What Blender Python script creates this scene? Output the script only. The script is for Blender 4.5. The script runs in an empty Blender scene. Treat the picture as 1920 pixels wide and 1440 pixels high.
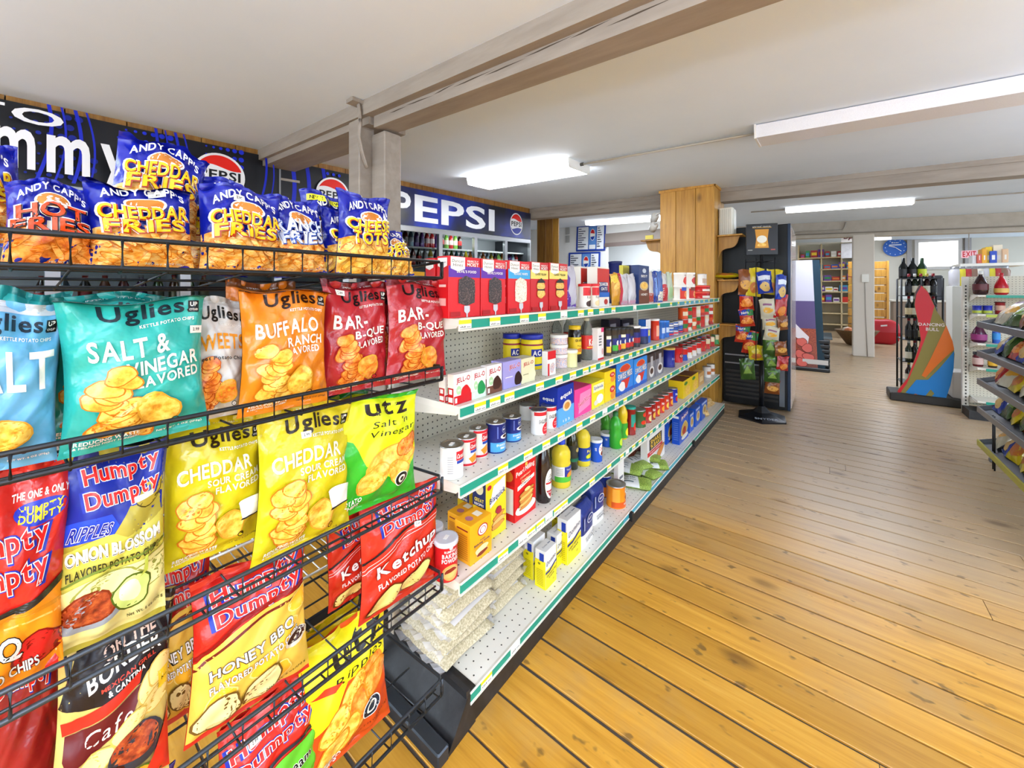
import bpy, math, random
from math import sin, cos, pi, sqrt, exp, atan2
from mathutils import Vector, Matrix
SC = bpy.context.scene
COL = SC.collection

# ------------------------------------------------------------------ camera
EYE = 1.40; FPX = 740.0; HOR = 543.0; YAW = math.radians(38.37)
cam = bpy.data.cameras.new('camera'); camo = bpy.data.objects.new('camera', cam); COL.objects.link(camo)
cam.sensor_width = 36.0; cam.lens = FPX / 1920 * 36.0
cam.shift_y = -(720.0 - HOR) / 1920.0
cam.clip_start = 0.02
camo.location = (0, 0, EYE); camo.rotation_euler = (pi / 2, 0, YAW)
SC.camera = camo
SA, CA = sin(YAW), cos(YAW)

# ------------------------------------------------------------------ world, exposure
SC.view_settings.view_transform = 'Standard'; SC.view_settings.look = 'None'
SC.view_settings.gamma = 1.0; SC.view_settings.use_curve_mapping = False
SC.view_settings.exposure = 0.24
W = bpy.data.worlds.new('world'); SC.world = W; W.use_nodes = True
bg = W.node_tree.nodes['Background']; bg.inputs[0].default_value = (0.72, 0.87, 1.0, 1); bg.inputs[1].default_value = 6.0
SC.cycles.max_bounces = 8; SC.cycles.diffuse_bounces = 4; SC.cycles.glossy_bounces = 3
SC.cycles.transmission_bounces = 6; SC.cycles.transparent_max_bounces = 12
SC.cycles.caustics_reflective = False; SC.cycles.caustics_refractive = False
SC.cycles.sample_clamp_indirect = 6.0

def Yat(px, X):
    """Y of the point of the vertical plane X=const that stands at image column px"""
    t = (px - 960) / FPX
    d = X / (-SA + CA * t)
    return d * (CA + SA * t)
def Dof(X, Y): return -SA * X + CA * Y
def Zat(py, X, Y): return EYE + (HOR - py) / FPX * Dof(X, Y)
def ground(px, py, z=0.0):
    d = FPX * (EYE - z) / (py - HOR); l = (px - 960) / FPX * d
    return (-SA * d + CA * l, CA * d + SA * l)
def tilt(X, Y, k=0.062): return k * Dof(X, Y)          # the old ceiling climbs towards the back of the shop
H0 = 2.34
def ceil_z(X, Y): return H0 + tilt(X, Y)

# ------------------------------------------------------------------ materials
def lin(c):
    c = c / 255.0
    return c / 12.92 if c <= 0.04045 else ((c + 0.055) / 1.055) ** 2.4
def rgb(h):
    h = h.lstrip('#'); return tuple(lin(int(h[i:i + 2], 16)) for i in (0, 2, 4)) + (1.0,)
MATS = {}
def M(col, rough=0.45, metal=0.0, spec=0.5, emit=0.0, trans=0.0, alpha=1.0, bump=0.0, bscale=60.0, coat=0.0, ior=1.45):
    key = (col, rough, metal, spec, emit, trans, alpha, bump, bscale, coat)
    if key in MATS: return MATS[key]
    m = bpy.data.materials.new('paint_' + col.strip('#')); m.use_nodes = True
    nt = m.node_tree; b = nt.nodes['Principled BSDF']
    b.inputs['Base Color'].default_value = rgb(col); b.inputs['Roughness'].default_value = rough
    b.inputs['Metallic'].default_value = metal; b.inputs['Specular IOR Level'].default_value = spec
    b.inputs['IOR'].default_value = ior
    if emit: b.inputs['Emission Color'].default_value = rgb(col); b.inputs['Emission Strength'].default_value = emit
    if trans: b.inputs['Transmission Weight'].default_value = trans
    if alpha < 1: b.inputs['Alpha'].default_value = alpha
    if coat: b.inputs['Coat Weight'].default_value = coat; b.inputs['Coat Roughness'].default_value = 0.08
    if bump:
        n = nt.nodes.new('ShaderNodeTexNoise'); n.inputs['Scale'].default_value = bscale; n.inputs['Detail'].default_value = 3
        tc = nt.nodes.new('ShaderNodeTexCoord'); nt.links.new(tc.outputs['Object'], n.inputs['Vector'])
        bp = nt.nodes.new('ShaderNodeBump'); bp.inputs['Strength'].default_value = bump; bp.inputs['Distance'].default_value = 0.01
        nt.links.new(n.outputs['Fac'], bp.inputs['Height']); nt.links.new(bp.outputs['Normal'], b.inputs['Normal'])
    MATS[key] = m; return m
def nodemat(name):
    m = bpy.data.materials.new(name); m.use_nodes = True
    nt = m.node_tree; return m, nt, nt.nodes['Principled BSDF']
def ramp(nt, stops):
    r = nt.nodes.new('ShaderNodeValToRGB'); e = r.color_ramp.elements
    e[0].position, e[0].color = stops[0][0], rgb(stops[0][1]); e[1].position, e[1].color = stops[-1][0], rgb(stops[-1][1])
    for p, c in stops[1:-1]: x = e.new(p); x.color = rgb(c)
    return r
def mathn(nt, op, a, b=None, c=None):
    n = nt.nodes.new('ShaderNodeMath'); n.operation = op
    for i, v in enumerate((a, b, c)):
        if v is None: continue
        if isinstance(v, (int, float)): n.inputs[i].default_value = v
        else: nt.links.new(v, n.inputs[i])
    return n.outputs[0]
def noise(nt, vec, scale, detail=4, rough=0.55, stretch=None):
    n = nt.nodes.new('ShaderNodeTexNoise'); n.inputs['Scale'].default_value = scale; n.inputs['Detail'].default_value = detail
    n.inputs['Roughness'].default_value = rough
    if stretch:
        mp = nt.nodes.new('ShaderNodeMapping'); mp.inputs['Scale'].default_value = stretch; nt.links.new(vec, mp.inputs[0]); vec = mp.outputs[0]
    nt.links.new(vec, n.inputs['Vector']); return n.outputs['Fac']
def mixc(nt, fac, a, b, mode='MIX'):
    n = nt.nodes.new('ShaderNodeMix'); n.data_type = 'RGBA'; n.blend_type = mode
    for i, v in ((0, fac), (6, a), (7, b)):
        if isinstance(v, (int, float)): n.inputs[i].default_value = v
        elif isinstance(v, str): n.inputs[i].default_value = rgb(v)
        else: nt.links.new(v, n.inputs[i])
    return n.outputs[2]
def wood_mat(name, stops, axis=0, knots=0.0, rough=0.45, gscale=1.0, worn=None):
    """wood with grain along the given object axis, tone differs from board to board"""
    m, nt, b = nodemat(name); L = nt.links
    tc = nt.nodes.new('ShaderNodeTexCoord'); oi = nt.nodes.new('ShaderNodeObjectInfo')
    ad = nt.nodes.new('ShaderNodeVectorMath'); ad.operation = 'ADD'
    mu = nt.nodes.new('ShaderNodeVectorMath'); mu.operation = 'SCALE'; mu.inputs[0].default_value = (13.1, 7.7, 5.3)
    L.new(oi.outputs['Random'], mu.inputs['Scale']); L.new(tc.outputs['Object'], ad.inputs[0]); L.new(mu.outputs[0], ad.inputs[1])
    v = ad.outputs[0]
    st = [14.0, 14.0, 14.0]; st[axis] = 0.9
    g = noise(nt, v, 2.2 * gscale, 6, 0.62, tuple(st))
    st2 = [60.0, 60.0, 60.0]; st2[axis] = 2.0
    f = noise(nt, v, 3.0 * gscale, 3, 0.6, tuple(st2))
    fac = mathn(nt, 'ADD', mathn(nt, 'MULTIPLY', g, 0.75), mathn(nt, 'MULTIPLY', f, 0.25))
    r = ramp(nt, stops); L.new(fac, r.inputs[0]); c = r.outputs[0]
    tone = mathn(nt, 'MULTIPLY_ADD', oi.outputs['Random'], 0.30, 0.82)
    cc = nt.nodes.new('ShaderNodeCombineColor')
    for i in range(3): L.new(tone, cc.inputs[i])
    c = mixc(nt, 1.0, c, cc.outputs[0], 'MULTIPLY')
    if worn:
        w1 = noise(nt, v, 1.6, 5, 0.7)
        rw = ramp(nt, [(0.56, '#000000'), (0.72, '#a0a0a0')]); L.new(w1, rw.inputs[0])
        c = mixc(nt, rw.outputs[0], c, worn)
        # greyer towards the back: pale reflected sheen painted into the board colour
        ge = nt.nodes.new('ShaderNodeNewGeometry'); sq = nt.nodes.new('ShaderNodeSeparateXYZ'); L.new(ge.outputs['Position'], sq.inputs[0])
        floor_sheen = nt.nodes.new('ShaderNodeMapRange'); floor_sheen.interpolation_type = 'SMOOTHSTEP'; floor_sheen.inputs[1].default_value = 1.5; floor_sheen.inputs[2].default_value = 3.6
        big = noise(nt, ge.outputs['Position'], 0.9, 3, 0.6); L.new(mathn(nt, 'ADD', sq.outputs[1], mathn(nt, 'MULTIPLY', mathn(nt, 'SUBTRACT', big, 0.5), 2.2)), floor_sheen.inputs[0])
        c = mixc(nt, mathn(nt, 'MULTIPLY', floor_sheen.outputs[0], 0.72), c, '#a89a86')
        sp = noise(nt, v, 26.0, 2, 0.5, (0.55, 1.0, 1.0)); rs = ramp(nt, [(0.66, '#000000'), (0.73, '#d0d0d0')]); L.new(sp, rs.inputs[0])
        c = mixc(nt, rs.outputs[0], c, '#4a3a26')
    if knots:
        vo = nt.nodes.new('ShaderNodeTexVoronoi'); vo.inputs['Scale'].default_value = 3.4
        mp = nt.nodes.new('ShaderNodeMapping'); s3 = [1.6, 1.6, 1.6]; s3[axis] = 0.85; mp.inputs['Scale'].default_value = s3
        L.new(v, mp.inputs[0]); L.new(mp.outputs[0], vo.inputs['Vector'])
        rk = ramp(nt, [(0.08, '#ffffff'), (0.22, '#000000')]); L.new(vo.outputs['Distance'], rk.inputs[0])
        c = mixc(nt, mathn(nt, 'MULTIPLY', rk.outputs[0], knots), c, '#4a2a10')
    L.new(c, b.inputs['Base Color']); b.inputs['Roughness'].default_value = rough
    bp = nt.nodes.new('ShaderNodeBump'); bp.inputs['Strength'].default_value = 0.25; bp.inputs['Distance'].default_value = 0.002
    L.new(fac, bp.inputs['Height']); L.new(bp.outputs[0], b.inputs['Normal'])
    return m
def dots_mat(name, base, hole, pitch, rad, ax=(1, 2), rough=0.45):
    """painted sheet with a regular grid of small punched holes"""
    m, nt, b = nodemat(name); L = nt.links
    tc = nt.nodes.new('ShaderNodeTexCoord'); sx = nt.nodes.new('ShaderNodeSeparateXYZ'); L.new(tc.outputs['Object'], sx.inputs[0])
    q = []
    for a in ax:
        fr = mathn(nt, 'FRACT', mathn(nt, 'DIVIDE', sx.outputs[a], pitch)); dd = mathn(nt, 'SUBTRACT', fr, 0.5)
        q.append(mathn(nt, 'MULTIPLY', dd, dd))
    hit = mathn(nt, 'LESS_THAN', mathn(nt, 'ADD', q[0], q[1]), rad * rad)
    L.new(mixc(nt, hit, base, hole), b.inputs['Base Color']); b.inputs['Roughness'].default_value = rough
    return m
def noisy_mat(name, stops, scale, detail=4, rough=0.5, bump=0.0, stretch=None, spec=0.5):
    m, nt, b = nodemat(name); tc = nt.nodes.new('ShaderNodeTexCoord')
    f = noise(nt, tc.outputs['Object'], scale, detail, 0.6, stretch); r = ramp(nt, stops); nt.links.new(f, r.inputs[0])
    nt.links.new(r.outputs[0], b.inputs['Base Color']); b.inputs['Roughness'].default_value = rough; b.inputs['Specular IOR Level'].default_value = spec
    if bump:
        bp = nt.nodes.new('ShaderNodeBump'); bp.inputs['Strength'].default_value = bump; bp.inputs['Distance'].default_value = 0.004
        nt.links.new(f, bp.inputs['Height']); nt.links.new(bp.outputs[0], b.inputs['Normal'])
    return m
SPECIAL = {}
SPECIAL['chip'] = noisy_mat('print_potato_chips', [(0.30, '#c9781a'), (0.45, '#edb33c'), (0.62, '#f7d56b'), (0.75, '#e49a2c')], 55, 4, 0.3)
SPECIAL['chipo'] = noisy_mat('print_orange_chips', [(0.32, '#c44a10'), (0.48, '#ef8a2a'), (0.64, '#f7b45a'), (0.75, '#dd6a1c')], 55, 4, 0.3)
SPECIAL['fry'] = noisy_mat('print_corn_fries', [(0.30, '#d8741a'), (0.45, '#f2a63a'), (0.60, '#f9cf7c'), (0.75, '#e88a26')], 70, 3, 0.3, 0, (1.0, 1.0, 2.2))
SPECIAL['meat'] = noisy_mat('print_salsa', [(0.3, '#5c1c10'), (0.5, '#9c3a1c'), (0.7, '#c8642e')], 90, 4, 0.35)
SPECIAL['cakedk'] = noisy_mat('print_dark_cake', [(0.4, '#1c1210'), (0.55, '#3a2620'), (0.68, '#7a6258')], 260, 3, 0.4)
SPECIAL['cakewh'] = noisy_mat('print_white_cake', [(0.35, '#b9a98c'), (0.5, '#e8dfcb'), (0.68, '#fbf6ea')], 220, 3, 0.4)
SPECIAL['cakeye'] = noisy_mat('print_yellow_cake', [(0.35, '#c8872a'), (0.5, '#ecb94e'), (0.68, '#f6d684')], 220, 3, 0.4)
SPECIAL['sprink'] = noisy_mat('sprinkles', [(0.30, '#b02a30'), (0.40, '#f0ece4'), (0.47, '#3a62b0'), (0.54, '#f4f0e6'), (0.60, '#d9782a'), (0.68, '#f5f2ea'), (0.75, '#3d8a4c')], 190, 1, 0.4)
SPECIAL['peas'] = noisy_mat('dried_peas', [(0.35, '#54701e'), (0.5, '#86a23a'), (0.68, '#b9cc6a')], 240, 2, 0.5, 0.6)
SPECIAL['rice'] = noisy_mat('white_rice', [(0.35, '#a89c7c'), (0.55, '#c8bc9c'), (0.7, '#d8cfb6')], 160, 2, 0.3, 0.15)
SPECIAL['noodle'] = noisy_mat('dry_noodles', [(0.35, '#b98a48'), (0.5, '#e0b878'), (0.7, '#f2dca8')], 60, 2, 0.4, 0.5)
def MC(c, rough=0.36):
    return SPECIAL[c] if c in SPECIAL else M(c, rough, spec=0.35)

# ------------------------------------------------------------------ mesh builder
class MB:
    def __init__(s): s.v = []; s.f = []; s.m = []; s.mats = []; s.sm = []
    def mi(s, mat):
        if mat not in s.mats: s.mats.append(mat)
        return s.mats.index(mat)
    def add(s, vs, fs, mat, smooth=False):
        o = len(s.v); k = s.mi(mat); s.v += [tuple(p) for p in vs]
        for f in fs: s.f.append(tuple(i + o for i in f)); s.m.append(k); s.sm.append(smooth)
        return s
    def box(s, x0, x1, y0, y1, z0, z1, mat, fn=None):
        vs = [(x, y, z) for z in (z0, z1) for y in (y0, y1) for x in (x0, x1)]
        if fn: vs = [fn(*p) for p in vs]
        return s.add(vs, [(0, 2, 3, 1), (4, 5, 7, 6), (0, 1, 5, 4), (2, 6, 7, 3), (0, 4, 6, 2), (1, 3, 7, 5)], mat)
    def bbox(s, x0, x1, y0, y1, z0, z1, mat, b=0.003):
        """box with chamfered vertical and top edges"""
        p = [(x0 + b, y0), (x1 - b, y0), (x1, y0 + b), (x1, y1 - b), (x1 - b, y1), (x0 + b, y1), (x0, y1 - b), (x0, y0 + b)]
        cx, cy = (x0 + x1) / 2, (y0 + y1) / 2; sx = 1 - 2 * b / max(1e-6, x1 - x0); sy = 1 - 2 * b / max(1e-6, y1 - y0)
        q = [(cx + (x - cx) * sx, cy + (y - cy) * sy) for x, y in p]
        vs = [(x, y, z0 + b) for x, y in p] + [(x, y, z1 - b) for x, y in p] + [(x, y, z1) for x, y in q] + [(x, y, z0) for x, y in q]
        fs = []
        for i in range(8):
            j = (i + 1) % 8
            fs += [(i, j, 8 + j, 8 + i), (8 + i, 8 + j, 16 + j, 16 + i), (24 + i, 24 + j, j, i)]
        fs += [tuple(range(16, 24)), tuple(range(31, 23, -1))]
        return s.add(vs, fs, mat)
    def prism(s, pts, axis, a, b, mat, fn=None):
        """2-D outline swept along an axis (0 x, 1 y, 2 z); the outline runs in the two other axes"""
        n = len(pts)
        def mk(p, q, r): return {0: (r, p, q), 1: (p, r, q), 2: (p, q, r)}[axis]
        vs = [mk(p, q, a) for p, q in pts] + [mk(p, q, b) for p, q in pts]
        if fn: vs = [fn(*p) for p in vs]
        fs = [(i, (i + 1) % n, n + (i + 1) % n, n + i) for i in range(n)] + [tuple(range(n - 1, -1, -1)), tuple(range(n, 2 * n))]
        return s.add(vs, fs, mat)
    def tube(s, pts, r, mat, n=8, closed=False):
        pts = [Vector(p) for p in pts]; vs = []; fs = []; k = len(pts)
        for i, p in enumerate(pts):
            a = pts[i - 1] if (i > 0 or closed) else p; b = pts[(i + 1) % k] if (i < k - 1 or closed) else p
            t = (b - a).normalized(); u = t.cross(Vector((0, 0, 1)))
            if u.length < 1e-3: u = t.cross(Vector((1, 0, 0)))
            u.normalize(); w = t.cross(u)
            vs += [p + (u * cos(2 * pi * j / n) + w * sin(2 * pi * j / n)) * r for j in range(n)]
        for i in range(k if closed else k - 1):
            o, q = i * n, ((i + 1) % k) * n
            fs += [(o + j, o + (j + 1) % n, q + (j + 1) % n, q + j) for j in range(n)]
        if not closed: fs += [tuple(range(n - 1, -1, -1)), tuple(range((k - 1) * n, k * n))]
        return s.add(vs, fs, mat, True)
    def lathe(s, prof, mat, n=24, cx=0.0, cy=0.0, smooth=True, sx=1.0, sy=1.0, cap=True):
        k = len(prof); vs = []; fs = []
        for r, z in prof: vs += [(cx + sx * r * cos(2 * pi * j / n), cy + sy * r * sin(2 * pi * j / n), z) for j in range(n)]
        for i in range(k - 1):
            o, q = i * n, (i + 1) * n
            fs += [(o + j, o + (j + 1) % n, q + (j + 1) % n, q + j) for j in range(n)]
        s.add(vs, fs, mat, smooth)
        if cap:
            if prof[0][0] > 1e-5: s.add(vs[:n], [tuple(range(n - 1, -1, -1))], mat)
            if prof[-1][0] > 1e-5: s.add(vs[-n:], [tuple(range(n))], mat)
        return s
    def mesh(s, name):
        me = bpy.data.meshes.new(name); me.from_pydata(s.v, [], s.f)
        for m in s.mats: me.materials.append(m)
        me.polygons.foreach_set('material_index', s.m); me.polygons.foreach_set('use_smooth', s.sm); me.update(); return me
    def build(s, name, parent=None, loc=None, rz=0.0):
        return put(name, s.mesh(name), parent, loc, rz)
def put(name, me, parent=None, loc=None, rz=0.0):
    o = bpy.data.objects.new(name, me); COL.objects.link(o)
    if parent: o.parent = parent
    if loc: o.location = loc
    if rz: o.rotation_euler = (0, 0, rz)
    return o
def empty(name, loc=(0, 0, 0), rz=0.0, parent=None):
    o = bpy.data.objects.new(name, None); COL.objects.link(o); o.location = loc; o.rotation_euler = (0, 0, rz); o.empty_display_size = 0.05
    if parent: o.parent = parent
    return o
def tag(o, label, cat, group=None):
    o['label'] = label; o['category'] = cat
    if group: o['group'] = group
    return o
def struct(o, label=None):
    o['kind'] = 'structure'
    if label: o['label'] = label
    return o
ORD = ['', 'first', 'second', 'third', 'fourth', 'fifth', 'sixth', 'seventh', 'eighth', 'ninth', 'tenth', 'eleventh', 'twelfth', 'thirteenth',
       'fourteenth', 'fifteenth', 'sixteenth', 'seventeenth', 'eighteenth', 'nineteenth', 'twentieth']
TENS = {2: 'twenty', 3: 'thirty', 4: 'forty', 5: 'fifty', 6: 'sixty'}
def ordn(n):
    if n <= 20: return ORD[n]
    return (TENS[n // 10] + '-' + ORD[n % 10]) if n % 10 else TENS[n // 10][:-1] + 'ieth'

# ------------------------------------------------------------------ lettering: one flat glyph per character, laid out by hand
GL = {}
def load_glyphs():
    chars = [chr(c) for c in range(33, 127)]; tmp = []
    for wgt, off in ((0, 0.0), (1, 0.024), (2, 0.058)):
        for ch in chars:
            cu = bpy.data.curves.new('g', 'FONT'); cu.body = ch; cu.offset = off; cu.resolution_u = 3; cu.size = 1.0
            ob = bpy.data.objects.new('g', cu); COL.objects.link(ob); tmp.append((wgt, ch, ob, cu))
    bpy.context.view_layer.update(); dg = bpy.context.evaluated_depsgraph_get()
    for wgt, ch, ob, cu in tmp:
        ev = ob.evaluated_get(dg); me = ev.to_mesh(); me.calc_loop_triangles()
        GL[(wgt, ch)] = ([(v.co.x, v.co.y) for v in me.vertices], [tuple(t.vertices) for t in me.loop_triangles]); ev.to_mesh_clear()
    for wgt, ch, ob, cu in tmp: bpy.data.objects.remove(ob); bpy.data.curves.remove(cu)
load_glyphs()
def layout(s, wgt, gap=0.09):
    """list of (char, x offset); widths come from the bold weight so that outlines register"""
    x = 0.0; out = []; lo, hi = 9, -9
    for ch in s:
        if ch == ' ': x += 0.30; continue
        g = GL.get((1, ch))
        if not g or not g[0]: x += 0.3; continue
        x0 = min(p[0] for p in g[0]); x1 = max(p[0] for p in g[0])
        out.append((ch, x - x0)); x += x1 - x0 + gap
        lo = min(lo, min(p[1] for p in g[0])); hi = max(hi, max(p[1] for p in g[0]))
    return out, max(0.1, x - gap), lo, hi
def split_tris(vs, ts, mx):
    vs = list(vs); out = []; st = list(ts); mid = {}
    while st:
        a, b, c = st.pop()
        la = (vs[a][0] - vs[b][0]) ** 2 + (vs[a][1] - vs[b][1]) ** 2
        lb = (vs[b][0] - vs[c][0]) ** 2 + (vs[b][1] - vs[c][1]) ** 2
        lc = (vs[c][0] - vs[a][0]) ** 2 + (vs[c][1] - vs[a][1]) ** 2
        m = max(la, lb, lc)
        if m <= mx * mx: out.append((a, b, c)); continue
        if m == lb: a, b, c = b, c, a
        elif m == lc: a, b, c = c, a, b
        k = (min(a, b), max(a, b))
        if k not in mid: mid[k] = len(vs); vs.append(((vs[a][0] + vs[b][0]) / 2, (vs[a][1] + vs[b][1]) / 2))
        st += [(a, mid[k], c), (mid[k], b, c)]
    return vs, out
from mathutils.geometry import tessellate_polygon
class Print:
    """flat print laid over a surface: shapes in 0..1 of the front, mapped by fn(u_m, v_m, offset)"""
    def __init__(s, W, H, fn, mx=0.0, lift=0.0005, step=0.00022):
        s.W, s.H, s.fn, s.mx, s.mb, s.off, s.step = W, H, fn, mx, MB(), lift, step; s.rough = 0.36
    def tri(s, vs, ts, col):
        if s.mx: vs, ts = split_tris(vs, ts, s.mx)
        s.mb.add([s.fn(u, v, s.off) for u, v in vs], ts, MC(col, s.rough), s.mx > 0)
    def poly(s, pts, col):
        P = [(x * s.W, y * s.H) for x, y in pts]
        ts = tessellate_polygon([[Vector((x, y, 0)) for x, y in P]])
        ar = sum(P[i][0] * P[(i + 1) % len(P)][1] - P[(i + 1) % len(P)][0] * P[i][1] for i in range(len(P)))
        def ccw(t):
            a, b, c = (P[i] for i in t)
            return t if (b[0] - a[0]) * (c[1] - a[1]) - (b[1] - a[1]) * (c[0] - a[0]) > 0 else (t[0], t[2], t[1])
        s.tri(P, [ccw(t) for t in ts], col); s.off += s.step
    def text(s, t, cx, cy, w, h, col, rot=0.0, out=None, shear=0.0, arc=0.0, wgt=1, ow=2):
        lay, tw, lo, hi = layout(t, wgt); W, H = s.W, s.H
        kx, ky = w * W / tw, h * H / max(0.05, hi - lo); cr, sr = cos(rot), sin(rot)
        def mp(x, y):
            px = (x - tw / 2) * kx; py = (y - (lo + hi) / 2) * ky
            px += shear * py
            if arc: py += arc * H * (1 - (2 * px / (w * W)) ** 2) - arc * H * 0.5
            return (cx * W + cr * px - sr * py, cy * H + sr * px + cr * py)
        for wg, c in (((ow, out),) if out else ()) + ((wgt, col),):
            vs = []; ts = []
            for ch, ox in lay:
                g = GL[(wg, ch)]; o = len(vs)
                vs += [mp(x + ox, y) for x, y in g[0]]; ts += [tuple(i + o for i in q) for q in g[1]]
            s.tri(vs, ts, c); s.off += s.step
    def draw(s, specs):
        for d in specs:
            k = d[0]
            if k == 'T': s.text(*d[1:7], **(d[7] if len(d) > 7 else {}))
            elif k == 'R': x0, y0, x1, y1, c = d[1:6]; s.poly([(x0, y0), (x1, y0), (x1, y1), (x0, y1)], c)
            elif k == 'E':
                cx, cy, rx, ry, c = d[1:6]; n = d[6] if len(d) > 6 else 22
                s.poly([(cx + rx * cos(2 * pi * i / n), cy + ry * sin(2 * pi * i / n)) for i in range(n)], c)
            elif k == 'P': s.poly(d[1], d[2])
            elif k == 'B':     # crisp blob: cx, cy, rx, ry, rot, seed, colour, rim colour
                cx, cy, rx, ry, rot, seed, c, rim = d[1:9]; rn = random.Random(seed); ph = [rn.random() * 6.28 for _ in range(3)]
                def ring(k2):
                    o = []
                    for i in range(20):
                        a = 2 * pi * i / 20; q = k2 * (1 + 0.10 * sin(2 * a + ph[0]) + 0.07 * sin(3 * a + ph[1]) + 0.04 * sin(5 * a + ph[2]))
                        x, y = rx * q * cos(a) * s.W, ry * q * sin(a) * s.H
                        o.append((cx + (x * cos(rot) - y * sin(rot)) / s.W, cy + (x * sin(rot) + y * cos(rot)) / s.H))
                    return o
                if rim: s.poly(ring(1.0), rim); s.poly(ring(0.9), c)
                else: s.poly(ring(1.0), c)
    def build(s, name, parent):
        if s.mb.f: return s.mb.build(name, parent)
def blobs(x0, y0, x1, y1, n, r, seed, col, rim, asp=0.7, W=0.19, H=0.27):
    rn = random.Random(seed); o = []
    for i in range(n):
        k = rn.uniform(0.75, 1.2)
        o.append(('B', rn.uniform(x0, x1), rn.uniform(y0, y1), r * k, r * k * W / H * asp * 1.2, rn.uniform(-0.9, 0.9), seed * 31 + i, col, rim))
    o.sort(key=lambda q: -q[2]); return o
# ================================================================== STRUCTURE
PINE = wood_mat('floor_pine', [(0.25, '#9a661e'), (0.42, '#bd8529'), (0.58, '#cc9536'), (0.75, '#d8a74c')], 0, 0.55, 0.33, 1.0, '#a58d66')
KNOT = wood_mat('knotty_pine', [(0.28, '#8a5a1c'), (0.45, '#b5812f'), (0.6, '#c4923c'), (0.75, '#d3a552')], 2, 0.8, 0.42)
WALLWOOD = wood_mat('brown_panelling', [(0.3, '#6b4418'), (0.5, '#8f6226'), (0.7, '#a97a36')], 2, 0.2, 0.5)
TAUPE = noisy_mat('taupe_beam_paint', [(0.35, '#8c8176'), (0.65, '#9b9084')], 9, 4, 0.55, 0.12, (0.3, 2, 2))
CEIL = noisy_mat('ceiling_white', [(0.3, '#d9e6f7'), (0.7, '#dfebfb')], 1.2, 4, 0.85, 0.02)
WHITE = M('#e9e7e1', 0.55); BLACKM = M('#1b1b1d', 0.4); DARKW = M('#1a1919', 0.35, 0.6)

# floor: a dark sub-floor and the boards on it, all running across the aisle
XL, XR, YB, YF = -6.2, 6.6, -3.2, 20.5
b = MB(); b.box(XL, XR, YB, YF, -0.06, -0.007, M('#4a423a', 0.9)); floor = struct(b.build('floor'))
rnd = random.Random(5)
PW = 0.1415; y = YB; k = 0
while y < YF - 0.02:
    pw = PW * rnd.uniform(0.93, 1.07)
    if y > 9.0: pw = PW * 2
    y1 = min(y + pw, YF); g = rnd.choice([0.007, 0.009, 0.011, 0.014]) if y < 9 else 0.014
    cuts = [XL, XR]
    if -1 < y < 7 and rnd.random() < 0.45: cuts = [XL, rnd.uniform(-0.6, 1.2), XR]
    for a, c in zip(cuts[:-1], cuts[1:]):
        p = MB(); hz = rnd.uniform(-0.0008, 0.0008); e = 0.0018
        L_ = c - a; h = (y1 - y) / 2 - g / 2
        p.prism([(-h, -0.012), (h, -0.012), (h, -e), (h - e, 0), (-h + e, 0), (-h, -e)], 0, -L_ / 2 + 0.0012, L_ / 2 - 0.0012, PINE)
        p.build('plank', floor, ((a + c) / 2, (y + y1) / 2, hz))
    y = y1; k += 1

def T(x, y, z): return (x, y, z + tilt(x, y))
# ceiling
b = MB(); b.box(XL, XR, YB, YF, H0, H0 + 0.08, CEIL, T); struct(b.build('ceiling'), 'off-white sloping plaster ceiling')
# walls around
b = MB(); b.box(XL, XR, YF, YF + 0.1, 0, 4.4, M('#d9d4c8', 0.8)); struct(b.build('wall_back'))
b = MB()
b.box(XL, XR, YB - 0.1, YB, 0, 0.7, WHITE); b.box(XL, XR, YB - 0.1, YB, 2.2, 3.0, WHITE)
for a, c in ((XL, -4.6), (-1.7, -1.4), (1.5, 1.8), (4.6, XR)): b.box(a, c, YB - 0.1, YB, 0.7, 2.2, WHITE)
struct(b.build('wall_front'))                                        # shop front behind the photographer, three big openings for daylight
b = MB()
b.box(XR, XR + 0.1, YB, YF, 0, 0.8, WHITE); b.box(XR, XR + 0.1, YB, YF, 2.1, 4.4, WHITE)
for a, c in ((YB, -1.5), (0.8, 1.2), (3.6, 4.4), (6.4, 7.4), (9.6, 10.6), (13.0, 14.0), (16.4, 17.4), (20, YF)): b.box(XR, XR + 0.1, a, c, 0.8, 2.1, WHITE)
struct(b.build('wall_right'))                                        # window wall
b = MB(); b.box(XL - 0.1, XL, YB, YF, 0, 3.6, WHITE); struct(b.build('wall_side'))
# left wall behind the coolers (it runs a little askew)
WX0, WY0, WX1, WY1 = -3.56, -0.05, -3.86, 5.38
wu = Vector((WX1 - WX0, WY1 - WY0, 0)).normalized(); wn = Vector((wu.y, -wu.x, 0))
def wallp(s, z, off=0.0, k=0.05):
    """s metres along the cooler wall from its near end, z height, off metres out into the shop"""
    p = Vector((WX0, WY0, 0)) + wu * s + wn * off
    return (p.x, p.y, z + k * Dof(p.x, p.y))
def wall_s(px, off=0.0):
    t = (px - 960) / FPX; r = Vector((-SA + CA * t, CA + SA * t, 0)); p = Vector((WX0, WY0, 0)) + wn * off
    den = r.x * wu.y - r.y * wu.x; d = (p.x * wu.y - p.y * wu.x) / den
    return (r * d - p).dot(wu)
def wbox(b, s0, s1, z0, z1, o0, o1, mat):
    vs = [wallp(s, z, o) for z in (z0, z1) for o in (o0, o1) for s in (s0, s1)]
    b.add(vs, [(0, 1, 3, 2), (4, 6, 7, 5), (0, 4, 5, 1), (2, 3, 7, 6), (0, 2, 6, 4), (1, 5, 7, 3)], mat)
SEND = wall_s(992)
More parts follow.
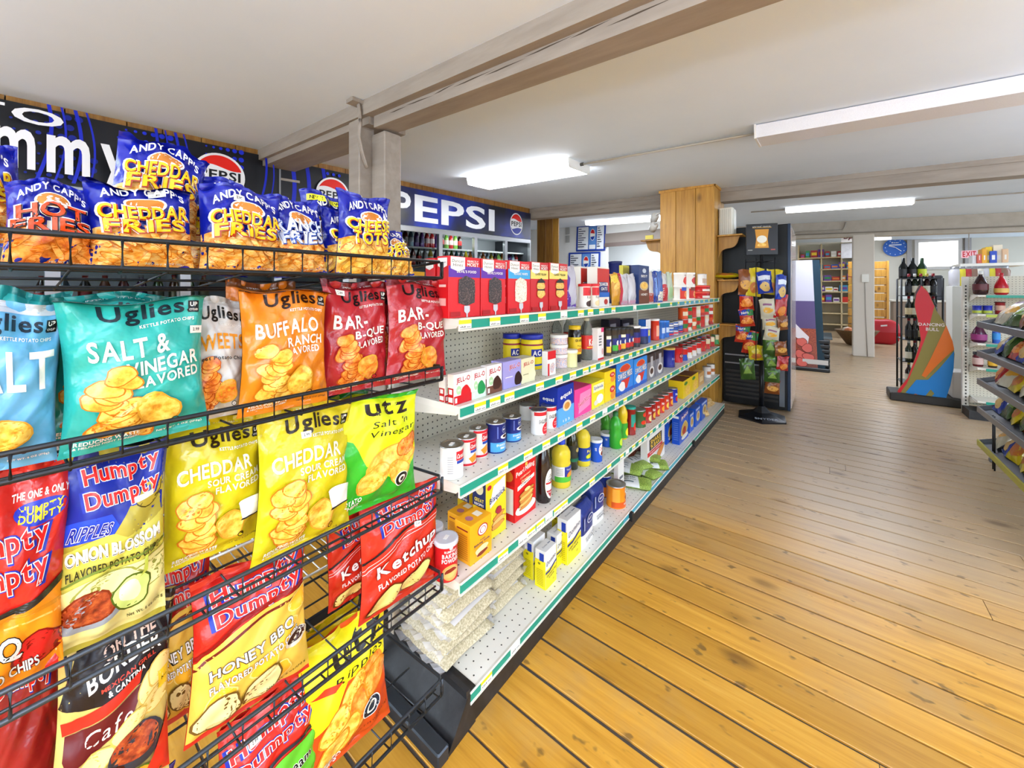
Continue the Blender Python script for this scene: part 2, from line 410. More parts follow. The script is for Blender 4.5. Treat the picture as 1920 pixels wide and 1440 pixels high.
b = MB(); wbox(b, -3.0, SEND + 0.05, 1.86, 2.6, -0.10, -0.02, M('#3a2c1c', 0.6)); wl = struct(b.build('wall_left'))
s = -2.4; rnd = random.Random(8)
while s < SEND - 0.02:
    w_ = rnd.choice([0.18, 0.22, 0.27]); e = min(s + w_, SEND)
    b = MB(); wbox(b, s + 0.003, e - 0.003, 2.30, 2.60, -0.02, 0.012, WALLWOOD); b.build('panel_board', wl); s = e

# main beams
def beam(name, x0, x1, y0, y1, drop, mat=TAUPE, top=0.0):
    b = MB(); n = 14
    for i in range(n):
        a, c = x0 + (x1 - x0) * i / n, x0 + (x1 - x0) * (i + 1) / n
        b.box(a, c, y0, y1, H0 - drop, H0 - top, mat, T)
    return b.build(name)
XW = -3.66
ex = -2.03
bm = empty('trim_1', (0, 0, 0)); struct(bm, 'taupe painted ceiling beam split along its length')
u = beam('upper_board', XW, XR, 1.235, 1.50, 0.085); u.parent = bm
l = beam('beam_left_length', XW, ex - 0.02, 1.265, 1.52, 0.128, top=0.085); l.parent = bm
l = beam('beam_right_length', ex, XR, 1.285, 1.425, 0.150, top=0.085); l.parent = bm
b = MB(); rnd = random.Random(3); DK = M('#4c4034', 0.9)
xx = ex + 0.15
while xx < 1.2:                                                     # long drying cracks
    L_ = rnd.uniform(0.12, 0.3); zz = H0 - 0.097 - rnd.uniform(0, 0.012); sl = rnd.uniform(-0.006, 0.012)
    pts = [(xx, zz), (xx + L_ * 0.3, zz + sl * 0.3 - 0.004), (xx + L_, zz + sl), (xx + L_ * 0.5, zz + sl * 0.5 + 0.003)]
    b.add([T(x, 1.2845, z) for x, z in pts], [(0, 1, 2, 3)], DK); xx += L_ * rnd.uniform(0.7, 1.0)
b.build('crack', bm)
b = MB(); b.box(XW, XW + 0.03, 1.24, 1.56, H0 - 0.20, H0 - 0.128, TAUPE, T); b.box(XW, XW + 0.05, 1.24, 1.56, H0 - 0.22, H0 - 0.20, TAUPE, T); b.build('ledger', bm)
# built-up post under the beam, with its cable
po = empty('post', (-2.1, 1.3, 0)); tag(po, 'taupe built-up double post under the near ceiling beam', 'post')
def local(o, b, name): r = b.build(name, o); r.matrix_parent_inverse = o.matrix_world.inverted() if False else Matrix.Translation(-Vector(o.location)); return r
b = MB(); b.bbox(-2.235, -2.118, 1.245, 1.345, 0, H0 + 0.06, TAUPE, 0.006); local(po, b, 'front_stud')
b = MB(); b.bbox(-2.118, -1.985, 1.325, 1.44, 0, H0 - 0.02, TAUPE, 0.006); local(po, b, 'rear_stud')
b = MB(); pts = []
for i in range(15):
    q = i / 14; pts.append((-2.095 + 0.02 * sin(q * 5), 1.222 + 0.07 * max(0, q - 0.55) / 0.45, H0 + 0.135 - 0.36 * q))
b.tube(pts, 0.007, TAUPE); b.tube([(x + 0.016, y - 0.003, z) for x, y, z in pts], 0.007, TAUPE)
b.box(-2.125, -2.055, 1.17, 1.235, H0 + 0.115, H0 + 0.135, TAUPE); local(po, b, 'cable')
po['label'] = 'taupe built-up double post with painted cable under the near beam'

bm = empty('trim_2', (0, 0, 0)); struct(bm, 'taupe beam across the shop behind the wood pillar')
u = beam('upper_board', -3.95, XR, 5.36, 5.62, 0.05); u.parent = bm
u = beam('lower_board', -3.95, XR, 5.375, 5.60, 0.165, top=0.05); u.parent = bm
b = MB(); xx = -3.6
while xx < -1.8:
    b.add([T(x, 5.3745, H0 - z) for x, z in ((xx, 0.122), (xx + 0.14, 0.116), (xx + 0.28, 0.108), (xx + 0.13, 0.112))], [(0, 1, 2, 3)], DK); xx += 0.3
b.build('crack', bm)
bm = struct(beam('trim_3', -3.0, XR, 11.0, 11.4, 0.34), 'grey-brown header over the far white post')
bm.data.materials[0] = noisy_mat('grey_header', [(0.3, '#b0a698'), (0.7, '#bdb4a8')], 6, 3, 0.7)

# ------------------------------------------------------------------ ceiling lights
LENS_ON = M('#ffffff', 0.3, emit=22.0); LENS_DIM = M('#ffffff', 0.3, emit=7.0); LENS_OFF = noisy_mat('acrylic_lens', [(0.3, '#d5d5dc'), (0.7, '#e4e4ea')], 300, 2, 0.3)
def fixture(name, label, x0, x1, y0, y1, th, on, power=0.0, up=0.0):
    cx, cy = (x0 + x1) / 2, (y0 + y1) / 2; drop = (0.75 if up > 40 else 0.30) if up else 0.0
    o = empty(name, (cx, cy, ceil_z(cx, cy) - th - drop)); tag(o, label, 'ceiling light', 'fluorescent ceiling lights')
    def F(x, y, z): return (x - cx, y - cy, z + tilt(x, y) - tilt(cx, cy) + th)
    b = MB()
    m = (LENS_ON if power < 10 else LENS_DIM) if on else LENS_OFF; hw = M('#e4e3e0', 0.4)
    b.box(x0 + 0.012, x1 - 0.012, y0 + 0.01, y1 - 0.01, -th * 0.3, -0.002, hw, F); b.build('housing', o)
    b = MB(); q = [(y0 - 0.004, -th * 0.06), (y0 + 0.015, -th), (y1 - 0.015, -th), (y1 + 0.004, -th * 0.06)]
    b.prism(q, 0, x0 + 0.012, x1 - 0.012, m, F); b.build('diffuser', o)
    for xe in (x0, x1 - 0.012):
        b = MB(); b.prism([(y0 - 0.006, 0), (y0 - 0.006, -th * 0.4), (y0 + 0.012, -th - 0.004), (y1 - 0.012, -th - 0.004), (y1 + 0.006, -th * 0.4), (y1 + 0.006, 0)], 0, xe, xe + 0.012, hw, F); b.build('end_cap', o)
    if on:
        la = bpy.data.lights.new(name + '_lamp', 'AREA'); la.shape = 'RECTANGLE'; la.size = x1 - x0; la.size_y = y1 - y0; la.energy = power * 0.55
        la.color = (0.86, 0.96, 1.12)
        lo = bpy.data.objects.new(name + '_lamp', la); COL.objects.link(lo); lo.parent = o; lo.location = (0, 0, -th * 0.25 - 0.02)
        if up:                                                       # added upward lamp that brightens the ceiling; the hung strip is made up
            la = bpy.data.lights.new(name + '_ceiling_fill', 'AREA'); la.shape = 'RECTANGLE'; la.size = x1 - x0; la.size_y = y1 - y0; la.energy = up; la.color = (0.86, 0.95, 1.12)
            lo = bpy.data.objects.new(name + '_ceiling_fill', la); COL.objects.link(lo); lo.parent = o; lo.location = (0, 0, th + 0.04); lo.rotation_euler = (pi, 0, 0)
            for xe in (x0 + 0.2, x1 - 0.2): b = MB(); b.tube([(xe - cx, 0, th), (xe - cx, 0, th + drop)], 0.006, hw, 6); b.build('hanger', o)
    return o
fixture('ceiling_light', 'lit white wraparound ceiling light near the soda banner', -3.01, -1.75, 3.02, 3.40, 0.075, True, 6)
fixture('ceiling_light', 'unlit long wraparound ceiling light over the open aisle', -0.37, 0.89, 3.08, 3.36, 0.085, False)
fixture('ceiling_light', 'lit strip light beyond the beam, right of the black cooler', -0.51, 1.0, 7.85, 8.05, 0.07, True, 60)
fixture('ceiling_light', 'lit strip light near the menu boards, left of the pillar', -4.0, -2.2, 7.55, 7.85, 0.08, True, 55)
# out-of-view fixtures, added to brighten the room and its ceiling
for i, (x0, y0, pw, up) in enumerate(((-3.0, -1.1, 45, 14), (-0.4, -0.9, 26, 44), (2.6, 3.1, 60, 85), (2.2, -0.9, 40, 44), (1.9, 1.75, 11, 60), (-0.4, -2.4, 45, 8), (3.4, 8.0, 50, 30), (0.6, 14.0, 60, 0), (3.4, 13.0, 60, 0), (-2.2, 15.0, 55, 0), (0.5, 18.2, 60, 0), (-4.2, 9.6, 60, 0))):
    fixture('ceiling_light', 'lit ceiling light added for fill, number %s of those outside the view' % ORD[i + 1], x0, x0 + 1.26, y0, y0 + 0.32, 0.075, True, pw, up)
# conduit between the two near lights
b = MB(); pts = [T(-1.75 + (1.38) * i / 8, 3.22, H0 - 0.02) for i in range(9)]; b.tube(pts, 0.009, M('#b9b3a8', 0.4, 0.3))
b.tube([T(-1.76, 3.22, H0 - 0.02), T(-1.72, 3.22, H0 - 0.02)], 0.015, M('#55534f', 0.4, 0.6)); tag(b.build('conduit'), 'thin painted conduit joining the two near ceiling lights', 'pipe')
b = MB(); pts = [T(1.0 + 3.0 * i / 8, 7.95, H0 - 0.02) for i in range(9)]; b.tube(pts, 0.010, M('#a8a29a', 0.5)); tag(b.build('conduit'), 'conduit running right from the far lit strip light', 'pipe')
b = MB(); pts = [T(-1.0 + 0.5 * i / 3, 7.95, H0 - 0.02) for i in range(4)]; b.tube(pts, 0.010, M('#a8a29a', 0.5)); tag(b.build('conduit'), 'conduit running left from the far lit strip light', 'pipe')

# ------------------------------------------------------------------ knotty pine pillar
PX0, PX1, PY0, PY1 = -1.62, -1.0, 5.04, 5.60
pil = empty('pillar', ((PX0 + PX1) / 2, (PY0 + PY1) / 2, 0)); tag(pil, 'square pillar clad in knotty pine boards at the end of the shelving', 'pillar')
hc = ceil_z(-1.3, 5.1)
b = MB(); b.box(PX0 + 0.03, PX1 - 0.03, PY0 + 0.03, PY1 - 0.02, 0, hc - 0.01, M('#3a2a18', 0.8)); local(pil, b, 'core')
ws = [0.19, 0.225, 0.205]; x = PX0
for w_ in ws:
    b = MB(); b.bbox(-w_ / 2 + 0.002, w_ / 2 - 0.002, 0, 0.03, 0, hc - 0.005, KNOT, 0.004); o = b.build('board', pil); o.location = (x + w_ / 2 - pil.location.x, PY0 - pil.location.y, 0); x += w_
yv = PY0 + 0.03
for w_ in (0.18, 0.18, 0.17):
    b = MB(); b.bbox(0, 0.03, -w_ / 2 + 0.002, w_ / 2 - 0.002, 0, hc - 0.005, KNOT, 0.004); o = b.build('board', pil); o.location = (PX1 - 0.03 - pil.location.x, yv + w_ / 2 - pil.location.y, 0)
    b = MB(); b.bbox(0, 0.03, -w_ / 2 + 0.002, w_ / 2 - 0.002, 0, hc - 0.005, KNOT, 0.004); o = b.build('board', pil); o.location = (PX0 - pil.location.x, yv + w_ / 2 - pil.location.y, 0); yv += w_
b = MB(); b.box(PX0 - 0.012, PX1 + 0.012, PY0 - 0.012, PY0, hc - 0.035, hc - 0.002, KNOT); b.box(PX1, PX1 + 0.012, PY0 - 0.012, PY1, hc - 0.035, hc + 0.01, KNOT); local(pil, b, 'crown_trim')
# scroll brackets with little shelves on the pillar
def bracket(label, x, y, z, sgn):
    o = empty('corner_shelf', (x, y, z)); tag(o, label, 'shelf', 'scroll bracket shelves on the pillar')
    pts = [(0, 0)]; n = 14
    for i in range(n + 1):
        q = i / n; pts.append((sgn * (0.21 * (1 - q) + 0.018 * sin(q * 2 * pi * 1.0)), -0.02 - 0.23 * q - 0.03 * sin(q * 2 * pi)))
    pts = [(0, -0.28)] + [(0, 0), (sgn * 0.22, 0)] + pts[1:]
    b = MB(); b.prism(pts, 1, -0.014, 0.014, KNOT); b.build('scroll_bracket', o)
    b = MB(); b.bbox(min(0, sgn * 0.26), max(0, sgn * 0.26), -0.10, 0.12, 0.0, 0.018, KNOT, 0.003); b.build('shelf_board', o)
    return o
bracket('highest scroll bracket shelf on the right of the pillar', PX1 + 0.012, 5.22, 2.02, 1)
bracket('scroll bracket shelf holding the yellow bag, right of pillar', PX1 + 0.012, 5.22, 1.50, 1)
bracket('lowest scroll bracket shelf on the right of the pillar', PX1 + 0.012, 5.22, 0.98, 1)
bracket('scroll bracket shelf on the left of the pillar under cameras', PX0 - 0.012, 5.2, 2.03, -1)
b = MB(); b.bbox(-0.075, 0.075, -0.1, 0.1, 0, 0.33, M('#e8e6dc', 0.5), 0.01)
for i in range(6): b.box(-0.06 + i * 0.021, -0.05 + i * 0.021, -0.106, -0.1, 0.02, 0.31, M('#cfccc0', 0.5))
b.box(0.075, 0.082, -0.08, 0.08, 0.02, 0.31, M('#cfccc0', 0.5)); tag(b.build('speaker', None, (PX1 + 0.085, 5.32, 2.04)), 'white ribbed speaker box standing on the highest pillar bracket', 'speaker')
# ================================================================== COOLER WALL WITH THE BANNER
NAVY = '#14151c'; BLUE = '#1524c8'; PWHT = '#e9e9ec'; PRED = '#dd1f12'
class WPrint(Print):
    pass
ban = empty('banner', wallp(2.5, 1.9)); tag(ban, 'long black and blue soda banner above the glass door coolers', 'banner')
ZB, ZT = 1.905, 2.335
def banner_panel(s0, s1, name, specs, base):
    W_, H_ = s1 - s0, ZT - ZB
    b = MB(); wbox(b, s0, s1, ZB, ZT, 0.012, 0.03, base); o = b.build(name, ban); o.matrix_parent_inverse = Matrix.Translation(-Vector(ban.location))
    off0 = 0.001
    for nm, sp_, stuff in specs:
        p = Print(W_, H_, lambda u, v, off: wallp(s0 + u, ZB + v, 0.03 + off), 0.25, off0, 0.0006); p.draw(sp_); q = p.build(nm, o); off0 = p.off
        if stuff: q['kind'] = 'stuff'
    return o
def globe(cx, cy, rx, ry, small=True):
    """round soda emblem: white ring, red top, blue base, white middle with the name"""
    d = [('E', cx, cy, rx, ry, PWHT, 40)]
    up = [(cx + rx * 0.9 * cos(a), cy + ry * 0.9 * sin(a)) for a in [0.12 * pi + i * (0.78 * pi) / 20 for i in range(21)]]
    wave = [(cx + rx * (-0.82 + 1.66 * i / 12), cy + ry * (0.36 + 0.10 * sin(pi * 1.6 * i / 12 + 0.4))) for i in range(13)]
    d.append(('P', up + wave[:], PRED))
    dn = [(cx + rx * 0.9 * cos(a), cy + ry * 0.9 * sin(a)) for a in [-0.88 * pi + i * (0.76 * pi) / 20 for i in range(21)]]
    wave2 = [(cx + rx * (0.82 - 1.66 * i / 12), cy + ry * (-0.42 + 0.09 * sin(pi * 1.4 * i / 12 + 0.3))) for i in range(13)]
    d.append(('P', dn + wave2, '#1b2f9e'))
    d.append(('T', 'PEPSI', cx, cy + 0.0 * ry, rx * 1.62, ry * 0.44, '#15161c'))
    return d
def sx_(s0, s1): return lambda px: (wall_s(px) - s0) / (s1 - s0)
rnd = random.Random(2)
# panel 1: from the near end to the panel seam
A0, A1 = -1.2, wall_s(520); fx = sx_(A0, A1); asp = (ZT - ZB) / (A1 - A0)
sp = []
for cx_, ph in ((fx(-120), 0), (fx(110), 1), (fx(285), 2), (fx(415), 3)):
    for i in range(6):
        for j in range(7):
            r = 0.042 * (0.35 + 0.65 * (i / 5.0)) ; xx = cx_ + (i - 3) * 0.10 * asp + (0.02 * sin(j) if ph != 3 else 0)
            yy = 0.10 + j * 0.135
            if 0.01 < xx < 0.985: sp.append(('E', xx, yy, r * asp, r, '#1b2fd0' if ph > 1 else '#1c2b96', 12))
for cx_ in (fx(60), fx(262), fx(470)):
    for k in range(4):
        x0 = cx_ + k * 0.022; c = [(x0 + 0.02 * sin(q * 2.2 + k * 0.2) , q) for q in [i / 10 for i in range(11)]]; w_ = 0.0035 if k % 2 else 0.006
        if x0 < 0.96: sp.append(('P', [(x, yv) for x, yv in c] + [(x + w_, yv) for x, yv in reversed(c)], '#1726b8'))
L1 = [('T', 'TO', fx(22), 0.80, 0.135, 0.20, PWHT), ('T', 'm', fx(22), 0.36, fx(62) - fx(-18), 0.50, PWHT), ('T', 'm', fx(122), 0.36, fx(162) - fx(83), 0.50, PWHT), ('T', 'y', fx(206), 0.24, fx(232) - fx(180), 0.74, PWHT)]
banner_panel(A0, A1, 'banner_panel', [('dot_pattern', sp, True), ('letter', L1[:1], False)] + [('letter', [q], False) for q in L1[1:]] + [('emblem', globe(fx(399), 0.44, 0.37 * asp * 1.02, 0.37), False)], M(NAVY, 0.35))
# panel 2
B0, B1 = A1 + 0.006, wall_s(733); fx = sx_(B0, B1); asp = (ZT - ZB) / (B1 - B0); sp = []
for k, x0 in enumerate((0.06, 0.17, 0.30, 0.86, 0.94)):
    c = [(x0 + 0.03 * sin(q * 2.5 + 0.3), q) for q in [i / 10 for i in range(11)]]; w_ = 0.03
    sp.append(('P', c + [(x + w_, yv) for x, yv in reversed(c)], '#1726b8'))
for i in range(3):
    for j in range(7): sp.append(('E', 0.36 + i * 0.13 * asp, 0.1 + j * 0.135, 0.035 * asp, 0.035, '#1b2fd0', 12))
banner_panel(B0, B1, 'banner_panel', [('dot_pattern', sp, True), ('emblem', globe(fx(620), 0.45, 0.39 * asp, 0.39), False)], M(NAVY, 0.35))
# panel 3: the big name on deep blue
mb_, nt, bs = nodemat('blue_banner_print'); tc = nt.nodes.new('ShaderNodeTexCoord')
f = noise(nt, tc.outputs['Object'], 1.3, 3, 0.5); r = ramp(nt, [(0.36, '#10131f'), (0.5, '#16205a'), (0.62, '#2338a4'), (0.75, '#6f7aa8')]); nt.links.new(f, r.inputs[0])
nt.links.new(r.outputs[0], bs.inputs['Base Color']); bs.inputs['Roughness'].default_value = 0.35
C0, C1 = B1 + 0.006, SEND; fx = sx_(C0, C1); asp = (ZT - ZB) / (C1 - C0)
sp = []
for ch, a, c in (('P', 736, 767), ('E', 774, 818), ('P', 824, 867), ('S', 870, 907), ('I', 913, 924)):
    a, c = fx(a), fx(c); sp.append(('T', ch, (a + c) / 2, 0.49, c - a, 0.72, '#eceef4', {'wgt': 1}))
banner_panel(C0, C1, 'banner_panel', [('letter', [q], False) for q in sp] + [('emblem', globe(fx(965), 0.50, 0.40 * asp, 0.40), False)], mb_)
b = MB(); wbox(b, A1 - 0.001, A1 + 0.012, ZB - 0.4, ZT, 0.03, 0.036, M('#8c8c90', 0.4, 0.6)); o = b.build('seam_strip', ban); o.matrix_parent_inverse = Matrix.Translation(-Vector(ban.location))

# glass door coolers
ALU = M('#aeb0b4', 0.3, 0.85); GLASS = M('#eef6f6', 0.03, trans=1.0, ior=1.05)
coo = empty('glass_door_cooler', wallp(2.5, 0)); tag(coo, 'row of aluminium framed glass door drink coolers under the banner', 'cooler')
def wloc(b, name, par=None):
    o = b.build(name, par or coo)
    if par is None: o.matrix_parent_inverse = Matrix.Translation(-Vector(coo.location))
    return o
ZC = 1.895
b = MB(); wbox(b, -1.2, SEND, 0.06, ZC, -0.72, -0.70, M('#c9ccd0', 0.5)); wbox(b, -1.2, SEND, 0.0, 0.10, -0.72, -0.02, M('#22242a', 0.5))
wbox(b, -1.2, SEND, ZC, ZC + 0.02, -0.72, 0.01, M('#d8dade', 0.5)); wbox(b, SEND - 0.02, SEND, 0, ZC, -0.72, 0.0, M('#3c3f45', 0.4)); wloc(b, 'cabinet')
edges = [wall_s(742), wall_s(823), wall_s(889), wall_s(946), SEND]
w_ = edges[1] - edges[0]; lefts = []
s = edges[0]
while s > -1.1: lefts.append(s - 0.62); s -= 0.62
edges = sorted([e for e in lefts if e > -1.2]) + edges
for i in range(len(edges) - 1):
    a, c = edges[i], edges[i + 1]
    b = MB()
    for q in ((a, a + 0.03, 0.08, ZC), (c - 0.03, c, 0.08, ZC), (a + 0.03, c - 0.03, ZC - 0.055, ZC), (a + 0.03, c - 0.03, 0.08, 0.16)): wbox(b, *q, -0.01, 0.035, ALU)
    d_ = wloc(b, 'cooler_door')
    b = MB(); wbox(b, a + 0.03, c - 0.03, 0.16, ZC - 0.055, 0.010, 0.014, GLASS); b.build('pane', d_)
    b = MB(); b.tube([wallp(c - 0.05, 0.95, 0.06), wallp(c - 0.05, 1.25, 0.06)], 0.008, ALU); b.build('handle', d_)
    if i >= 1:
        for z in (0.45, 0.80, 1.15, 1.46, 1.68):
            b = MB(); wbox(b, a + 0.02, c - 0.02, z - 0.02, z, -0.55, -0.10, M('#e8e9ea', 0.4)); wloc(b, 'wire_shelf')
la = bpy.data.lights.new('cooler_lamp', 'AREA'); la.shape = 'RECTANGLE'; la.size = 4.2; la.size_y = 0.1; la.energy = 16; la.color = (0.95, 1, 1)
lo = bpy.data.objects.new('cooler_lamp', la); COL.objects.link(lo); p = wallp(3.2, ZC - 0.02, -0.05); lo.location = p; lo.rotation_euler = (0.35, 0, atan2(wu.y, wu.x))
# drinks standing in the coolers: only what the gaps show
rnd = random.Random(21); nb = 0
def bottle_mesh(colr, capc, lab, can=False):
    b = MB(); R = 0.032
    if can: b.lathe([(0.028, 0), (R, 0.008), (R, 0.115), (0.026, 0.125)], M(colr, 0.3), 12); b.lathe([(0.026, 0.1255), (0.001, 0.1255)], M('#c0c2c6', 0.3, 0.9), 12, cap=False)
    else:
        b.lathe([(R * 0.9, 0), (R, 0.01), (R, 0.12), (R * 0.8, 0.15), (0.012, 0.185), (0.012, 0.195)], M(colr, 0.15), 12)
        b.lathe([(R + 0.0006, 0.05), (R + 0.0006, 0.11)], M(lab, 0.4), 12, cap=False); b.lathe([(0.014, 0.193), (0.014, 0.212), (0.0, 0.212)], M(capc, 0.4), 12)
    return b.mesh('drink_bottle')
DR = [('clear green', bottle_mesh('#7ab648', '#2f7d3a', '#e9e4d0')), ('orange', bottle_mesh('#e07a28', '#c9382a', '#f0e0b8')), ('dark cola', bottle_mesh('#2a1410', '#c02a24', '#b8201c')),
      ('pale blue', bottle_mesh('#9ccbe0', '#2a56b0', '#dfe9f2')), ('yellow', bottle_mesh('#dcc02c', '#2f7d3a', '#f6f0c8')), ('teal', bottle_mesh('#2a8f96', '#dfe3e3', '#15606a')),
      ('purple', bottle_mesh('#6a3a8c', '#e8e6ea', '#3a1a5c')), ('red', bottle_mesh('#c42a2a', '#f0f0f0', '#f2dada')), ('white', bottle_mesh('#dfe3e6', '#3a66b8', '#c8d4e4'))]
for (z, s0, s1, st) in ((1.46, wall_s(748), SEND - 0.1, 0.095), (1.68, wall_s(748), wall_s(885), 0.085), (1.15, wall_s(60), wall_s(430), 0.09)):
    s = s0 + 0.05; i = 0
    while s < s1 - 0.05:
        nm, me = DR[(rnd.randrange(9) + i) % 9]
        o = put('drink_bottle', me, None, wallp(s, z + 0.001, -0.16)); nb += 1; i += 1
        tag(o, '%s drink bottle, %s from left on the %s cooler shelf' % (nm, ordn(i), {1.46: 'second highest', 1.68: 'highest', 1.15: 'middle'}[z]), 'bottle', 'drinks behind the cooler glass'); s += st
# ================================================================== GROCERY GONDOLA
PUTTY = M('#dedbd0', 0.42); PEG = dots_mat('pegboard', '#c8c3b0', '#2c2a24', 0.0254, 0.135, (1, 2), 0.5)
DECK = dots_mat('shelf_deck', '#e2dfd5', '#3a3833', 0.036, 0.085, (0, 1), 0.4)
TEAL = M('#0e8f78', 0.35); TEALB = M('#3b9db0', 0.35); BASEB = noisy_mat('scuffed_black_base', [(0.35, '#121214'), (0.6, '#232325'), (0.8, '#3a3838')], 22, 5, 0.45, 0.1)
GX, GB, GY0, GY1 = -0.895, -1.275, 0.86, 4.72
SH = {'top': 1.308, 'second': 1.034, 'third': 0.789, 'fourth': 0.485, 'bottom': 0.112}
gon = empty('gondola_shelving', ((GX + GB) / 2, 2.9, 0)); tag(gon, 'long putty coloured grocery shelving unit with green price strips', 'shelving')
gl = Vector(gon.location)
def gput(b, name, par=None):
    o = b.build(name, par or gon)
    if par is None: o.matrix_parent_inverse = Matrix.Translation(-gl)
    return o
b = MB(); secs = [0.90, 2.13, 3.36, 4.60, 4.98]
for a, c in zip(secs[:-1], secs[1:]):
    p = MB(); p.box(GB - 0.012, GB, a + 0.003, c - 0.003, 0.112, 1.335, PEG); gput(p, 'pegboard_panel')
for yy in secs:
    p = MB(); p.bbox(GB - 0.03, GB + 0.006, yy - 0.014, yy + 0.014, 0.1, 1.34, PUTTY, 0.003); gput(p, 'upright')
tag_me = {}
def tagmesh(two=True, w=0.036, h=0.027):
    k = (two, w, h)
    if k not in tag_me:
        m = MB(); m.box(-w / 2, w / 2, -0.0008, 0.0008, 0, h * 0.52, M('#eef0ea', 0.4)); m.box(-w / 2, w / 2, -0.0008, 0.0009, h * 0.52, h, M('#e3dc1c' if two else '#eef0ea', 0.4))
        for i in range(4):
            x0 = -w * 0.40 + i * w * 0.11; m.box(x0, x0 + w * 0.055, -0.0014, -0.0008, h * 0.10, h * (0.32 if i % 2 else 0.25), M('#55585c', 0.6))
        m.box(w * 0.10, w * 0.42, -0.0014, -0.0008, h * 0.12, h * 0.2, M('#7a7c80', 0.6))
        tag_me[k] = m.mesh('price_tag')
    return tag_me[k]
TAGS = {   # image columns of the price tags along each strip
 'top': [872, 928, 983, 1016, 1057, 1089, 1107, 1128, 1150, 1190, 1235, 1258, 1272, 1285, 1293, 1302, 1311, 1320, 1329, 1338, 1347],
 'second': [900, 928, 955, 1012, 1048, 1074, 1098, 1112, 1130, 1146, 1166, 1182, 1196, 1209, 1221, 1233, 1243, 1252, 1261, 1270, 1278, 1286, 1294, 1301, 1308, 1315, 1322, 1329, 1336, 1343],
 'third': [943, 990, 1024, 1052, 1086, 1111, 1134, 1156, 1172, 1189, 1203, 1216, 1228, 1238, 1248, 1258, 1267, 1275, 1283, 1291, 1298, 1305, 1312, 1319, 1326, 1333, 1340],
 'fourth': [943, 980, 996, 1013, 1029, 1045, 1058, 1110, 1142, 1166, 1176, 1188, 1200, 1210, 1221, 1232, 1242, 1252, 1262, 1272, 1282, 1291, 1300, 1308, 1316, 1324, 1332],
 'bottom': [855, 912, 966]}
for lv, z in SH.items():
    y0, y1 = (GY0, GY1) if lv != 'bottom' else (0.905, 4.99)
    cuts = [y0, 1.92, 3.14, 4.36, y1] if lv != 'bottom' else [y0, 2.13, 3.36, y1]
    for a, c in zip(cuts[:-1], cuts[1:]):
        if c - a < 0.2: continue
        e = empty('shelf', (0, 0, 0), 0, gon); e.matrix_parent_inverse = Matrix.Translation(-gl)
        p = MB(); yc = (a + c) / 2
        p.box(GB + 0.002, GX, a + 0.0015, c - 0.0015, z - 0.022, z, DECK); p.build('deck', e)
        if lv != 'bottom':
            for yy in (a + 0.002, c - 0.012):
                p = MB(); p.prism([(GB + 0.002, z - 0.075), (GB + 0.12, z - 0.062), (GX - 0.012, z - 0.030), (GX - 0.004, z - 0.022), (GB + 0.002, z - 0.022)], 1, yy, yy + 0.010, PUTTY); p.build('shelf_bracket', e)
        p = MB(); p.prism([(GX, z), (GX + 0.010, z + 0.003), (GX + 0.012, z - 0.003), (GX + 0.006, z - 0.004), (GX + 0.006, z - 0.031), (GX + 0.012, z - 0.032), (GX + 0.012, z - 0.038), (GX, z - 0.038)], 1, a, c, PUTTY); p.build('front_lip', e)
        p = MB(); st = TEALB if (lv == 'top' and 2.9 < yc < 4.2) or (lv == 'bottom' and 2.2 < yc < 3.3) else TEAL
        p.box(GX + 0.006, GX + 0.0085, a + 0.002, c - 0.002, z - 0.031, z - 0.004, st); strip = p.build('price_strip', e)
        for px in TAGS[lv]:
            ty = Yat(px, GX + 0.0085)
            if a + 0.02 < ty < c - 0.02:
                o = put('price_tag', tagmesh(px % 7 != 0, 0.054 if ty < 1.9 else 0.046, 0.028), strip, (GX + 0.0095, ty, z - 0.0305), pi / 2)
# base: black kick plates, end panel splayed towards the floor
p = MB(); p.box(GX - 0.03, GX + 0.004, 0.91, 5.0, 0.0, 0.085, BASEB); gput(p, 'kick_plate')
p = MB(); p.box(GB - 0.1, GX - 0.03, 0.93, 4.99, 0.0, 0.085, BASEB); gput(p, 'base_frame')
p = MB()
xa, xb = -1.55, GX + 0.008
p.add([(xa, 0.905, 0.118), (xb, 0.905, 0.118), (xb + 0.006, 0.80, 0.0), (xa, 0.80, 0.0), (xa, 0.93, 0.118), (xb, 0.93, 0.118), (xb, 0.93, 0.0), (xa, 0.93, 0.0)],
      [(0, 3, 2, 1), (0, 1, 5, 4), (1, 2, 6, 5), (0, 4, 7, 3), (2, 3, 7, 6), (4, 5, 6, 7)], BASEB); gput(p, 'end_panel')
p = MB(); p.box(xa, xb, 0.888, 0.905, 0.104, 0.126, M('#3a3b3e', 0.4, 0.5)); gput(p, 'end_rail')
for px, lab in ((1182, 0), (1299, 0)):
    yy = Yat(px, GX + 0.012); p = MB(); p.bbox(GX + 0.004, GX + 0.03, yy - 0.014, yy + 0.014, 0.06, 0.112, BLACKM, 0.004); gput(p, 'strip_clip')
# the far side of the unit: plain shelves towards the coolers, seen only through gaps
for z in (0.112, 0.5, 0.9, 1.22):
    p = MB(); p.box(GB - 0.42, GB - 0.032, 0.92, 4.9, z - 0.02, z, PUTTY); gput(p, 'rear_deck')
p = MB(); p.bbox(-1.52, -1.33, 1.02, 1.75, 1.221, 1.475, M('#e5ad1c', 0.45), 0.004); tag(p.build('carton'), 'yellow cardboard carton behind the cake mixes on the far side', 'box')
p = MB(); p.bbox(-1.52, -1.33, 1.78, 2.16, 1.221, 1.47, M('#e0a51c', 0.45), 0.004); tag(p.build('carton'), 'shorter yellow carton right of the long yellow carton, far side', 'box')

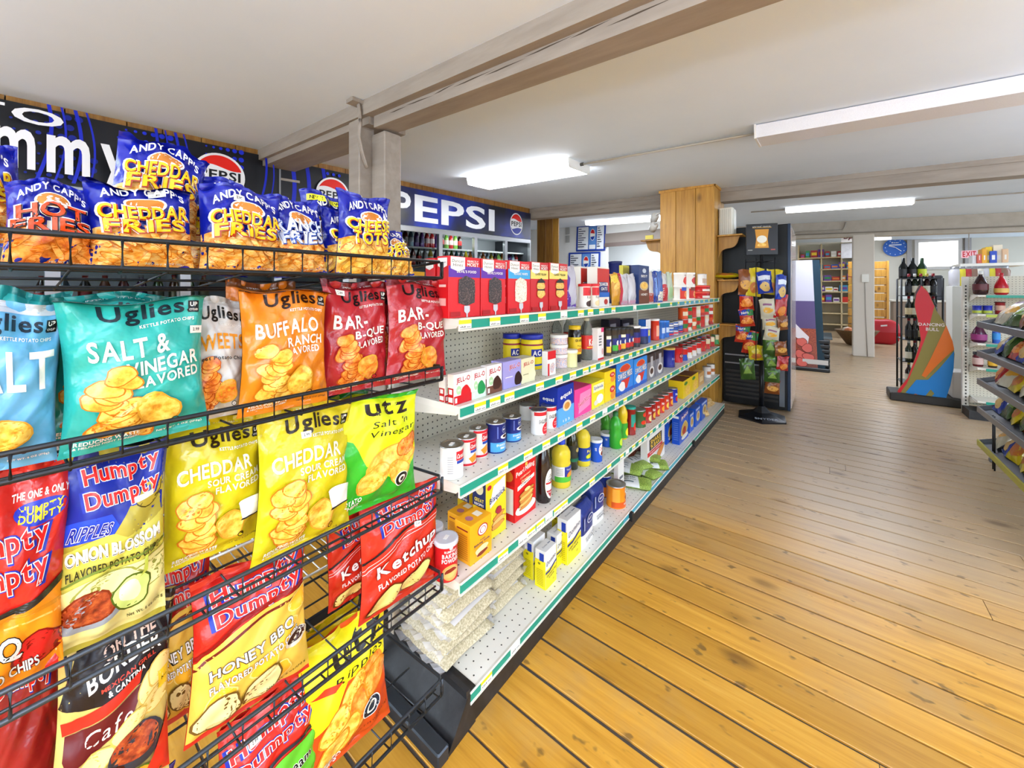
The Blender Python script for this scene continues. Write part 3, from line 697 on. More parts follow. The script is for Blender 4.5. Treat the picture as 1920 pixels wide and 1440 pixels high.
# ================================================================== CHIP RACK
RX, RXB, RY0, RY1 = -0.907, -1.30, -0.45, 0.805
WIRE = M('#1e2023', 0.42, 0.35); WIREG = M('#3b4046', 0.36, 0.5)
LIPS = [(1.435, 1.484), (1.128, 1.168), (0.790, 0.833), (0.493, 0.540), (0.176, 0.223)]
rack = empty('wire_chip_rack', (-1.1, 0.2, 0)); tag(rack, 'black wire snack rack with five lipped shelves full of chip bags', 'rack')
rl = Vector(rack.location)
def rput(b, name, par=None):
    o = b.build(name, par or rack)
    if par is None: o.matrix_parent_inverse = Matrix.Translation(-rl)
    return o
for k, (z0, z1) in enumerate(LIPS):
    e = empty('wire_shelf', (0, 0, 0), 0, rack); e.matrix_parent_inverse = Matrix.Translation(-rl)
    m = WIRE if k < 2 else WIREG; zb = z0 - 0.035
    b = MB()
    def loop(z, r, x): b.tube([(RXB, RY0, z - (z0 - zb) if z < z1 else z), (x, RY0, z), (x, RY1 - 0.012, z), (x - 0.012, RY1, z), (RXB, RY1, z - 0.03)], r, m, 8)
    loop(z1, 0.0045, RX); b.build('top_rail', e)
    b = MB(); b.tube([(RX, RY0, z0), (RX, RY1, z0)], 0.0045, m); b.tube([(RX, RY1, z0), (RX, RY1, z1)], 0.0042, m); b.build('front_rail', e)
    b = MB(); b.tube([(RX - 0.03, RY0, z0 - 0.004), (RX - 0.03, RY1, z0 - 0.004)], 0.0028, m); b.tube([(RX - 0.16, RY0, z0 - 0.016), (RX - 0.16, RY1, z0 - 0.016)], 0.0028, m)
    b.tube([(RX - 0.29, RY0, z0 - 0.03), (RX - 0.29, RY1, z0 - 0.03)], 0.0028, m); b.tube([(RXB, RY0, zb), (RXB, RY1, zb)], 0.004, m); b.build('cross_rail', e)
    y = 0.054 - 0.057 * 8; i = 0
    while y < RY1:
        if y > RY0:
            b = MB(); b.tube([(RX - 0.001, y, z1 + 0.001), (RX + 0.0035, y, z1 - 0.004), (RX + 0.003, y, z0 + 0.004), (RX, y, z0 - 0.003), (RX - 0.03, y, z0 - 0.007)], 0.0022, m, 6); b.build('lip_wire', e)
            if i % 2 == 0: b = MB(); b.tube([(RX, y, z0 - 0.005), (RXB, y, zb)], 0.0022, m, 6); b.build('deck_wire', e)
        y += 0.057; i += 1
for yy in (RY0 + 0.02, RY1 - 0.02):
    b = MB(); b.bbox(RXB - 0.03, RXB, yy - 0.015, yy + 0.015, 0.02, 1.62, WIRE, 0.003); rput(b, 'upright')
    b = MB(); b.bbox(RXB - 0.03, RX + 0.03, yy - 0.022, yy + 0.022, 0.0, 0.045, WIREG, 0.004); rput(b, 'foot')
for z in (0.30, 1.58): b = MB(); b.bbox(RXB - 0.02, RXB - 0.005, RY0 + 0.03, RY1 - 0.03, z, z + 0.03, WIRE); rput(b, 'back_rail')
# ================================================================== CHIP BAGS
FILM = {}
def film(col, rough=0.2):
    k = (col, rough)
    if k in FILM: return FILM[k]
    m, nt, b = nodemat('bag_film_' + col.strip('#')); tc = nt.nodes.new('ShaderNodeTexCoord')
    b.inputs['Base Color'].default_value = tuple(c * 0.82 for c in rgb(col)[:3]) + (1,); b.inputs['Roughness'].default_value = rough; b.inputs['Specular IOR Level'].default_value = 0.5
    n = noise(nt, tc.outputs['Object'], 24, 3, 0.6); v = nt.nodes.new('ShaderNodeTexVoronoi'); v.feature = 'DISTANCE_TO_EDGE'; v.inputs['Scale'].default_value = 13
    nt.links.new(tc.outputs['Object'], v.inputs['Vector'])
    h = mathn(nt, 'ADD', mathn(nt, 'MULTIPLY', n, 0.7), mathn(nt, 'MULTIPLY', v.outputs['Distance'], 0.5))
    bp = nt.nodes.new('ShaderNodeBump'); bp.inputs['Strength'].default_value = 0.6; bp.inputs['Distance'].default_value = 0.007
    nt.links.new(h, bp.inputs['Height']); nt.links.new(bp.outputs[0], b.inputs['Normal'])
    FILM[k] = m; return m
def sstep(a, b, x): t = max(0.0, min(1.0, (x - a) / (b - a))); return t * t * (3 - 2 * t)
class BagShape:
    def __init__(s, W, H, D, seed, puff=1.0, crump=1.0, flop=0.0):
        s.W, s.H, s.D = W, H, D; r = random.Random(seed); s.ph = [r.uniform(0, 6.28) for _ in range(14)]; s.fr = [r.uniform(0.8, 1.25) for _ in range(6)]
        s.cr = crump; s.flop = flop; s.tw = r.uniform(-0.02, 0.02)
    def half(s, u, v):
        """half thickness at u,v in 0..1"""
        a = abs(2 * u - 1); e = max(0.0, 1 - a ** 2.6) ** 0.62
        q = sstep(0.035, 0.30, v) * sstep(0.035, 0.34, 1 - v)
        p = 0.20 + 0.80 * (0.55 * q + 0.45 * sin(pi * max(0, min(1, v))) ** 0.8)
        seal = sstep(0.03, 0.09, v) * sstep(0.03, 0.085, 1 - v)
        return s.D / 2 * e * p * seal + 0.0012
    def wr(s, u, v):
        c = s.cr; p = s.ph; f = s.fr
        near_t = exp(-((1 - v) / 0.20) ** 2); near_b = exp(-(v / 0.17) ** 2)
        w = 0.0045 * near_t * sin(2 * pi * (3.1 * f[0] * u + 0.5 * v) + p[0]) + 0.0038 * near_b * sin(2 * pi * (3.6 * f[1] * u - 0.4 * v) + p[1])
        w += 0.0028 * sin(2 * pi * (1.3 * f[2] * u + 1.7 * f[3] * v) + p[2]) + 0.0017 * sin(2 * pi * (2.9 * f[3] * u - 3.3 * f[4] * v) + p[3])
        side = exp(-((min(u, 1 - u)) / 0.13) ** 2)
        w += 0.0032 * side * sin(2 * pi * 4.2 * f[4] * v + p[4] + (2.0 if u > 0.5 else 0))
        fold = abs(sin(pi * (1.1 * f[5] * u + 0.8 * v) + p[5])); w += -0.0020 * exp(-(fold / 0.10) ** 2)
        w += -0.0022 * exp(-(abs(sin(pi * (1.5 * f[0] * v - 0.9 * u) + p[6])) / 0.08) ** 2)
        return w * c * sstep(0.0, 0.06, u) * sstep(0.0, 0.06, 1 - u)
    def pt(s, u, v, side, off=0.0):
        """front faces -Y; side +1 front, -1 back"""
        u = max(0.0, min(1.0, u)); v = max(0.0, min(1.0, v))
        x = (u - 0.5) * s.W * (1 - 0.075 * sin(pi * v) ** 0.7 + 0.02 * sin(5.0 * v + s.ph[7]))
        y = -side * (s.half(u, v) + (0.6 if side < 0 else 1.0) * s.wr(u, v) * sstep(0.0, 0.12, v + 0.03)) - side * off
        z = v * s.H + 0.006 * sin(2 * pi * u * 1.1 + s.ph[8]) * v + s.tw * (u - 0.5) * s.H * v
        if s.flop and v > 0.90:                                     # crimped top flops forward
            q = (v - 0.90) / 0.10; y -= s.flop * 0.045 * q * q; z -= s.flop * 0.028 * q * q
        y += 0.006 * sin(2 * pi * u * 1.6 + s.ph[9]) * sstep(0.88, 1.0, v)
        return (x, y, z)
    def body(s, col, nu=42, nv=54, top=None, bot=None, name='chip_bag', rough=0.2):
        b = MB(); m = film(col, rough)
        for side in (1, -1):
            vs = [s.pt(i / nu, j / nv, side) for j in range(nv + 1) for i in range(nu + 1)]
            fs = []
            for j in range(nv):
                for i in range(nu):
                    a = j * (nu + 1) + i; q = (a, a + 1, a + nu + 2, a + nu + 1); fs.append(q if side > 0 else q[::-1])
            b.add(vs, fs, m, True)
        return b.mesh(name)
    def strip(s, v0, v1, col, name):
        """crimped seal: narrow band that carries a fine zigzag"""
        b = MB(); nu = 40; nv = 6
        for side in (1, -1):
            vs = [s.pt(i / nu, v0 + (v1 - v0) * j / nv, side, 0.0007 + 0.0006 * (j % 2)) for j in range(nv + 1) for i in range(nu + 1)]
            fs = []
            for j in range(nv):
                for i in range(nu):
                    a = j * (nu + 1) + i; q = (a, a + 1, a + nu + 2, a + nu + 1); fs.append(q if side > 0 else q[::-1])
            b.add(vs, fs, film(col), True)
        return b.mesh(name)
WT = '#f1efe8'
def uglies(base, dark, flav, logo='#2a1a12', chip='chip', tcol=WT, seed=1):
    d = [('R', 0.0, 0.93, 1.0, 0.995, dark), ('T', 'IMPERFECTLY DELICIOUS', 0.55, 0.955, 0.55, 0.014, '#cfd8d4', {'wgt': 0})]
    d += [('T', 'Uglies.', 0.56, 0.855, 0.66, 0.135, logo, {'wgt': 1, 'rot': 0.02}), ('T', 'KETTLE POTATO CHIPS', 0.70, 0.775, 0.42, 0.022, WT, {'rot': 0.02})]
    d += [('R', 0.86, 0.82, 0.95, 0.90, '#1c1c1c'), ('T', 'UP', 0.905, 0.875, 0.06, 0.03, WT), ('T', 'CYCLED', 0.905, 0.838, 0.07, 0.014, WT)]
    y = 0.70
    for (t, cx, w, h) in flav:
        d.append(('T', t, cx, y - h / 2, w, h, tcol, {'rot': 0.06})); y -= h + 0.012
    rn = random.Random(seed)
    pile = []
    for i in range(13):
        q = i / 12.0; pile.append(('B', 0.16 + 0.20 * rn.random() + 0.10 * (1 - q), 0.12 + 0.36 * q * (0.9 + 0.1 * rn.random()), 0.15 - 0.03 * q, 0.060, rn.uniform(-0.5, 0.5), seed * 17 + i, chip, '#c8701a' if chip == 'chip' else '#b8480e'))
    d += pile + [('B', 0.60, 0.22, 0.17, 0.105, -0.5, seed + 5, chip, '#d99a2c')]
    d += [('T', 'REDUCING WASTE', 0.27, 0.082, 0.40, 0.026, WT, {'rot': 0.05}), ('T', '& HELPING FIGHT HUNGER!', 0.27, 0.055, 0.40, 0.015, WT, {'rot': 0.05}),
          ('T', 'NET WT. 6 OZ (170g)', 0.76, 0.06, 0.34, 0.018, '#2b2b2b' if base > '#c' else WT, {'rot': 0.03}), ('E', 0.72, 0.115, 0.035, 0.022, logo), ('E', 0.72, 0.115, 0.026, 0.016, base), ('T', 'U', 0.72, 0.115, 0.02, 0.016, logo)]
    return d
def capps(lines, band, lcol, lout, chip='fry', seed=1, new=False):
    d = [('P', [(0, 0.04), (1, 0.04), (1, 0.42), (0.8, 0.46), (0.5, 0.44), (0.2, 0.47), (0, 0.42)], chip)]
    rn = random.Random(seed)
    for i in range(22): d.append(('B', rn.uniform(0.03, 0.97), rn.uniform(0.08, 0.40), 0.13, 0.035, rn.uniform(-1.2, 1.2), seed * 13 + i, chip, '#d06a14'))
    d += [('T', "ANDY CAPP'S", 0.5, 0.835, 0.78, 0.10, WT, {'arc': 0.10}), ('E', 0.5, 0.71, 0.21, 0.09, WT), ('E', 0.5, 0.71, 0.185, 0.078, '#c8792e')]
    out = list(d); y = 0.68; pos = []
    for t, w, h in lines: pos.append((t, w, h, y - h / 2)); y -= h + 0.006
    for t, w, h, cy in pos: out.append(('T', t, 0.5, cy, w * 1.03, h * 1.10, WT, {'out': WT, 'rot': 0.03}))
    for t, w, h, cy in pos: out.append(('T', t, 0.507, cy - 0.006, w, h * 1.02, lout, {'out': lout, 'rot': 0.03}))
    for t, w, h, cy in pos: out.append(('T', t, 0.5, cy, w, h, lcol, {'rot': 0.03}))
    out.append(('T', 'NET WT 3 OZ (85g)', 0.68, 0.065, 0.4, 0.02, WT))
    if new: out += [('R', 0.05, 0.86, 0.34, 0.93, '#e8e22a'), ('T', 'NEW!', 0.195, 0.895, 0.22, 0.04, '#141414'), ('R', 0.40, 0.86, 0.69, 0.93, '#e8e22a'), ('T', 'NEW!', 0.545, 0.895, 0.22, 0.04, '#141414'), ('R', 0.74, 0.86, 0.97, 0.93, '#e8e22a')]
    return out
def dumpty_logo(cx, cy, w, h, rot):
    """stacked two-word red name with white and blue edges"""
    d = []
    for t, dy in (('Humpty', h * 0.27), ('Dumpty', -h * 0.23)):
        x, y = cx - sin(rot) * dy * 0.9, cy + dy
        d += [('T', t, x, y, w * 1.08, h * 0.52, '#1d2ea0', {'out': '#1d2ea0', 'rot': rot})]
    for t, dy in (('Humpty', h * 0.27), ('Dumpty', -h * 0.23)):
        x, y = cx - sin(rot) * dy * 0.9, cy + dy
        d += [('T', t, x, y, w, h * 0.46, WT, {'out': WT, 'rot': rot})]
    for t, dy in (('Humpty', h * 0.27), ('Dumpty', -h * 0.23)):
        x, y = cx - sin(rot) * dy * 0.9, cy + dy
        d += [('T', t, x, y, w, h * 0.46, '#d8201c', {'rot': rot})]
    return d
def arcband(y0, y1, th, col, bow=0.10, lo=0.0, hi=1.0):
    a = [(lo + (hi - lo) * i / 14, y0 + (y1 - y0) * i / 14 + bow * sin(pi * i / 14)) for i in range(15)]
    return ('P', a + [(x, y + th) for x, y in reversed(a)], col)
def fill_below(y0, y1, bow, col, bottom=0.035):
    a = [(i / 14, y0 + (y1 - y0) * i / 14 + bow * sin(pi * i / 14)) for i in range(15)]
    return ('P', [(0, bottom), (1, bottom)] + [(x, y) for x, y in reversed(a)], col)
NBAG = [0]
def bag(desc, pxl, pxr, ytop, zb, base, specs, Xf=-0.955, lean=0.10, roll=0.0, D=0.065, seed=None, flop=0.0, group='chip bags on the wire rack', H=None, W=None, sticker=None, yaw=0.0, name='chip_bag', crump=1.25, seal=None, rough=0.2, cat='chip bag'):
    NBAG[0] += 1; seed = seed or NBAG[0] * 7 + 3
    y0, y1 = Yat(pxl, Xf), Yat(pxr, Xf); yc = (y0 + y1) / 2; W = W or (y1 - y0) * 1.03
    if H is None:
        H = 0.28
        for _ in range(6): xt = Xf - H * sin(lean); H = (Zat(ytop, xt, yc) - zb) / cos(lean)
    sh = BagShape(W, H, D, seed, 1.0, crump, flop)
    o = put(name, sh.body(base, rough=rough)); tag(o, desc, cat, group)
    o.location = (Xf - D * 0.35, yc, zb)
    o.rotation_euler = (Matrix.Rotation(pi / 2 + yaw, 4, 'Z') @ Matrix.Rotation(-lean, 4, 'X') @ Matrix.Rotation(roll, 4, 'Y')).to_euler()
    if specs:
        p = Print(W, H, lambda u, v, off: sh.pt(u / W, v / H, 1, off), 0.009, 0.0008, 0.00018); p.rough = 0.24; p.draw(specs); p.build('bag_print', o)
    if seal: put('crimped_seal', sh.strip(0.955, 1.0, seal, 'crimped_seal'), o)
    else: put('crimped_seal', sh.strip(0.965, 1.0, base, 'crimped_seal'), o)
    if sticker:
        sx, sy, rot = sticker; p = Print(W, H, lambda u, v, off: sh.pt(u / W, v / H, 1, off), 0.012, 0.004, 0.0003)
        w_, h_ = 0.022 / W / 2, 0.014 / H / 2; p.poly([(sx - w_, sy - h_), (sx + w_, sy - h_), (sx + w_, sy + h_), (sx - w_, sy + h_)], '#eceae2'); p.text('2.99', sx, sy, 0.012 / W, 0.006 / H, '#3a3a3a'); p.build('price_sticker', o)
    return o
ROW = [z0 - 0.002 for z0, z1 in LIPS]
NV = '#1420a0'; CH = '#f3c51c'; CO = '#a83410'
# ---- top row: blue corn snack bags
HOT = capps([('HOT', 0.80, 0.15), ('FRIES', 0.90, 0.14)], None, '#e8481c', '#2a120c', 'chipo', 3)
CHE = capps([('CHEDDAR', 0.86, 0.14), ('FRIES', 0.78, 0.14)], None, CH, CO, 'fry', 4)
RAN = capps([('RANCH', 0.88, 0.145), ('FRIES', 0.8, 0.14)], None, '#dfe8f4', '#2a4aa0', 'fry', 5)
TOT = capps([('CHEESE', 0.86, 0.135), ('TOTS', 0.68, 0.15)], None, '#f2d61e', CO, 'chip', 6)
TOTN = capps([('CHEESE', 0.86, 0.135), ('TOTS', 0.68, 0.15)], None, '#f2d61e', CO, 'chip', 6, True)
SB = '#1a2478'
bag('blue snack bag cut off by the left edge of the photo, top row', -140, 48, 268, ROW[0] + 0.035, NV, CHE, -1.03, 0.05, -0.05, seed=3)
bag('blue cheddar fries bag tipped over on top of its row', 190, 372, 258, ROW[0] + 0.075, NV, CHE, -1.055, 0.25, 0.16, seed=11, D=0.07, flop=0.4)
bag('blue bag tucked behind the cheddar fries bags, only its top shows', 345, 470, 332, ROW[0], NV, CHE, -1.10, 0.02, 0.04, seed=12)
bag('blue hot fries bag with red lettering on the top row', 2, 178, 338, ROW[0], NV, HOT, -0.965, 0.08, 0.02, seed=13, D=0.075, sticker=(0.55, 0.44, 0.1))
bag('blue cheddar fries bag right beside the hot fries bag', 168, 372, 342, ROW[0], NV, CHE, -0.955, 0.12, -0.03, seed=14, D=0.075, flop=0.5, sticker=(0.62, 0.86, 0.2))
bag('blue cheddar fries bag in the middle of the top row', 378, 532, 350, ROW[0], NV, CHE, -0.965, 0.06, 0.02, seed=15, D=0.07, sticker=(0.42, 0.83, 0.3))
bag('blue ranch fries bag with pale blue lettering', 522, 622, 372, ROW[0], NV, RAN, -0.985, 0.10, -0.10, seed=16)
bag('blue snack bag with yellow new flags behind the cheese tots', 566, 668, 362, ROW[0], NV, TOTN, -1.06, 0.02, 0.03, seed=17)
bag('blue cheese tots bag half hidden behind its neighbour', 612, 690, 395, ROW[0], NV, TOT, -1.01, 0.05, 0.0, seed=18)
bag('upright blue cheese tots bag with yellow lettering', 638, 735, 364, ROW[0], NV, TOT, -0.965, 0.03, 0.03, seed=19, D=0.06)
bag('slumped blue cheese tots bag at the right end of the top row', 728, 785, 436, ROW[0], NV, TOT, -0.97, 0.22, -0.22, seed=20, D=0.05)
# ---- second row: kettle chips
TEA = '#2fb3a6'
SV = uglies(TEA, '#0f6f66', [('SALT &', 0.42, 0.56, 0.13), ('VINEGAR', 0.66, 0.56, 0.095), ('FLAVORED', 0.67, 0.54, 0.07)], '#1a2a30', 'chip', WT, 2)
LB = uglies('#6fb6dc', '#c8ccd0', [('SALT', 0.52, 0.88, 0.24)], '#22303c', 'chip', WT, 3)
SWP = uglies('#d9d6d0', '#b8b4ac', [('SWEETS', 0.5, 0.80, 0.13)], '#1c1a18', 'chipo', '#d98a1e', 4) + [('T', 'Sweet Potato Chips', 0.5, 0.50, 0.84, 0.04, '#222222')]
BUF = uglies('#ee8a1a', '#6a3a12', [('BUFFALO', 0.46, 0.72, 0.115), ('RANCH', 0.66, 0.46, 0.075), ('FLAVORED', 0.62, 0.46, 0.055)], '#2a140a', 'chip', '#f3ece2', 5)
BBQ = uglies('#b8242c', '#6a1216', [('BAR-', 0.34, 0.50, 0.12), ('B-QUE', 0.64, 0.52, 0.085), ('FLAVORED', 0.64, 0.52, 0.06)], '#1a0a0a', 'chipo', WT, 6)
bag('teal bag poking out at the far left behind pale blue bag', -60, 95, 545, ROW[1], '#2f9f98', [], -1.04, 0.04, 0.1, seed=31, seal='#1c7f78')
bag('pale blue salt kettle chip bag with silver top seal', -150, 108, 568, ROW[1], '#69b2da', LB, -0.95, 0.07, 0.03, seed=32, D=0.08, seal='#c9ccd0')
bag('teal salt and vinegar bag half hidden behind its twin', 78, 330, 552, ROW[1], TEA, SV, -1.035, 0.06, 0.02, seed=33, D=0.07, seal='#0f7a6e')
bag('teal salt and vinegar kettle chip bag with price sticker', 116, 398, 546, ROW[1], TEA, SV, -0.94, 0.06, -0.02, seed=34, D=0.085, flop=0.7, seal='#0f7a6e', sticker=(0.93, 0.70, 1.4))
bag('white sweet potato chip bag between teal and orange bags', 348, 470, 560, ROW[1], '#dedbd5', SWP, -1.00, 0.04, 0.0, seed=35, D=0.06, seal='#b3afa6')
bag('orange chip bag showing only a sliver left of its twin', 428, 560, 528, ROW[1], '#e87f16', BUF, -1.02, 0.04, 0.02, seed=36, seal='#7a3c10')
bag('orange buffalo ranch kettle chip bag facing the aisle', 456, 622, 530, ROW[1], '#ee8a1a', BUF, -0.945, 0.05, 0.015, seed=37, D=0.075, flop=0.8, seal='#6a3210')
bag('red barbecue kettle chip bag next to the orange bag', 612, 733, 528, ROW[1], '#b8242c', BBQ, -0.975, 0.03, 0.01, seed=38, D=0.06, seal='#6a1216', sticker=(0.22, 0.9, 0.1))
bag('red barbecue bag squeezed between two red bags', 690, 775, 532, ROW[1], '#a82028', BBQ, -1.05, 0.02, -0.02, seed=39, seal='#6a1216')
bag('red barbecue kettle chip bag at the right end of its row', 732, 842, 522, ROW[1], '#b8242c', BBQ, -0.95, 0.05, 0.04, seed=40, D=0.06, seal='#7a1a20')
# ---- third row
YEL = '#dcc91c'
CSC = uglies(YEL, '#cbb51a', [('CHEDDAR', 0.46, 0.74, 0.105), ('SOUR CREAM', 0.64, 0.56, 0.05), ('FLAVORED', 0.68, 0.48, 0.05)], '#2a1e0c', 'chip', '#ecebd6', 7) + [('P', [(0.72, 0.24), (0.93, 0.24), (0.97, 0.36), (0.68, 0.36)], '#e8e8e4'), ('E', 0.825, 0.36, 0.15, 0.03, '#f6f6f2'), ('P', [(0.70, 0.225), (0.97, 0.235), (0.93, 0.245), (0.72, 0.24)], '#2a2a2a')]
ONE = [('R', 0, 0.93, 1, 0.955, '#e85040'), ('T', 'THE ONE & ONLY', 0.74, 0.85, 0.46, 0.035, WT, {'arc': 0.02}), ('E', 0.75, 0.775, 0.22, 0.055, '#2432a8'), ('T', 'HUMPTY', 0.75, 0.79, 0.36, 0.036, '#f2d61e'), ('T', 'DUMPTY', 0.75, 0.755, 0.36, 0.034, '#f2d61e')]
ONE += dumpty_logo(0.45, 0.58, 0.78, 0.28, 0.14) + [arcband(0.34, 0.42, 0.035, '#2a2620', -0.03), fill_below(0.34, 0.42, -0.03, '#ea8a1a'), arcband(0.24, 0.30, 0.008, '#f6b45a', 0.04), arcband(0.28, 0.33, 0.02, '#d0801a', 0.04)]
ONE += [('B', 0.80, 0.17, 0.20, 0.09, 0.3, 3, '#c8201c', '#7a100c'), ('T', 'BBQ', 0.45, 0.21, 0.44, 0.12, WT, {'out': '#141414', 'rot': 0.14}), ('T', 'POTATO CHIPS', 0.5, 0.10, 0.62, 0.05, WT, {'out': '#141414', 'rot': 0.12})]
ONI = [('R', 0, 0.56, 1, 0.96, '#1c2a8c'), ('P', [(0, 0.56), (0.45, 0.56), (0.52, 0.62), (0.45, 0.68), (0, 0.66)], '#2747c8'), fill_below(0.52, 0.60, 0.02, '#c9bd4e'), ('P', [(0.48, 0.58), (0.62, 0.70), (0.98, 0.80), (1, 0.60), (0.6, 0.55)], '#a99a3c'), ('B', 0.82, 0.73, 0.14, 0.07, 0.9, 4, '#b8a23a', '#4a3c14')]
ONI += dumpty_logo(0.56, 0.82, 0.70, 0.24, 0.14) + [('R', 0.66, 0.715, 0.86, 0.745, '#ece9d8'), ('T', 'RIPPLES', 0.27, 0.61, 0.36, 0.065, '#1c2a8c', {'out': '#e9e9e0', 'shear': 0.3})]
ONI += [('T', 'ONION BLOSSOM', 0.50, 0.505, 0.86, 0.066, '#1a1a1a', {'out': WT, 'rot': 0.07}), ('T', 'ONION BLOSSOM', 0.50, 0.507, 0.86, 0.060, WT, {'rot': 0.07}), ('T', 'FLAVORED POTATO CHIPS', 0.50, 0.425, 0.84, 0.042, '#26240e', {'rot': 0.07}), arcband(0.36, 0.43, 0.012, '#6a7a2a', 0.02), fill_below(0.34, 0.40, 0.02, '#ddd48a')]
ONI += [('B', 0.80, 0.30, 0.26, 0.08, 0.5, 9, '#e6de9a', '#8a8a3a'), ('B', 0.45, 0.33, 0.3, 0.06, 0.2, 12, '#e2da90', '#8a8a3a'), ('E', 0.30, 0.20, 0.30, 0.085, '#8f9398'), ('B', 0.28, 0.23, 0.25, 0.085, 0.2, 5, 'meat', '#7a2a10'), ('B', 0.66, 0.24, 0.19, 0.10, 0.3, 2, '#c9dc7a', '#4a5a1a'), ('B', 0.64, 0.25, 0.11, 0.06, 0.3, 6, '#e6ecc0', None), ('P', [(0.72, 0.31), (0.80, 0.33), (0.80, 0.42), (0.77, 0.42), (0.76, 0.34)], '#b9c44e'), ('T', 'Net Wt. 6 oz./170 g', 0.80, 0.10, 0.34, 0.025, '#3a3a20', {'rot': 0.1})]
GRN = '#2fb52a'
USV = [('P', [(0.30, 0.40), (0.18, 0.62), (0.0, 0.70), (0.0, 0.95), (1.0, 0.95), (1.0, 0.34), (0.9, 0.28), (0.6, 0.24)], '#d3dc1c'), ('T', 'utz', 0.60, 0.865, 0.52, 0.13, '#241812'), ('T', "Salt 'n", 0.62, 0.735, 0.46, 0.06, '#16180c', {'shear': 0.35, 'wgt': 0, 'rot': 0.06}), ('T', 'Vinegar', 0.64, 0.645, 0.58, 0.07, '#16180c', {'shear': 0.35, 'wgt': 0, 'rot': 0.06})]
USV += [('B', 0.62, 0.40, 0.30, 0.14, 0.1, 3, 'chip', '#e0a030'), ('B', 0.40, 0.27, 0.18, 0.12, 0.5, 4, 'chip', '#e0a030'), ('B', 0.72, 0.27, 0.18, 0.10, -0.5, 6, 'chip', '#e0a030'), ('B', 0.82, 0.50, 0.15, 0.10, 0.5, 7, 'chipo', '#c86a1a'), ('E', 0.76, 0.19, 0.10, 0.068, '#efefe6'), ('E', 0.76, 0.19, 0.09, 0.061, '#1c1c18'), ('E', 0.76, 0.19, 0.055, 0.037, '#e9e6d6'), ('E', 0.76, 0.19, 0.03, 0.02, '#2a2a24'), ('T', 'POTATO', 0.20, 0.115, 0.22, 0.04, WT), ('T', 'CHIPS', 0.20, 0.075, 0.18, 0.032, WT)]
bag('red and blue bag lying behind the first red bag, third row', -40, 100, 885, ROW[2], '#9c1a1c', dumpty_logo(0.5, 0.7, 0.7, 0.25, 0.1), -1.08, 0.1, 0.0, seed=50)
bag('red and orange barbecue chip bag at the left edge, third row', -165, 118, 880, ROW[2], '#d8281e', ONE, -0.945, 0.10, 0.05, seed=51, D=0.085, seal='#e03a2c')
bag('blue and olive onion blossom chip bag', 90, 312, 848, ROW[2], '#b9ac3c', ONI, -0.965, 0.05, 0.03, seed=52, D=0.075, seal='#26348c')
bag('yellow cheddar sour cream bag on the left of the yellow pair', 308, 500, 788, ROW[2] + 0.045, YEL, CSC, -1.0, 0.06, 0.02, seed=53, D=0.075, seal='#cbb51a')
bag('yellow cheddar bag wedged behind the pair of yellow bags', 430, 560, 800, ROW[2] + 0.03, YEL, CSC, -1.06, 0.04, -0.04, seed=54, seal='#cbb51a')
bag('yellow cheddar sour cream bag on the right of the yellow pair', 482, 662, 762, ROW[2], YEL, CSC, -0.95, 0.06, 0.05, seed=55, D=0.075, seal='#cbb51a', sticker=(0.42, 0.79, 1.2))
bag('yellow bag behind the green salt and vinegar bag', 560, 690, 745, ROW[2], '#b9c01c', [], -1.06, 0.03, 0.05, seed=56, seal='#2a7a24')
bag('green and yellow salt and vinegar chip bag', 622, 788, 742, ROW[2] + 0.01, GRN, USV, -0.96, 0.08, 0.06, seed=57, D=0.075, flop=0.2)
# ---- fourth row
HON = [('R', 0, 0.93, 1, 0.955, '#b81a16')] + dumpty_logo(0.52, 0.80, 0.78, 0.26, 0.12) + [arcband(0.50, 0.66, 0.03, '#8a1414', 0.10), fill_below(0.49, 0.65, 0.10, '#e2b648'), arcband(0.44, 0.60, 0.02, '#6a1a10', 0.10)]
HON += [('B', x, y, 0.12, 0.07, 0.3, i, '#eeb02c', '#f5d67a') for i, (x, y) in enumerate(((0.3, 0.36), (0.55, 0.30), (0.78, 0.42), (0.2, 0.22), (0.9, 0.6), (0.68, 0.18)))]
HON += [('T', 'HONEY BBQ', 0.47, 0.43, 0.74, 0.085, '#141414', {'out': '#141414', 'rot': 0.16}), ('T', 'HONEY BBQ', 0.47, 0.432, 0.74, 0.08, WT, {'rot': 0.16}), ('T', 'FLAVORED POTATO CHIPS', 0.50, 0.345, 0.78, 0.045, WT, {'out': '#3a2a1a', 'rot': 0.16}), ('E', 0.86, 0.34, 0.13, 0.05, '#d9cdb8'), ('E', 0.86, 0.35, 0.11, 0.035, '#3a160c'), ('B', 0.20, 0.14, 0.19, 0.10, 0.2, 5, '#f0dc9a', '#6a4a1a'), ('B', 0.55, 0.16, 0.19, 0.10, 0.4, 6, '#f0dc9a', '#6a4a1a'), ('T', 'Net Wt. 6 oz/170 g', 0.76, 0.10, 0.36, 0.025, '#2a1a0a', {'rot': 0.1})]
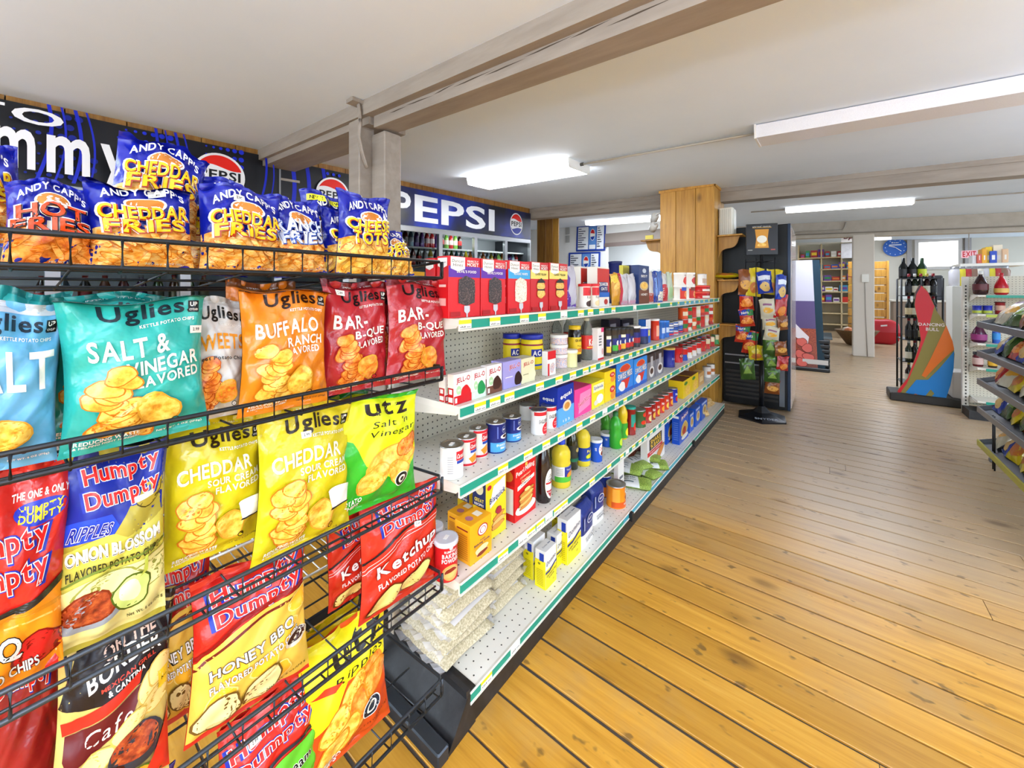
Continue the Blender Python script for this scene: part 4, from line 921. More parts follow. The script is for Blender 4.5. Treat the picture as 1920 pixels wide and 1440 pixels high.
KET = [('R', 0, 0.93, 1, 0.955, '#b81a16')] + dumpty_logo(0.56, 0.80, 0.72, 0.24, 0.14) + [arcband(0.48, 0.72, 0.022, '#1c1a20', 0.06), arcband(0.43, 0.68, 0.006, '#f4c8c0', 0.07), arcband(0.40, 0.65, 0.006, '#f4c8c0', 0.07), ('T', 'Ketchup', 0.52, 0.44, 0.80, 0.135, WT, {'out': '#8a1414', 'rot': 0.20, 'shear': 0.1}), ('T', 'Ketchup', 0.52, 0.44, 0.80, 0.135, WT, {'rot': 0.20, 'shear': 0.1}), ('T', 'FLAVORED POTATO CHIPS', 0.54, 0.33, 0.80, 0.05, '#f3ded8', {'rot': 0.20}), ('B', 0.26, 0.13, 0.20, 0.09, 0.3, 3, '#eed07a', '#6a3a14'), ('B', 0.62, 0.20, 0.20, 0.09, 0.4, 4, '#eed07a', '#6a3a14')]
OTB = [('P', [(0.0, 0.62), (0.16, 0.94), (1.0, 0.94), (1.0, 0.58)], '#1c1416'), ('T', 'ON THE', 0.58, 0.845, 0.46, 0.07, '#d9b8a8', {'rot': 0.14}), ('T', 'BORDER', 0.54, 0.755, 0.66, 0.085, WT, {'rot': 0.14, 'arc': 0.03}), ('T', 'MEXICAN GRILL', 0.58, 0.69, 0.5, 0.022, '#d04030', {'rot': 0.14}), ('T', '& CANTINA', 0.56, 0.655, 0.34, 0.03, WT, {'rot': 0.14}), ('P', [(0.04, 0.50), (0.68, 0.60), (0.70, 0.66), (0.02, 0.56)], '#c02a1c'), ('P', [(0.05, 0.40), (0.10, 0.34), (0.60, 0.46), (0.74, 0.60), (0.06, 0.50)], '#5c1418'), ('T', 'Cafe', 0.42, 0.475, 0.42, 0.085, '#e9dcd0', {'rot': 0.16, 'shear': 0.25, 'wgt': 0})]
OTB += [('B', x, y, 0.18, 0.06, r, i, '#e8cf84', '#c9a44a') for i, (x, y, r) in enumerate(((0.80, 0.56, 0.8), (0.86, 0.48, 0.3), (0.6, 0.42, 0.4), (0.3, 0.33, 0.6), (0.2, 0.26, -0.3), (0.9, 0.62, 1.0)))]
OTB += [('P', [(0.86, 0.60), (1.0, 0.62), (1.0, 0.52), (0.88, 0.50)], '#e8c22a'), ('T', 'NO', 0.94, 0.555, 0.07, 0.02, '#3a2a08'), ('E', 0.68, 0.30, 0.26, 0.115, '#33333a'), ('E', 0.66, 0.325, 0.22, 0.085, 'meat'), ('B', 0.36, 0.20, 0.20, 0.085, 0.4, 3, 'meat', '#3c120a'), ('P', [(0.42, 0.14), (0.56, 0.19), (0.55, 0.09), (0.44, 0.06)], '#1c1a1c'), ('T', 'BORDER', 0.49, 0.125, 0.1, 0.02, WT, {'rot': 0.2}), ('B', 0.68, 0.12, 0.13, 0.06, 0.3, 4, '#d9a02a', '#4a7a1c'), ('P', [(0.70, 0.05), (1.0, 0.05), (1.0, 0.40), (0.86, 0.22)], '#d8301e'), ('T', 'CHIPS', 0.85, 0.07, 0.16, 0.03, '#3a1008', {'rot': 0.3})]
URP = [('R', 0, 0.60, 1, 0.955, '#e3d81c'), ('T', 'utz', 0.62, 0.83, 0.62, 0.17, '#17130c', {'rot': 0.06}), ('T', 'Ripples', 0.62, 0.66, 0.62, 0.085, '#17130c', {'wgt': 0, 'shear': 0.3, 'rot': 0.1}), ('P', [(0.30, 0.60), (0.05, 0.62), (0.2, 0.66), (0.4, 0.64)], '#cc3a1c'), ('P', [(0.0, 0.60), (0.45, 0.60), (0.3, 0.45), (0.0, 0.30)], '#e3d81c')]
URP += [('B', x, y, 0.20, 0.10, r, 40 + i, 'chip' if i % 3 else 'chipo', '#d0801c') for i, (x, y, r) in enumerate(((0.72, 0.55, 0.5), (0.50, 0.48, 0.9), (0.30, 0.34, 1.0), (0.55, 0.34, 1.1), (0.40, 0.22, 1.0), (0.28, 0.15, 0.9), (0.8, 0.48, 0.6)))]
URP += [('E', 0.72, 0.27, 0.13, 0.072, '#efece4'), ('E', 0.72, 0.27, 0.118, 0.065, '#1a2434'), ('E', 0.72, 0.27, 0.075, 0.042, '#e9e6d6'), ('E', 0.72, 0.27, 0.05, 0.028, '#26303c'), ('T', 'NET WT 7.75 OZ (219.7g)', 0.70, 0.14, 0.5, 0.022, '#4a1608', {'rot': 0.16}), ('T', 'POTATO', 0.25, 0.075, 0.28, 0.045, WT), ('T', 'CHIPS', 0.25, 0.045, 0.22, 0.032, WT)]
bag('dark red bag mostly hidden behind the tortilla chips', -40, 120, 1130, ROW[3], '#9c1a1c', dumpty_logo(0.5, 0.7, 0.7, 0.25, 0.1), -1.06, 0.14, 0.0, seed=60)
bag('black topped tortilla chip bag with salsa bowl picture', 82, 320, 1085, ROW[3] - 0.02, '#d9bf6a', OTB, -0.97, 0.16, 0.06, seed=61, D=0.08, H=0.33, seal='#2a1a14')
bag('red chip bag standing behind the honey barbecue bag', 262, 400, 1040, ROW[3], '#d8281e', HON, -1.05, 0.10, 0.02, seed=62)
bag('red and yellow honey barbecue chip bag', 358, 585, 1030, ROW[3] - 0.01, '#d8281e', HON, -0.965, 0.15, 0.05, seed=63, D=0.08, H=0.30, seal='#e03a2c')
bag('red ketchup chip bag half hidden behind its twin', 622, 738, 962, ROW[3] + 0.012, '#d8301e', KET, -1.055, 0.10, 0.02, seed=64, D=0.055)
bag('red ketchup chip bag at the right end of the fourth row', 682, 828, 925, ROW[3] - 0.004, '#d8301e', KET, -0.955, 0.08, 0.06, seed=65, D=0.07, sticker=(0.62, 0.68, 0.3))
# ---- bottom row
bag('green chip bag in the bottom left corner of the photo', -160, 70, 1330, ROW[4], '#3f9a2a', [('B', 0.6, 0.3, 0.3, 0.2, 0.3, 3, '#d9c98a', '#7a6a3a'), ('B', 0.3, 0.5, 0.2, 0.15, 0.3, 5, '#2c7a20', None)], -0.97, 0.15, 0.0, seed=70, H=0.27)
bag('purple and blue bag low behind the tortilla chips', 70, 330, 1385, ROW[4], '#3a2470', [('T', 'BAKED', 0.7, 0.6, 0.5, 0.12, WT), fill_below(0.4, 0.5, 0.05, '#c8281e')], -1.04, 0.15, 0.03, seed=71, H=0.22)
bag('red chip bag with white and blue lettering, bottom row', 420, 605, 1230, ROW[4], '#d8281e', dumpty_logo(0.5, 0.74, 0.84, 0.28, 0.14) + [fill_below(0.40, 0.55, 0.03, '#5fb62e'), arcband(0.42, 0.57, 0.03, '#26262c', 0.03), ('T', 'Sour Cream', 0.55, 0.36, 0.7, 0.08, '#141414', {'out': WT, 'rot': 0.14})], -0.965, 0.16, 0.03, seed=72, H=0.27, sticker=(0.30, 0.80, 0.1))
bag('yellow rippled chip bag behind the orange and yellow one', 540, 690, 1060, ROW[4], '#e3d81c', URP, -1.06, 0.10, -0.02, seed=73, D=0.06, H=0.29)
bag('yellow and orange rippled chip bag in the bottom row', 572, 738, 1100, ROW[4] + 0.004, '#e2521a', URP, -0.965, 0.15, 0.04, seed=74, D=0.075, H=0.31, seal='#e3d81c')
# ================================================================== GROCERIES ON THE SHELVES
LVN = {'top': 'top shelf', 'second': 'second shelf', 'third': 'third shelf', 'fourth': 'fourth shelf', 'bottom': 'bottom shelf'}
GROUP = {k: 'groceries on the ' + v for k, v in LVN.items()}
CNT = {k: 0 for k in SH}
def where(lv):
    CNT[lv] += 1; return '%s from left on %s' % (ordn(CNT[lv]), LVN[lv])
def span(pxl, pxr, X): a, c = Yat(pxl, X), Yat(pxr, X); return (a + c) / 2, c - a
def hgt(lv, ytop, X, Y, zadd=0.0): return Zat(ytop, X, Y) - SH[lv] - zadd
def finish(o, desc, cat, lv, X, Y, rz=0.0, zadd=0.0, lab=None):
    o.location = (X, Y, SH[lv] + 0.0005 + zadd); o.rotation_euler = (0, 0, pi / 2 + rz)
    tag(o, lab or (desc + ', ' + where(lv)), cat, GROUP[lv]); return o
def cyl(lv, pxl, pxr, dx, R=None):
    """axis position and radius of an upright round thing from its image columns"""
    t = ((pxl + pxr) / 2 - 960) / FPX; r = R or 0.03
    for _ in range(5):
        Xc = GX - dx - r; Y = Yat((pxl + pxr) / 2, Xc)
        if R is None:
            r = (pxr - pxl) * Dof(Xc, Y) / (FPX * 2 * sqrt(1 + t * t)); wp = pxr - pxl
            rs = (Yat(pxr, Xc) - Yat(pxl, Xc)) / 2 * 0.97               # cans that stand shoulder to shoulder
            if wp < 9.5: r = min(rs, 0.04)
            elif wp < 18: r = min(sqrt(r * rs), 0.05)
    return Xc, Y, r
def carton(lv, desc, pxl, pxr, ytop, base, front=(), side=(), dx=0.03, D=0.05, top=None, rz=0.0, sidec=None, H=None, zadd=0.0, W=None, lab=None, cat='box', name='carton', sh=None):
    X = GX - dx; Y, w = span(pxl, pxr, X); w = W or w; H = H or hgt(lv, ytop, X, Y, zadd)
    b = MB(); b.bbox(-w / 2, w / 2, 0, D, 0, H, MC(base), 0.0012)
    if sidec: b.box(-w / 2 - 0.0004, -w / 2 + 0.002, 0.0015, D - 0.0015, 0.0015, H - 0.0015, MC(sidec))
    if top: b.box(-w / 2 + 0.001, w / 2 - 0.001, 0.001, D - 0.001, H - 0.003, H + 0.0004, MC(top))
    o = finish(b.build(name), desc, cat, lv, X, Y, rz, zadd, lab)
    if front:
        p = Print(w, H, lambda u, v, off: (u - w / 2, -off, v), 0, 0.0004, 0.00025); p.draw(front); p.build('front_print', o)
    if side:
        p = Print(D, H, lambda u, v, off: (-w / 2 - 0.0004 - off, D - u, v), 0, 0.0004, 0.00025); p.draw(side); p.build('side_print', o)
    if sh:
        p = Print(w, D, lambda u, v, off: (u - w / 2, v, H + 0.0004 + off), 0, 0.0004, 0.0003); p.draw(sh); p.build('top_print', o)
    return o
STEEL = M('#b8babd', 0.28, 0.95)
def can(lv, desc, pxl, pxr, ytop, base, front=(), dx=0.05, H=None, lid=None, zadd=0.0, lab=None, plastic=None, sticker=False, R=None, n=28, cat='can', name='food_can', turn=0.0):
    X, Y, R = cyl(lv, pxl, pxr, dx, R); H = H or hgt(lv, ytop, X, Y, zadd)
    b = MB(); e = R * 1.03
    b.lathe([(R * 0.96, 0), (e, 0.001), (e, 0.004), (R, 0.006), (R, H - 0.006), (e, H - 0.004), (e, H), (R * 0.95, H), (R * 0.94, H - 0.003)], MC(base), n)
    o = finish(b.build(name), desc, cat, lv, X, Y, 0, zadd, lab)
    b = MB()
    if plastic: b.lathe([(e + 0.0012, H - 0.012), (e + 0.0018, H - 0.002), (e, H + 0.002), (R * 0.9, H + 0.0015), (0.0005, H + 0.001)], MC(plastic), n)
    else:
        b.lathe([(e + 0.0003, H - 0.0035), (e + 0.0006, H + 0.0004), (R * 0.95, H + 0.0005), (R * 0.93, H - 0.0025), (R * 0.72, H - 0.0025), (R * 0.70, H - 0.0018), (R * 0.5, H - 0.0022), (0.0005, H - 0.0022)], MC(lid) if lid else STEEL, n)
    b.build('lid', o)
    if front:
        p = Print(R * 2.6, H, lambda u, v, off: ((R + off) * sin((u - R * 1.3) / R + turn), -(R + off) * cos((u - R * 1.3) / R + turn), v), 0.006, 0.0004, 0.00022); p.draw(front); p.build('label_print', o)
    if sticker:
        b = MB(); b.box(-0.011, 0.011, -0.006, 0.006, H - 0.002, H + 0.0006 if not plastic else H + 0.002, M('#eceae4', 0.5)); b.build('price_sticker', o, None, 0.4)
    return o
def lathe_item(lv, desc, pxl, pxr, ytop, prof, parts, front=(), dx=0.05, H=None, cat='bottle', name='bottle', lab=None, zadd=0.0, R=None, lz=(0.1, 0.6), mat=None, turn=0.0):
    """prof and parts are in units of radius and height: parts = [(name, profile, colour material)]"""
    X, Y, R = cyl(lv, pxl, pxr, dx, R); H = H or hgt(lv, ytop, X, Y, zadd)
    b = MB(); b.lathe([(r * R, z * H) for r, z in prof], mat, 24); o = finish(b.build(name), desc, cat, lv, X, Y, 0, zadd, lab)
    for nm, pr, m in parts:
        b = MB(); b.lathe([(r * R, z * H) for r, z in pr], m, 24, cap=(nm in ('cap', 'lid'))); b.build(nm, o)
    if front:
        z0, z1 = lz; hh = (z1 - z0) * H
        p = Print(R * 2.6, hh, lambda u, v, off: ((R + 0.0012 + off) * sin((u - R * 1.3) / R + turn), -(R + 0.0012 + off) * cos((u - R * 1.3) / R + turn), z0 * H + v), 0.006, 0.0005, 0.00022); p.draw(front); p.build('label_print', o)
    return o
def T_(t, cx, cy, w, h, c, **k): return ('T', t, cx, cy, w, h, c, k)
RD = '#cf1c22'
# ---------------------------------------------------------------- top shelf
def cake(band, txt, pic, bc):
    d = [('R', 0, 0.66, 1, 0.84, bc), ('P', [(0.06, 0.99), (0.06, 0.80), (0.28, 0.755), (0.50, 0.80), (0.50, 0.99)], WT), T_('Duncan', 0.28, 0.925, 0.36, 0.05, '#2a2a2a', wgt=0, shear=0.2), T_('Hines', 0.28, 0.86, 0.30, 0.05, '#2a2a2a', wgt=0, shear=0.2),
         T_('PERFECTLY', 0.75, 0.93, 0.36, 0.035, WT), T_('MOIST', 0.75, 0.875, 0.38, 0.06, WT), T_(txt, 0.55, 0.755, 0.62, 0.045, WT if bc != '#e6d46a' else '#4a3a10')]
    if pic == 'cakeye': d += [('B', 0.55, 0.53, 0.22, 0.11, 0, 3, pic, '#b9782a'), ('B', 0.55, 0.36, 0.22, 0.10, 0, 4, pic, '#b9782a'), ('R', 0.35, 0.425, 0.76, 0.455, '#2a1a16'), ('P', [(0.33, 0.60), (0.55, 0.68), (0.78, 0.61), (0.76, 0.585), (0.35, 0.58)], '#241614')]
    else: d += [('P', [(0.30, 0.62), (0.52, 0.69), (0.80, 0.62), (0.82, 0.46), (0.80, 0.24), (0.55, 0.19), (0.29, 0.24), (0.28, 0.44)], pic), ('P', [(0.64, 0.665), (0.80, 0.62), (0.82, 0.46), (0.80, 0.24), (0.64, 0.21)], 'cakedk' if pic == 'cakedk' else pic)]
    d += [('P', [(0.46, 0.19), (0.64, 0.19), (0.64, 0.10), (0.57, 0.06), (0.57, 0.0), (0.53, 0.0), (0.53, 0.06), (0.46, 0.10)], '#c9c9cc'), ('R', 0.04, 0.03, 0.34, 0.10, '#a81418')]
    return d
SIDE = [('P', [(0.1, 0.97), (0.1, 0.84), (0.5, 0.80), (0.9, 0.84), (0.9, 0.97)], WT), T_('Duncan', 0.5, 0.90, 0.6, 0.03, '#333333', wgt=0), ('R', 0.2, 0.5, 0.8, 0.54, '#f0c8c0'), ('R', 0.2, 0.2, 0.8, 0.32, '#e8a8a0')]
carton('top', 'red cake mix box with purple band', 841, 900, 482, RD, cake(0, "DEVIL'S FOOD", 'cakedk', '#5a2a9c'), SIDE, 0.035, 0.055)
carton('top', 'red cake mix box with purple band', 902, 948, 487, RD, cake(0, "DEVIL'S FOOD", 'cakedk', '#5a2a9c'), SIDE, 0.035, 0.055)
carton('top', 'red cake mix box with blue band', 953, 994, 490, RD, cake(0, 'CLASSIC WHITE', 'cakewh', '#3aa0d8'), SIDE, 0.035, 0.055)
carton('top', 'red cake mix box with yellow band', 995, 1028, 492, '#c01a20', cake(0, 'CLASSIC YELLOW', 'cakeye', '#e6d46a'), SIDE, 0.035, 0.055)
carton('top', 'red cake mix box with yellow band', 1030, 1064, 494, '#c01a20', cake(0, 'CLASSIC YELLOW', 'cakeye', '#e6d46a'), SIDE, 0.035, 0.055)
carton('top', '', 815, 870, 486, RD, (), SIDE, 0.10, 0.05, lab='red cake mix box standing behind the front cake mixes')
def pouch(lv, desc, pxl, pxr, ytop, base, specs, dx=0.05, D=0.03, lean=0.05, lab=None, H=None, seal=None, rough=0.25, cat='pouch', zadd=0.0, flat=False):
    X = GX - dx; Y, w = span(pxl, pxr, X); H = H or hgt(lv, ytop, X, Y, zadd); shp = BagShape(w * 1.02, H, D, 500 + len(bpy.data.objects), 1, 0.45)
    o = put('food_pouch', shp.body(base, 14, 18, name='food_pouch', rough=rough)); tag(o, lab or (desc + ', ' + where(lv)), cat, GROUP[lv]); o.location = (X - D / 2, Y, SH[lv] + zadd + 0.0005)
    o.rotation_euler = (Matrix.Rotation(pi / 2, 4, 'Z') @ Matrix.Rotation(-lean, 4, 'X')).to_euler()
    if specs:
        p = Print(w, H, lambda u, v, off: shp.pt(u / w, v / H, 1, off), 0.02, 0.0005, 0.0002); p.draw(specs); p.build('pouch_print', o)
    if seal: put('crimped_seal', shp.strip(0.95, 1.0, seal, 'crimped_seal'), o)
    return o
pouch('top', 'purple and silver foil baking pouch', 1065, 1088, 497, '#c8c6d4', [('P', [(0, 0.03), (0.5, 0.03), (0.15, 0.4), (0.3, 0.7), (0, 0.95)], '#5a2f96'), ('P', [(0.3, 0.03), (1, 0.03), (1, 0.12)], '#6a3aa6')], 0.05, 0.05)
def frost(c): return [('R', 0, 0.52, 1, 0.86, RD), T_('Rich &', 0.5, 0.45, 0.5, 0.12, '#2a1a14', wgt=0), ('B', 0.5, 0.2, 0.3, 0.14, 0.3, 4, c, None), ('E', 0.5, 0.68, 0.16, 0.10, '#b01218')]
can('top', 'red lidded frosting tub', 1088, 1104, 533, '#ece6da', frost('#3a1c12'), 0.02, plastic=RD, name='frosting_tub', cat='tub')
can('top', 'red lidded frosting tub', 1105, 1120, 533, '#ece6da', frost('#e8cf9a'), 0.02, plastic=RD, name='frosting_tub', cat='tub')
def oats(): return [('R', 0, 0.0, 1, 0.30, '#e8e4da'), ('R', 0, 0.24, 1, 0.36, '#1f62b8'), ('R', 0, 0.36, 1, 0.96, '#c0281e'), ('P', [(0.1, 0.36), (0.9, 0.36), (0.8, 0.62), (0.2, 0.62)], '#1c2c6a'), T_('QUAKER', 0.5, 0.56, 0.8, 0.10, WT), T_('OATS', 0.55, 0.45, 0.5, 0.08, WT), ('E', 0.7, 0.12, 0.16, 0.07, '#b03028')]
carton('top', '', 1089, 1117, 501, '#e4dfd2', oats(), (), 0.13, 0.06, lab='white and red oats box behind the two frosting tubs')
carton('top', 'red, white and blue oats box', 1120, 1142, 501, '#e4dfd2', oats(), (), 0.04, 0.06)
can('top', '', 1141, 1166, 491, '#16215e', [('R', 0.3, 0.3, 0.7, 0.7, '#2a3a90')], 0.16, lab='tall dark blue canister at the back of the top shelf', plastic='#121a50', cat='canister', name='canister')
pouch('top', 'orange and yellow pancake pouch', 1153, 1168, 512, '#d99a1c', [('R', 0, 0.7, 1, 0.95, '#e8c84a'), ('B', 0.5, 0.6, 0.4, 0.12, 0.2, 3, 'chip', None)], 0.04, 0.04)
carton('top', '', 1168, 1180, 498, '#e3d44a', [T_('RICE', 0.5, 0.6, 0.7, 0.2, '#3a3a2a')], (), 0.14, 0.04, lab='small yellow box peeking out behind two silver pouches')
pouch('top', 'silver pouch with red edge', 1168, 1183, 514, '#cfcdd2', [('R', 0, 0.0, 0.14, 1, '#a8182a'), ('R', 0, 0, 1, 0.14, '#c890a0')], 0.03, 0.04)
pouch('top', 'silver pouch with pink foot', 1184, 1197, 514, '#d2d0d6', [('R', 0, 0, 1, 0.14, '#c890a0')], 0.03, 0.04)
carton('top', '', 1182, 1197, 498, '#1a2560', [('E', 0.5, 0.75, 0.2, 0.08, WT), T_('SUGAR', 0.5, 0.5, 0.8, 0.1, WT)], (), 0.14, 0.05, lab='navy blue box behind the silver pouches on top shelf')
carton('top', 'navy and brown cereal box with bowl picture', 1198, 1217, 498, '#24386c', [('R', 0, 0, 1, 0.36, '#6a3a24'), ('E', 0.5, 0.46, 0.42, 0.12, '#c9b48a'), ('E', 0.5, 0.47, 0.34, 0.085, 'chip'), ('E', 0.5, 0.86, 0.18, 0.06, '#c8d0dc'), T_('BEST', 0.5, 0.72, 0.6, 0.06, WT), T_('HONEY', 0.5, 0.24, 0.6, 0.06, WT)], (), 0.03, 0.05)
for nm, a, c, yt, col, fr in (('white and red mix pouch', 1218, 1229, 508, '#d8d4d0', [('R', 0, 0.02, 1, 0.3, '#a83a2a')]), ('dark blue biscuit mix pouch', 1229, 1237, 509, '#1c3c9c', [('R', 0.2, 0.2, 0.6, 0.8, '#6f96d8')]), ('blue and cream mix pouch', 1238, 1246, 509, '#3a66b8', [('R', 0, 0.05, 1, 0.35, '#e6ddc8')]),
                             ('red sauce mix pouch', 1247, 1255, 512, '#d8d6d2', [('R', 0, 0.02, 1, 0.6, '#b8242a')]), ('pale green soup pouch', 1256, 1265, 511, '#c8d6bc', [('R', 0.1, 0.1, 0.9, 0.5, '#9fc08a')])):
    pouch('top', nm, a, c, yt, col, fr, 0.03, 0.03)
for i, (a, c, col, fr) in enumerate(((1267, 1283, '#ece8e2', '#d2301e'), (1284, 1300, '#f0ece6', '#c02420'))):
    can('top', 'white noodle cup over printed cup', a, c, 536, '#e6e2da', [('R', 0, 0.1, 1, 0.8, fr), ('E', 0.5, 0.4, 0.2, 0.25, 'chipo'), ('R', 0.1, 0.66, 0.6, 0.9, '#2a4ab0' if i == 0 else '#7a3018')], 0.03, plastic='#f2efe9', cat='cup', name='noodle_cup', n=18)
    can('top', '', a + 0.5, c - 0.5, 512, col, [('B', 0.4, 0.4, 0.2, 0.3, 0, i, fr, None), T_('NOODLES', 0.5, 0.8, 0.4, 0.1, '#8a2a20')], 0.03, zadd=hgt('top', 536, GX - 0.03, Yat((a + c) / 2, GX - 0.03)) + 0.003, lab='white noodle cup stacked on the %s noodle cup' % ('left' if i == 0 else 'right'), plastic='#f6f4ee', cat='cup', name='noodle_cup', n=18)
zb_ = 0
for k, (yt, lab) in enumerate(((548, 'lower red noodle bowl at the right end of top shelf'), (535, 'upper red noodle bowl at the right end of top shelf'))):
    X = GX - 0.03; h_ = hgt('top', yt, X, Yat(1316, X), zb_)
    can('top', '', 1302, 1331, yt, '#c01c1e', [('R', 0, 0.1, 1, 0.45, '#e8e0d4'), ('R', 0.2, 0.45, 0.9, 0.9, '#9c1216')], 0.03, H=h_ - 0.002, zadd=zb_, lab=lab, plastic='#d84038', cat='bowl', name='noodle_bowl'); zb_ += h_ + 0.003
bX, bY, bR = cyl('top', 1302, 1331, 0.03)
for i, dy in enumerate((-0.037, 0.037)):
    o = can('top', '', 1309, 1319, 514, '#ece8e4', [('R', 0.1, 0.2, 0.9, 0.6, '#c8a890')], 0.05, zadd=zb_, R=0.035, H=hgt('top', 514, bX, bY, zb_), lab='white soup can on the red noodle bowls, ' + ('left of two' if i == 0 else 'right of two'), n=16); o.location.x = bX; o.location.y = bY + dy
# ---------------------------------------------------------------- second shelf
def jello(c1, c2, pic):
    return [('R', 0, 0, 1, 0.28, c2), T_('JELL-O', 0.52, 0.78, 0.78, 0.22, '#b01a2a', rot=0.06), ('B', 0.66, 0.34, 0.26, 0.26, 0.2, 3, pic, None), ('E', 0.26, 0.46, 0.14, 0.15, '#a9cfa0'), T_('30%', 0.26, 0.46, 0.16, 0.07, WT), ('R', 0.05, 0.06, 0.16, 0.22, '#f0e8e4')]
JS = [('R', 0, 0.55, 1, 1, '#e9e4e0'), ('R', 0.25, 0.34, 0.75, 0.5, '#f0e6e2'), ('R', 0.15, 0.08, 0.85, 0.24, '#f0e6e2')]
carton('second', 'white and red gelatin box', 851, 884, 700, '#efeae6', jello(0, '#c4141e', '#c4141e'), JS, 0.02, 0.028, sidec='#b8121c')
carton('second', '', 834, 862, 704, '#efeae6', jello(0, '#c4141e', '#c4141e'), JS, 0.065, 0.028, lab='red gelatin box tucked behind the first gelatin box', sidec='#b8121c')
carton('second', 'white and green gelatin box', 885, 911, 692, '#efeae6', jello(0, '#cfe6cc', '#1f8a4a'), JS, 0.02, 0.028)
carton('second', 'white and brown pudding box', 913, 941, 684, '#ece6e2', jello(0, '#6a4030', '#3a1c14'), JS, 0.02, 0.028, sidec='#5a2c24')
carton('second', 'lavender pudding box', 944, 977, 676, '#9a94cc', [T_('JELL-O', 0.62, 0.76, 0.62, 0.2, '#b01a2a', rot=0.06, out='#f0eef8'), ('B', 0.82, 0.28, 0.2, 0.28, 0.2, 3, '#2a1614', None), ('R', 0.1, 0.4, 0.5, 0.43, '#e8e6f4')], (), 0.02, 0.06)
carton('second', 'pale cream pudding box', 978, 1003, 671, '#d9d5b0', [T_('JELL-O', 0.5, 0.76, 0.74, 0.18, '#b01a2a', rot=0.06), ('B', 0.78, 0.3, 0.24, 0.24, 0.2, 3, '#eee6b8', None), ('R', 0.1, 0.34, 0.5, 0.37, '#8a8660')], (), 0.02, 0.06)
JAR = [(0.97, 0), (1, 0.02), (1, 0.74), (0.95, 0.82), (0.9, 0.85)]
for lab, a, c, yt, dx in (('yellow jar with blue lid behind the gelatin boxes, left of two', 943, 976, 625, 0.22), ('yellow jar with blue lid behind the gelatin boxes, right of two', 976, 1018, 626, 0.13)):
    lathe_item('second', '', a, c, yt, JAR, [('lid', [(0.99, 0.86), (1.02, 0.87), (1.02, 0.98), (0.98, 1.0), (0.01, 1.0)], M('#1a2aa0', 0.4)), ('band', [(1.006, 0.68), (1.006, 0.73)], M('#8a1a30', 0.4)), ('foot_band', [(1.006, 0.10), (1.006, 0.15)], M('#1a3aa0', 0.4))],
               [('R', 0.1, 0.0, 0.9, 1.0, '#ecd21c'), ('R', 0.12, 0.40, 0.55, 0.85, '#1c2a8a'), T_('AC', 0.32, 0.62, 0.3, 0.3, WT)] + [('R', 0.6, 0.1 + i * 0.1, 0.86, 0.13 + i * 0.1, '#8a7a20') for i in range(7)], dx, cat='jar', name='plastic_jar', lab=lab, mat=M('#e9cf1a', 0.4), lz=(0.16, 0.66))
carton('second', 'red and white sprinkle packet', 1027, 1042, 658, '#e9e6e2', [('R', 0, 0.66, 1, 1, '#c8202a'), ('R', 0, 0, 0.2, 0.5, '#c8202a'), ('B', 0.55, 0.3, 0.3, 0.2, 0, 2, 'sprink', None)], (), 0.02, 0.03)
X = GX - 0.05; z_ = 0.0
for i, yt in enumerate((669, 650, 631)):
    h_ = hgt('second', yt, X, Yat(1047, X), z_); a, c = 1032, 1064
    can('second', '', a, c, yt, 'sprink', (), 0.05, H=h_ - 0.001, zadd=z_, lab='clear tub of coloured sprinkles, ' + ('bottom', 'middle', 'top')[i] + ' of the stack of three', plastic='#e6e6e2', cat='tub', name='sprinkle_tub'); z_ += h_ + 0.002
can('second', 'small pale yellow candy cup', 1062, 1079, 656, '#d8d49a', (), 0.02, plastic='#e6e4d4', cat='cup', name='candy_cup')
GB_ = M('#c8d0cc', 0.05, trans=0.85, ior=1.2)
lathe_item('second', 'dark molasses jar with yellow lid', 1065, 1090, 610, [(0.95, 0), (1, 0.03), (1, 0.80), (0.86, 0.88), (0.84, 0.90)], [('lid', [(0.88, 0.89), (0.9, 0.9), (0.9, 0.99), (0.01, 1.0)], M('#e0bc1c', 0.4)), ('label', [(1.008, 0.22), (1.008, 0.68)], M('#e6c31c', 0.4))], [T_("GRANDMA'S", 0.5, 0.82, 0.72, 0.16, '#1a1408'), T_('Molasses', 0.5, 0.5, 0.5, 0.12, '#2a1c08', wgt=0), ('E', 0.5, 0.25, 0.3, 0.12, '#c8761c')], 0.07, cat='jar', name='molasses_jar', mat=M('#160c0a', 0.1), lz=(0.22, 0.68))
KP = [(0.9, 0), (1, 0.03), (1, 0.20), (0.93, 0.24), (0.93, 0.62), (0.98, 0.68), (0.8, 0.80), (0.42, 0.90), (0.40, 0.93)]
KPART = [('cap', [(0.44, 0.92), (0.44, 0.985), (0.01, 0.99)], M('#c9c4a8', 0.4)), ('label', [(0.995, 0.26), (0.995, 0.58)], M('#c8241c', 0.4))]
lathe_item('second', 'clear corn syrup bottle with red label', 1088, 1112, 595, KP, KPART, [T_('Karo', 0.5, 0.5, 0.56, 0.5, WT), ('R', 0.1, 0.10, 0.9, 0.18, '#e6b23a')], 0.05, mat=GB_, lz=(0.26, 0.58), name='syrup_bottle')
for lab, a, c, dx in (('clear corn syrup bottle at the back, behind the sprinkle tubs', 1034, 1054, 0.24), ('clear corn syrup bottle at the back, behind the molasses jar', 1056, 1076, 0.24)):
    lathe_item('second', '', a, c, 595, KP, KPART, [T_('Karo', 0.5, 0.5, 0.56, 0.5, WT)], dx, mat=GB_, lab=lab, lz=(0.26, 0.58), name='syrup_bottle')
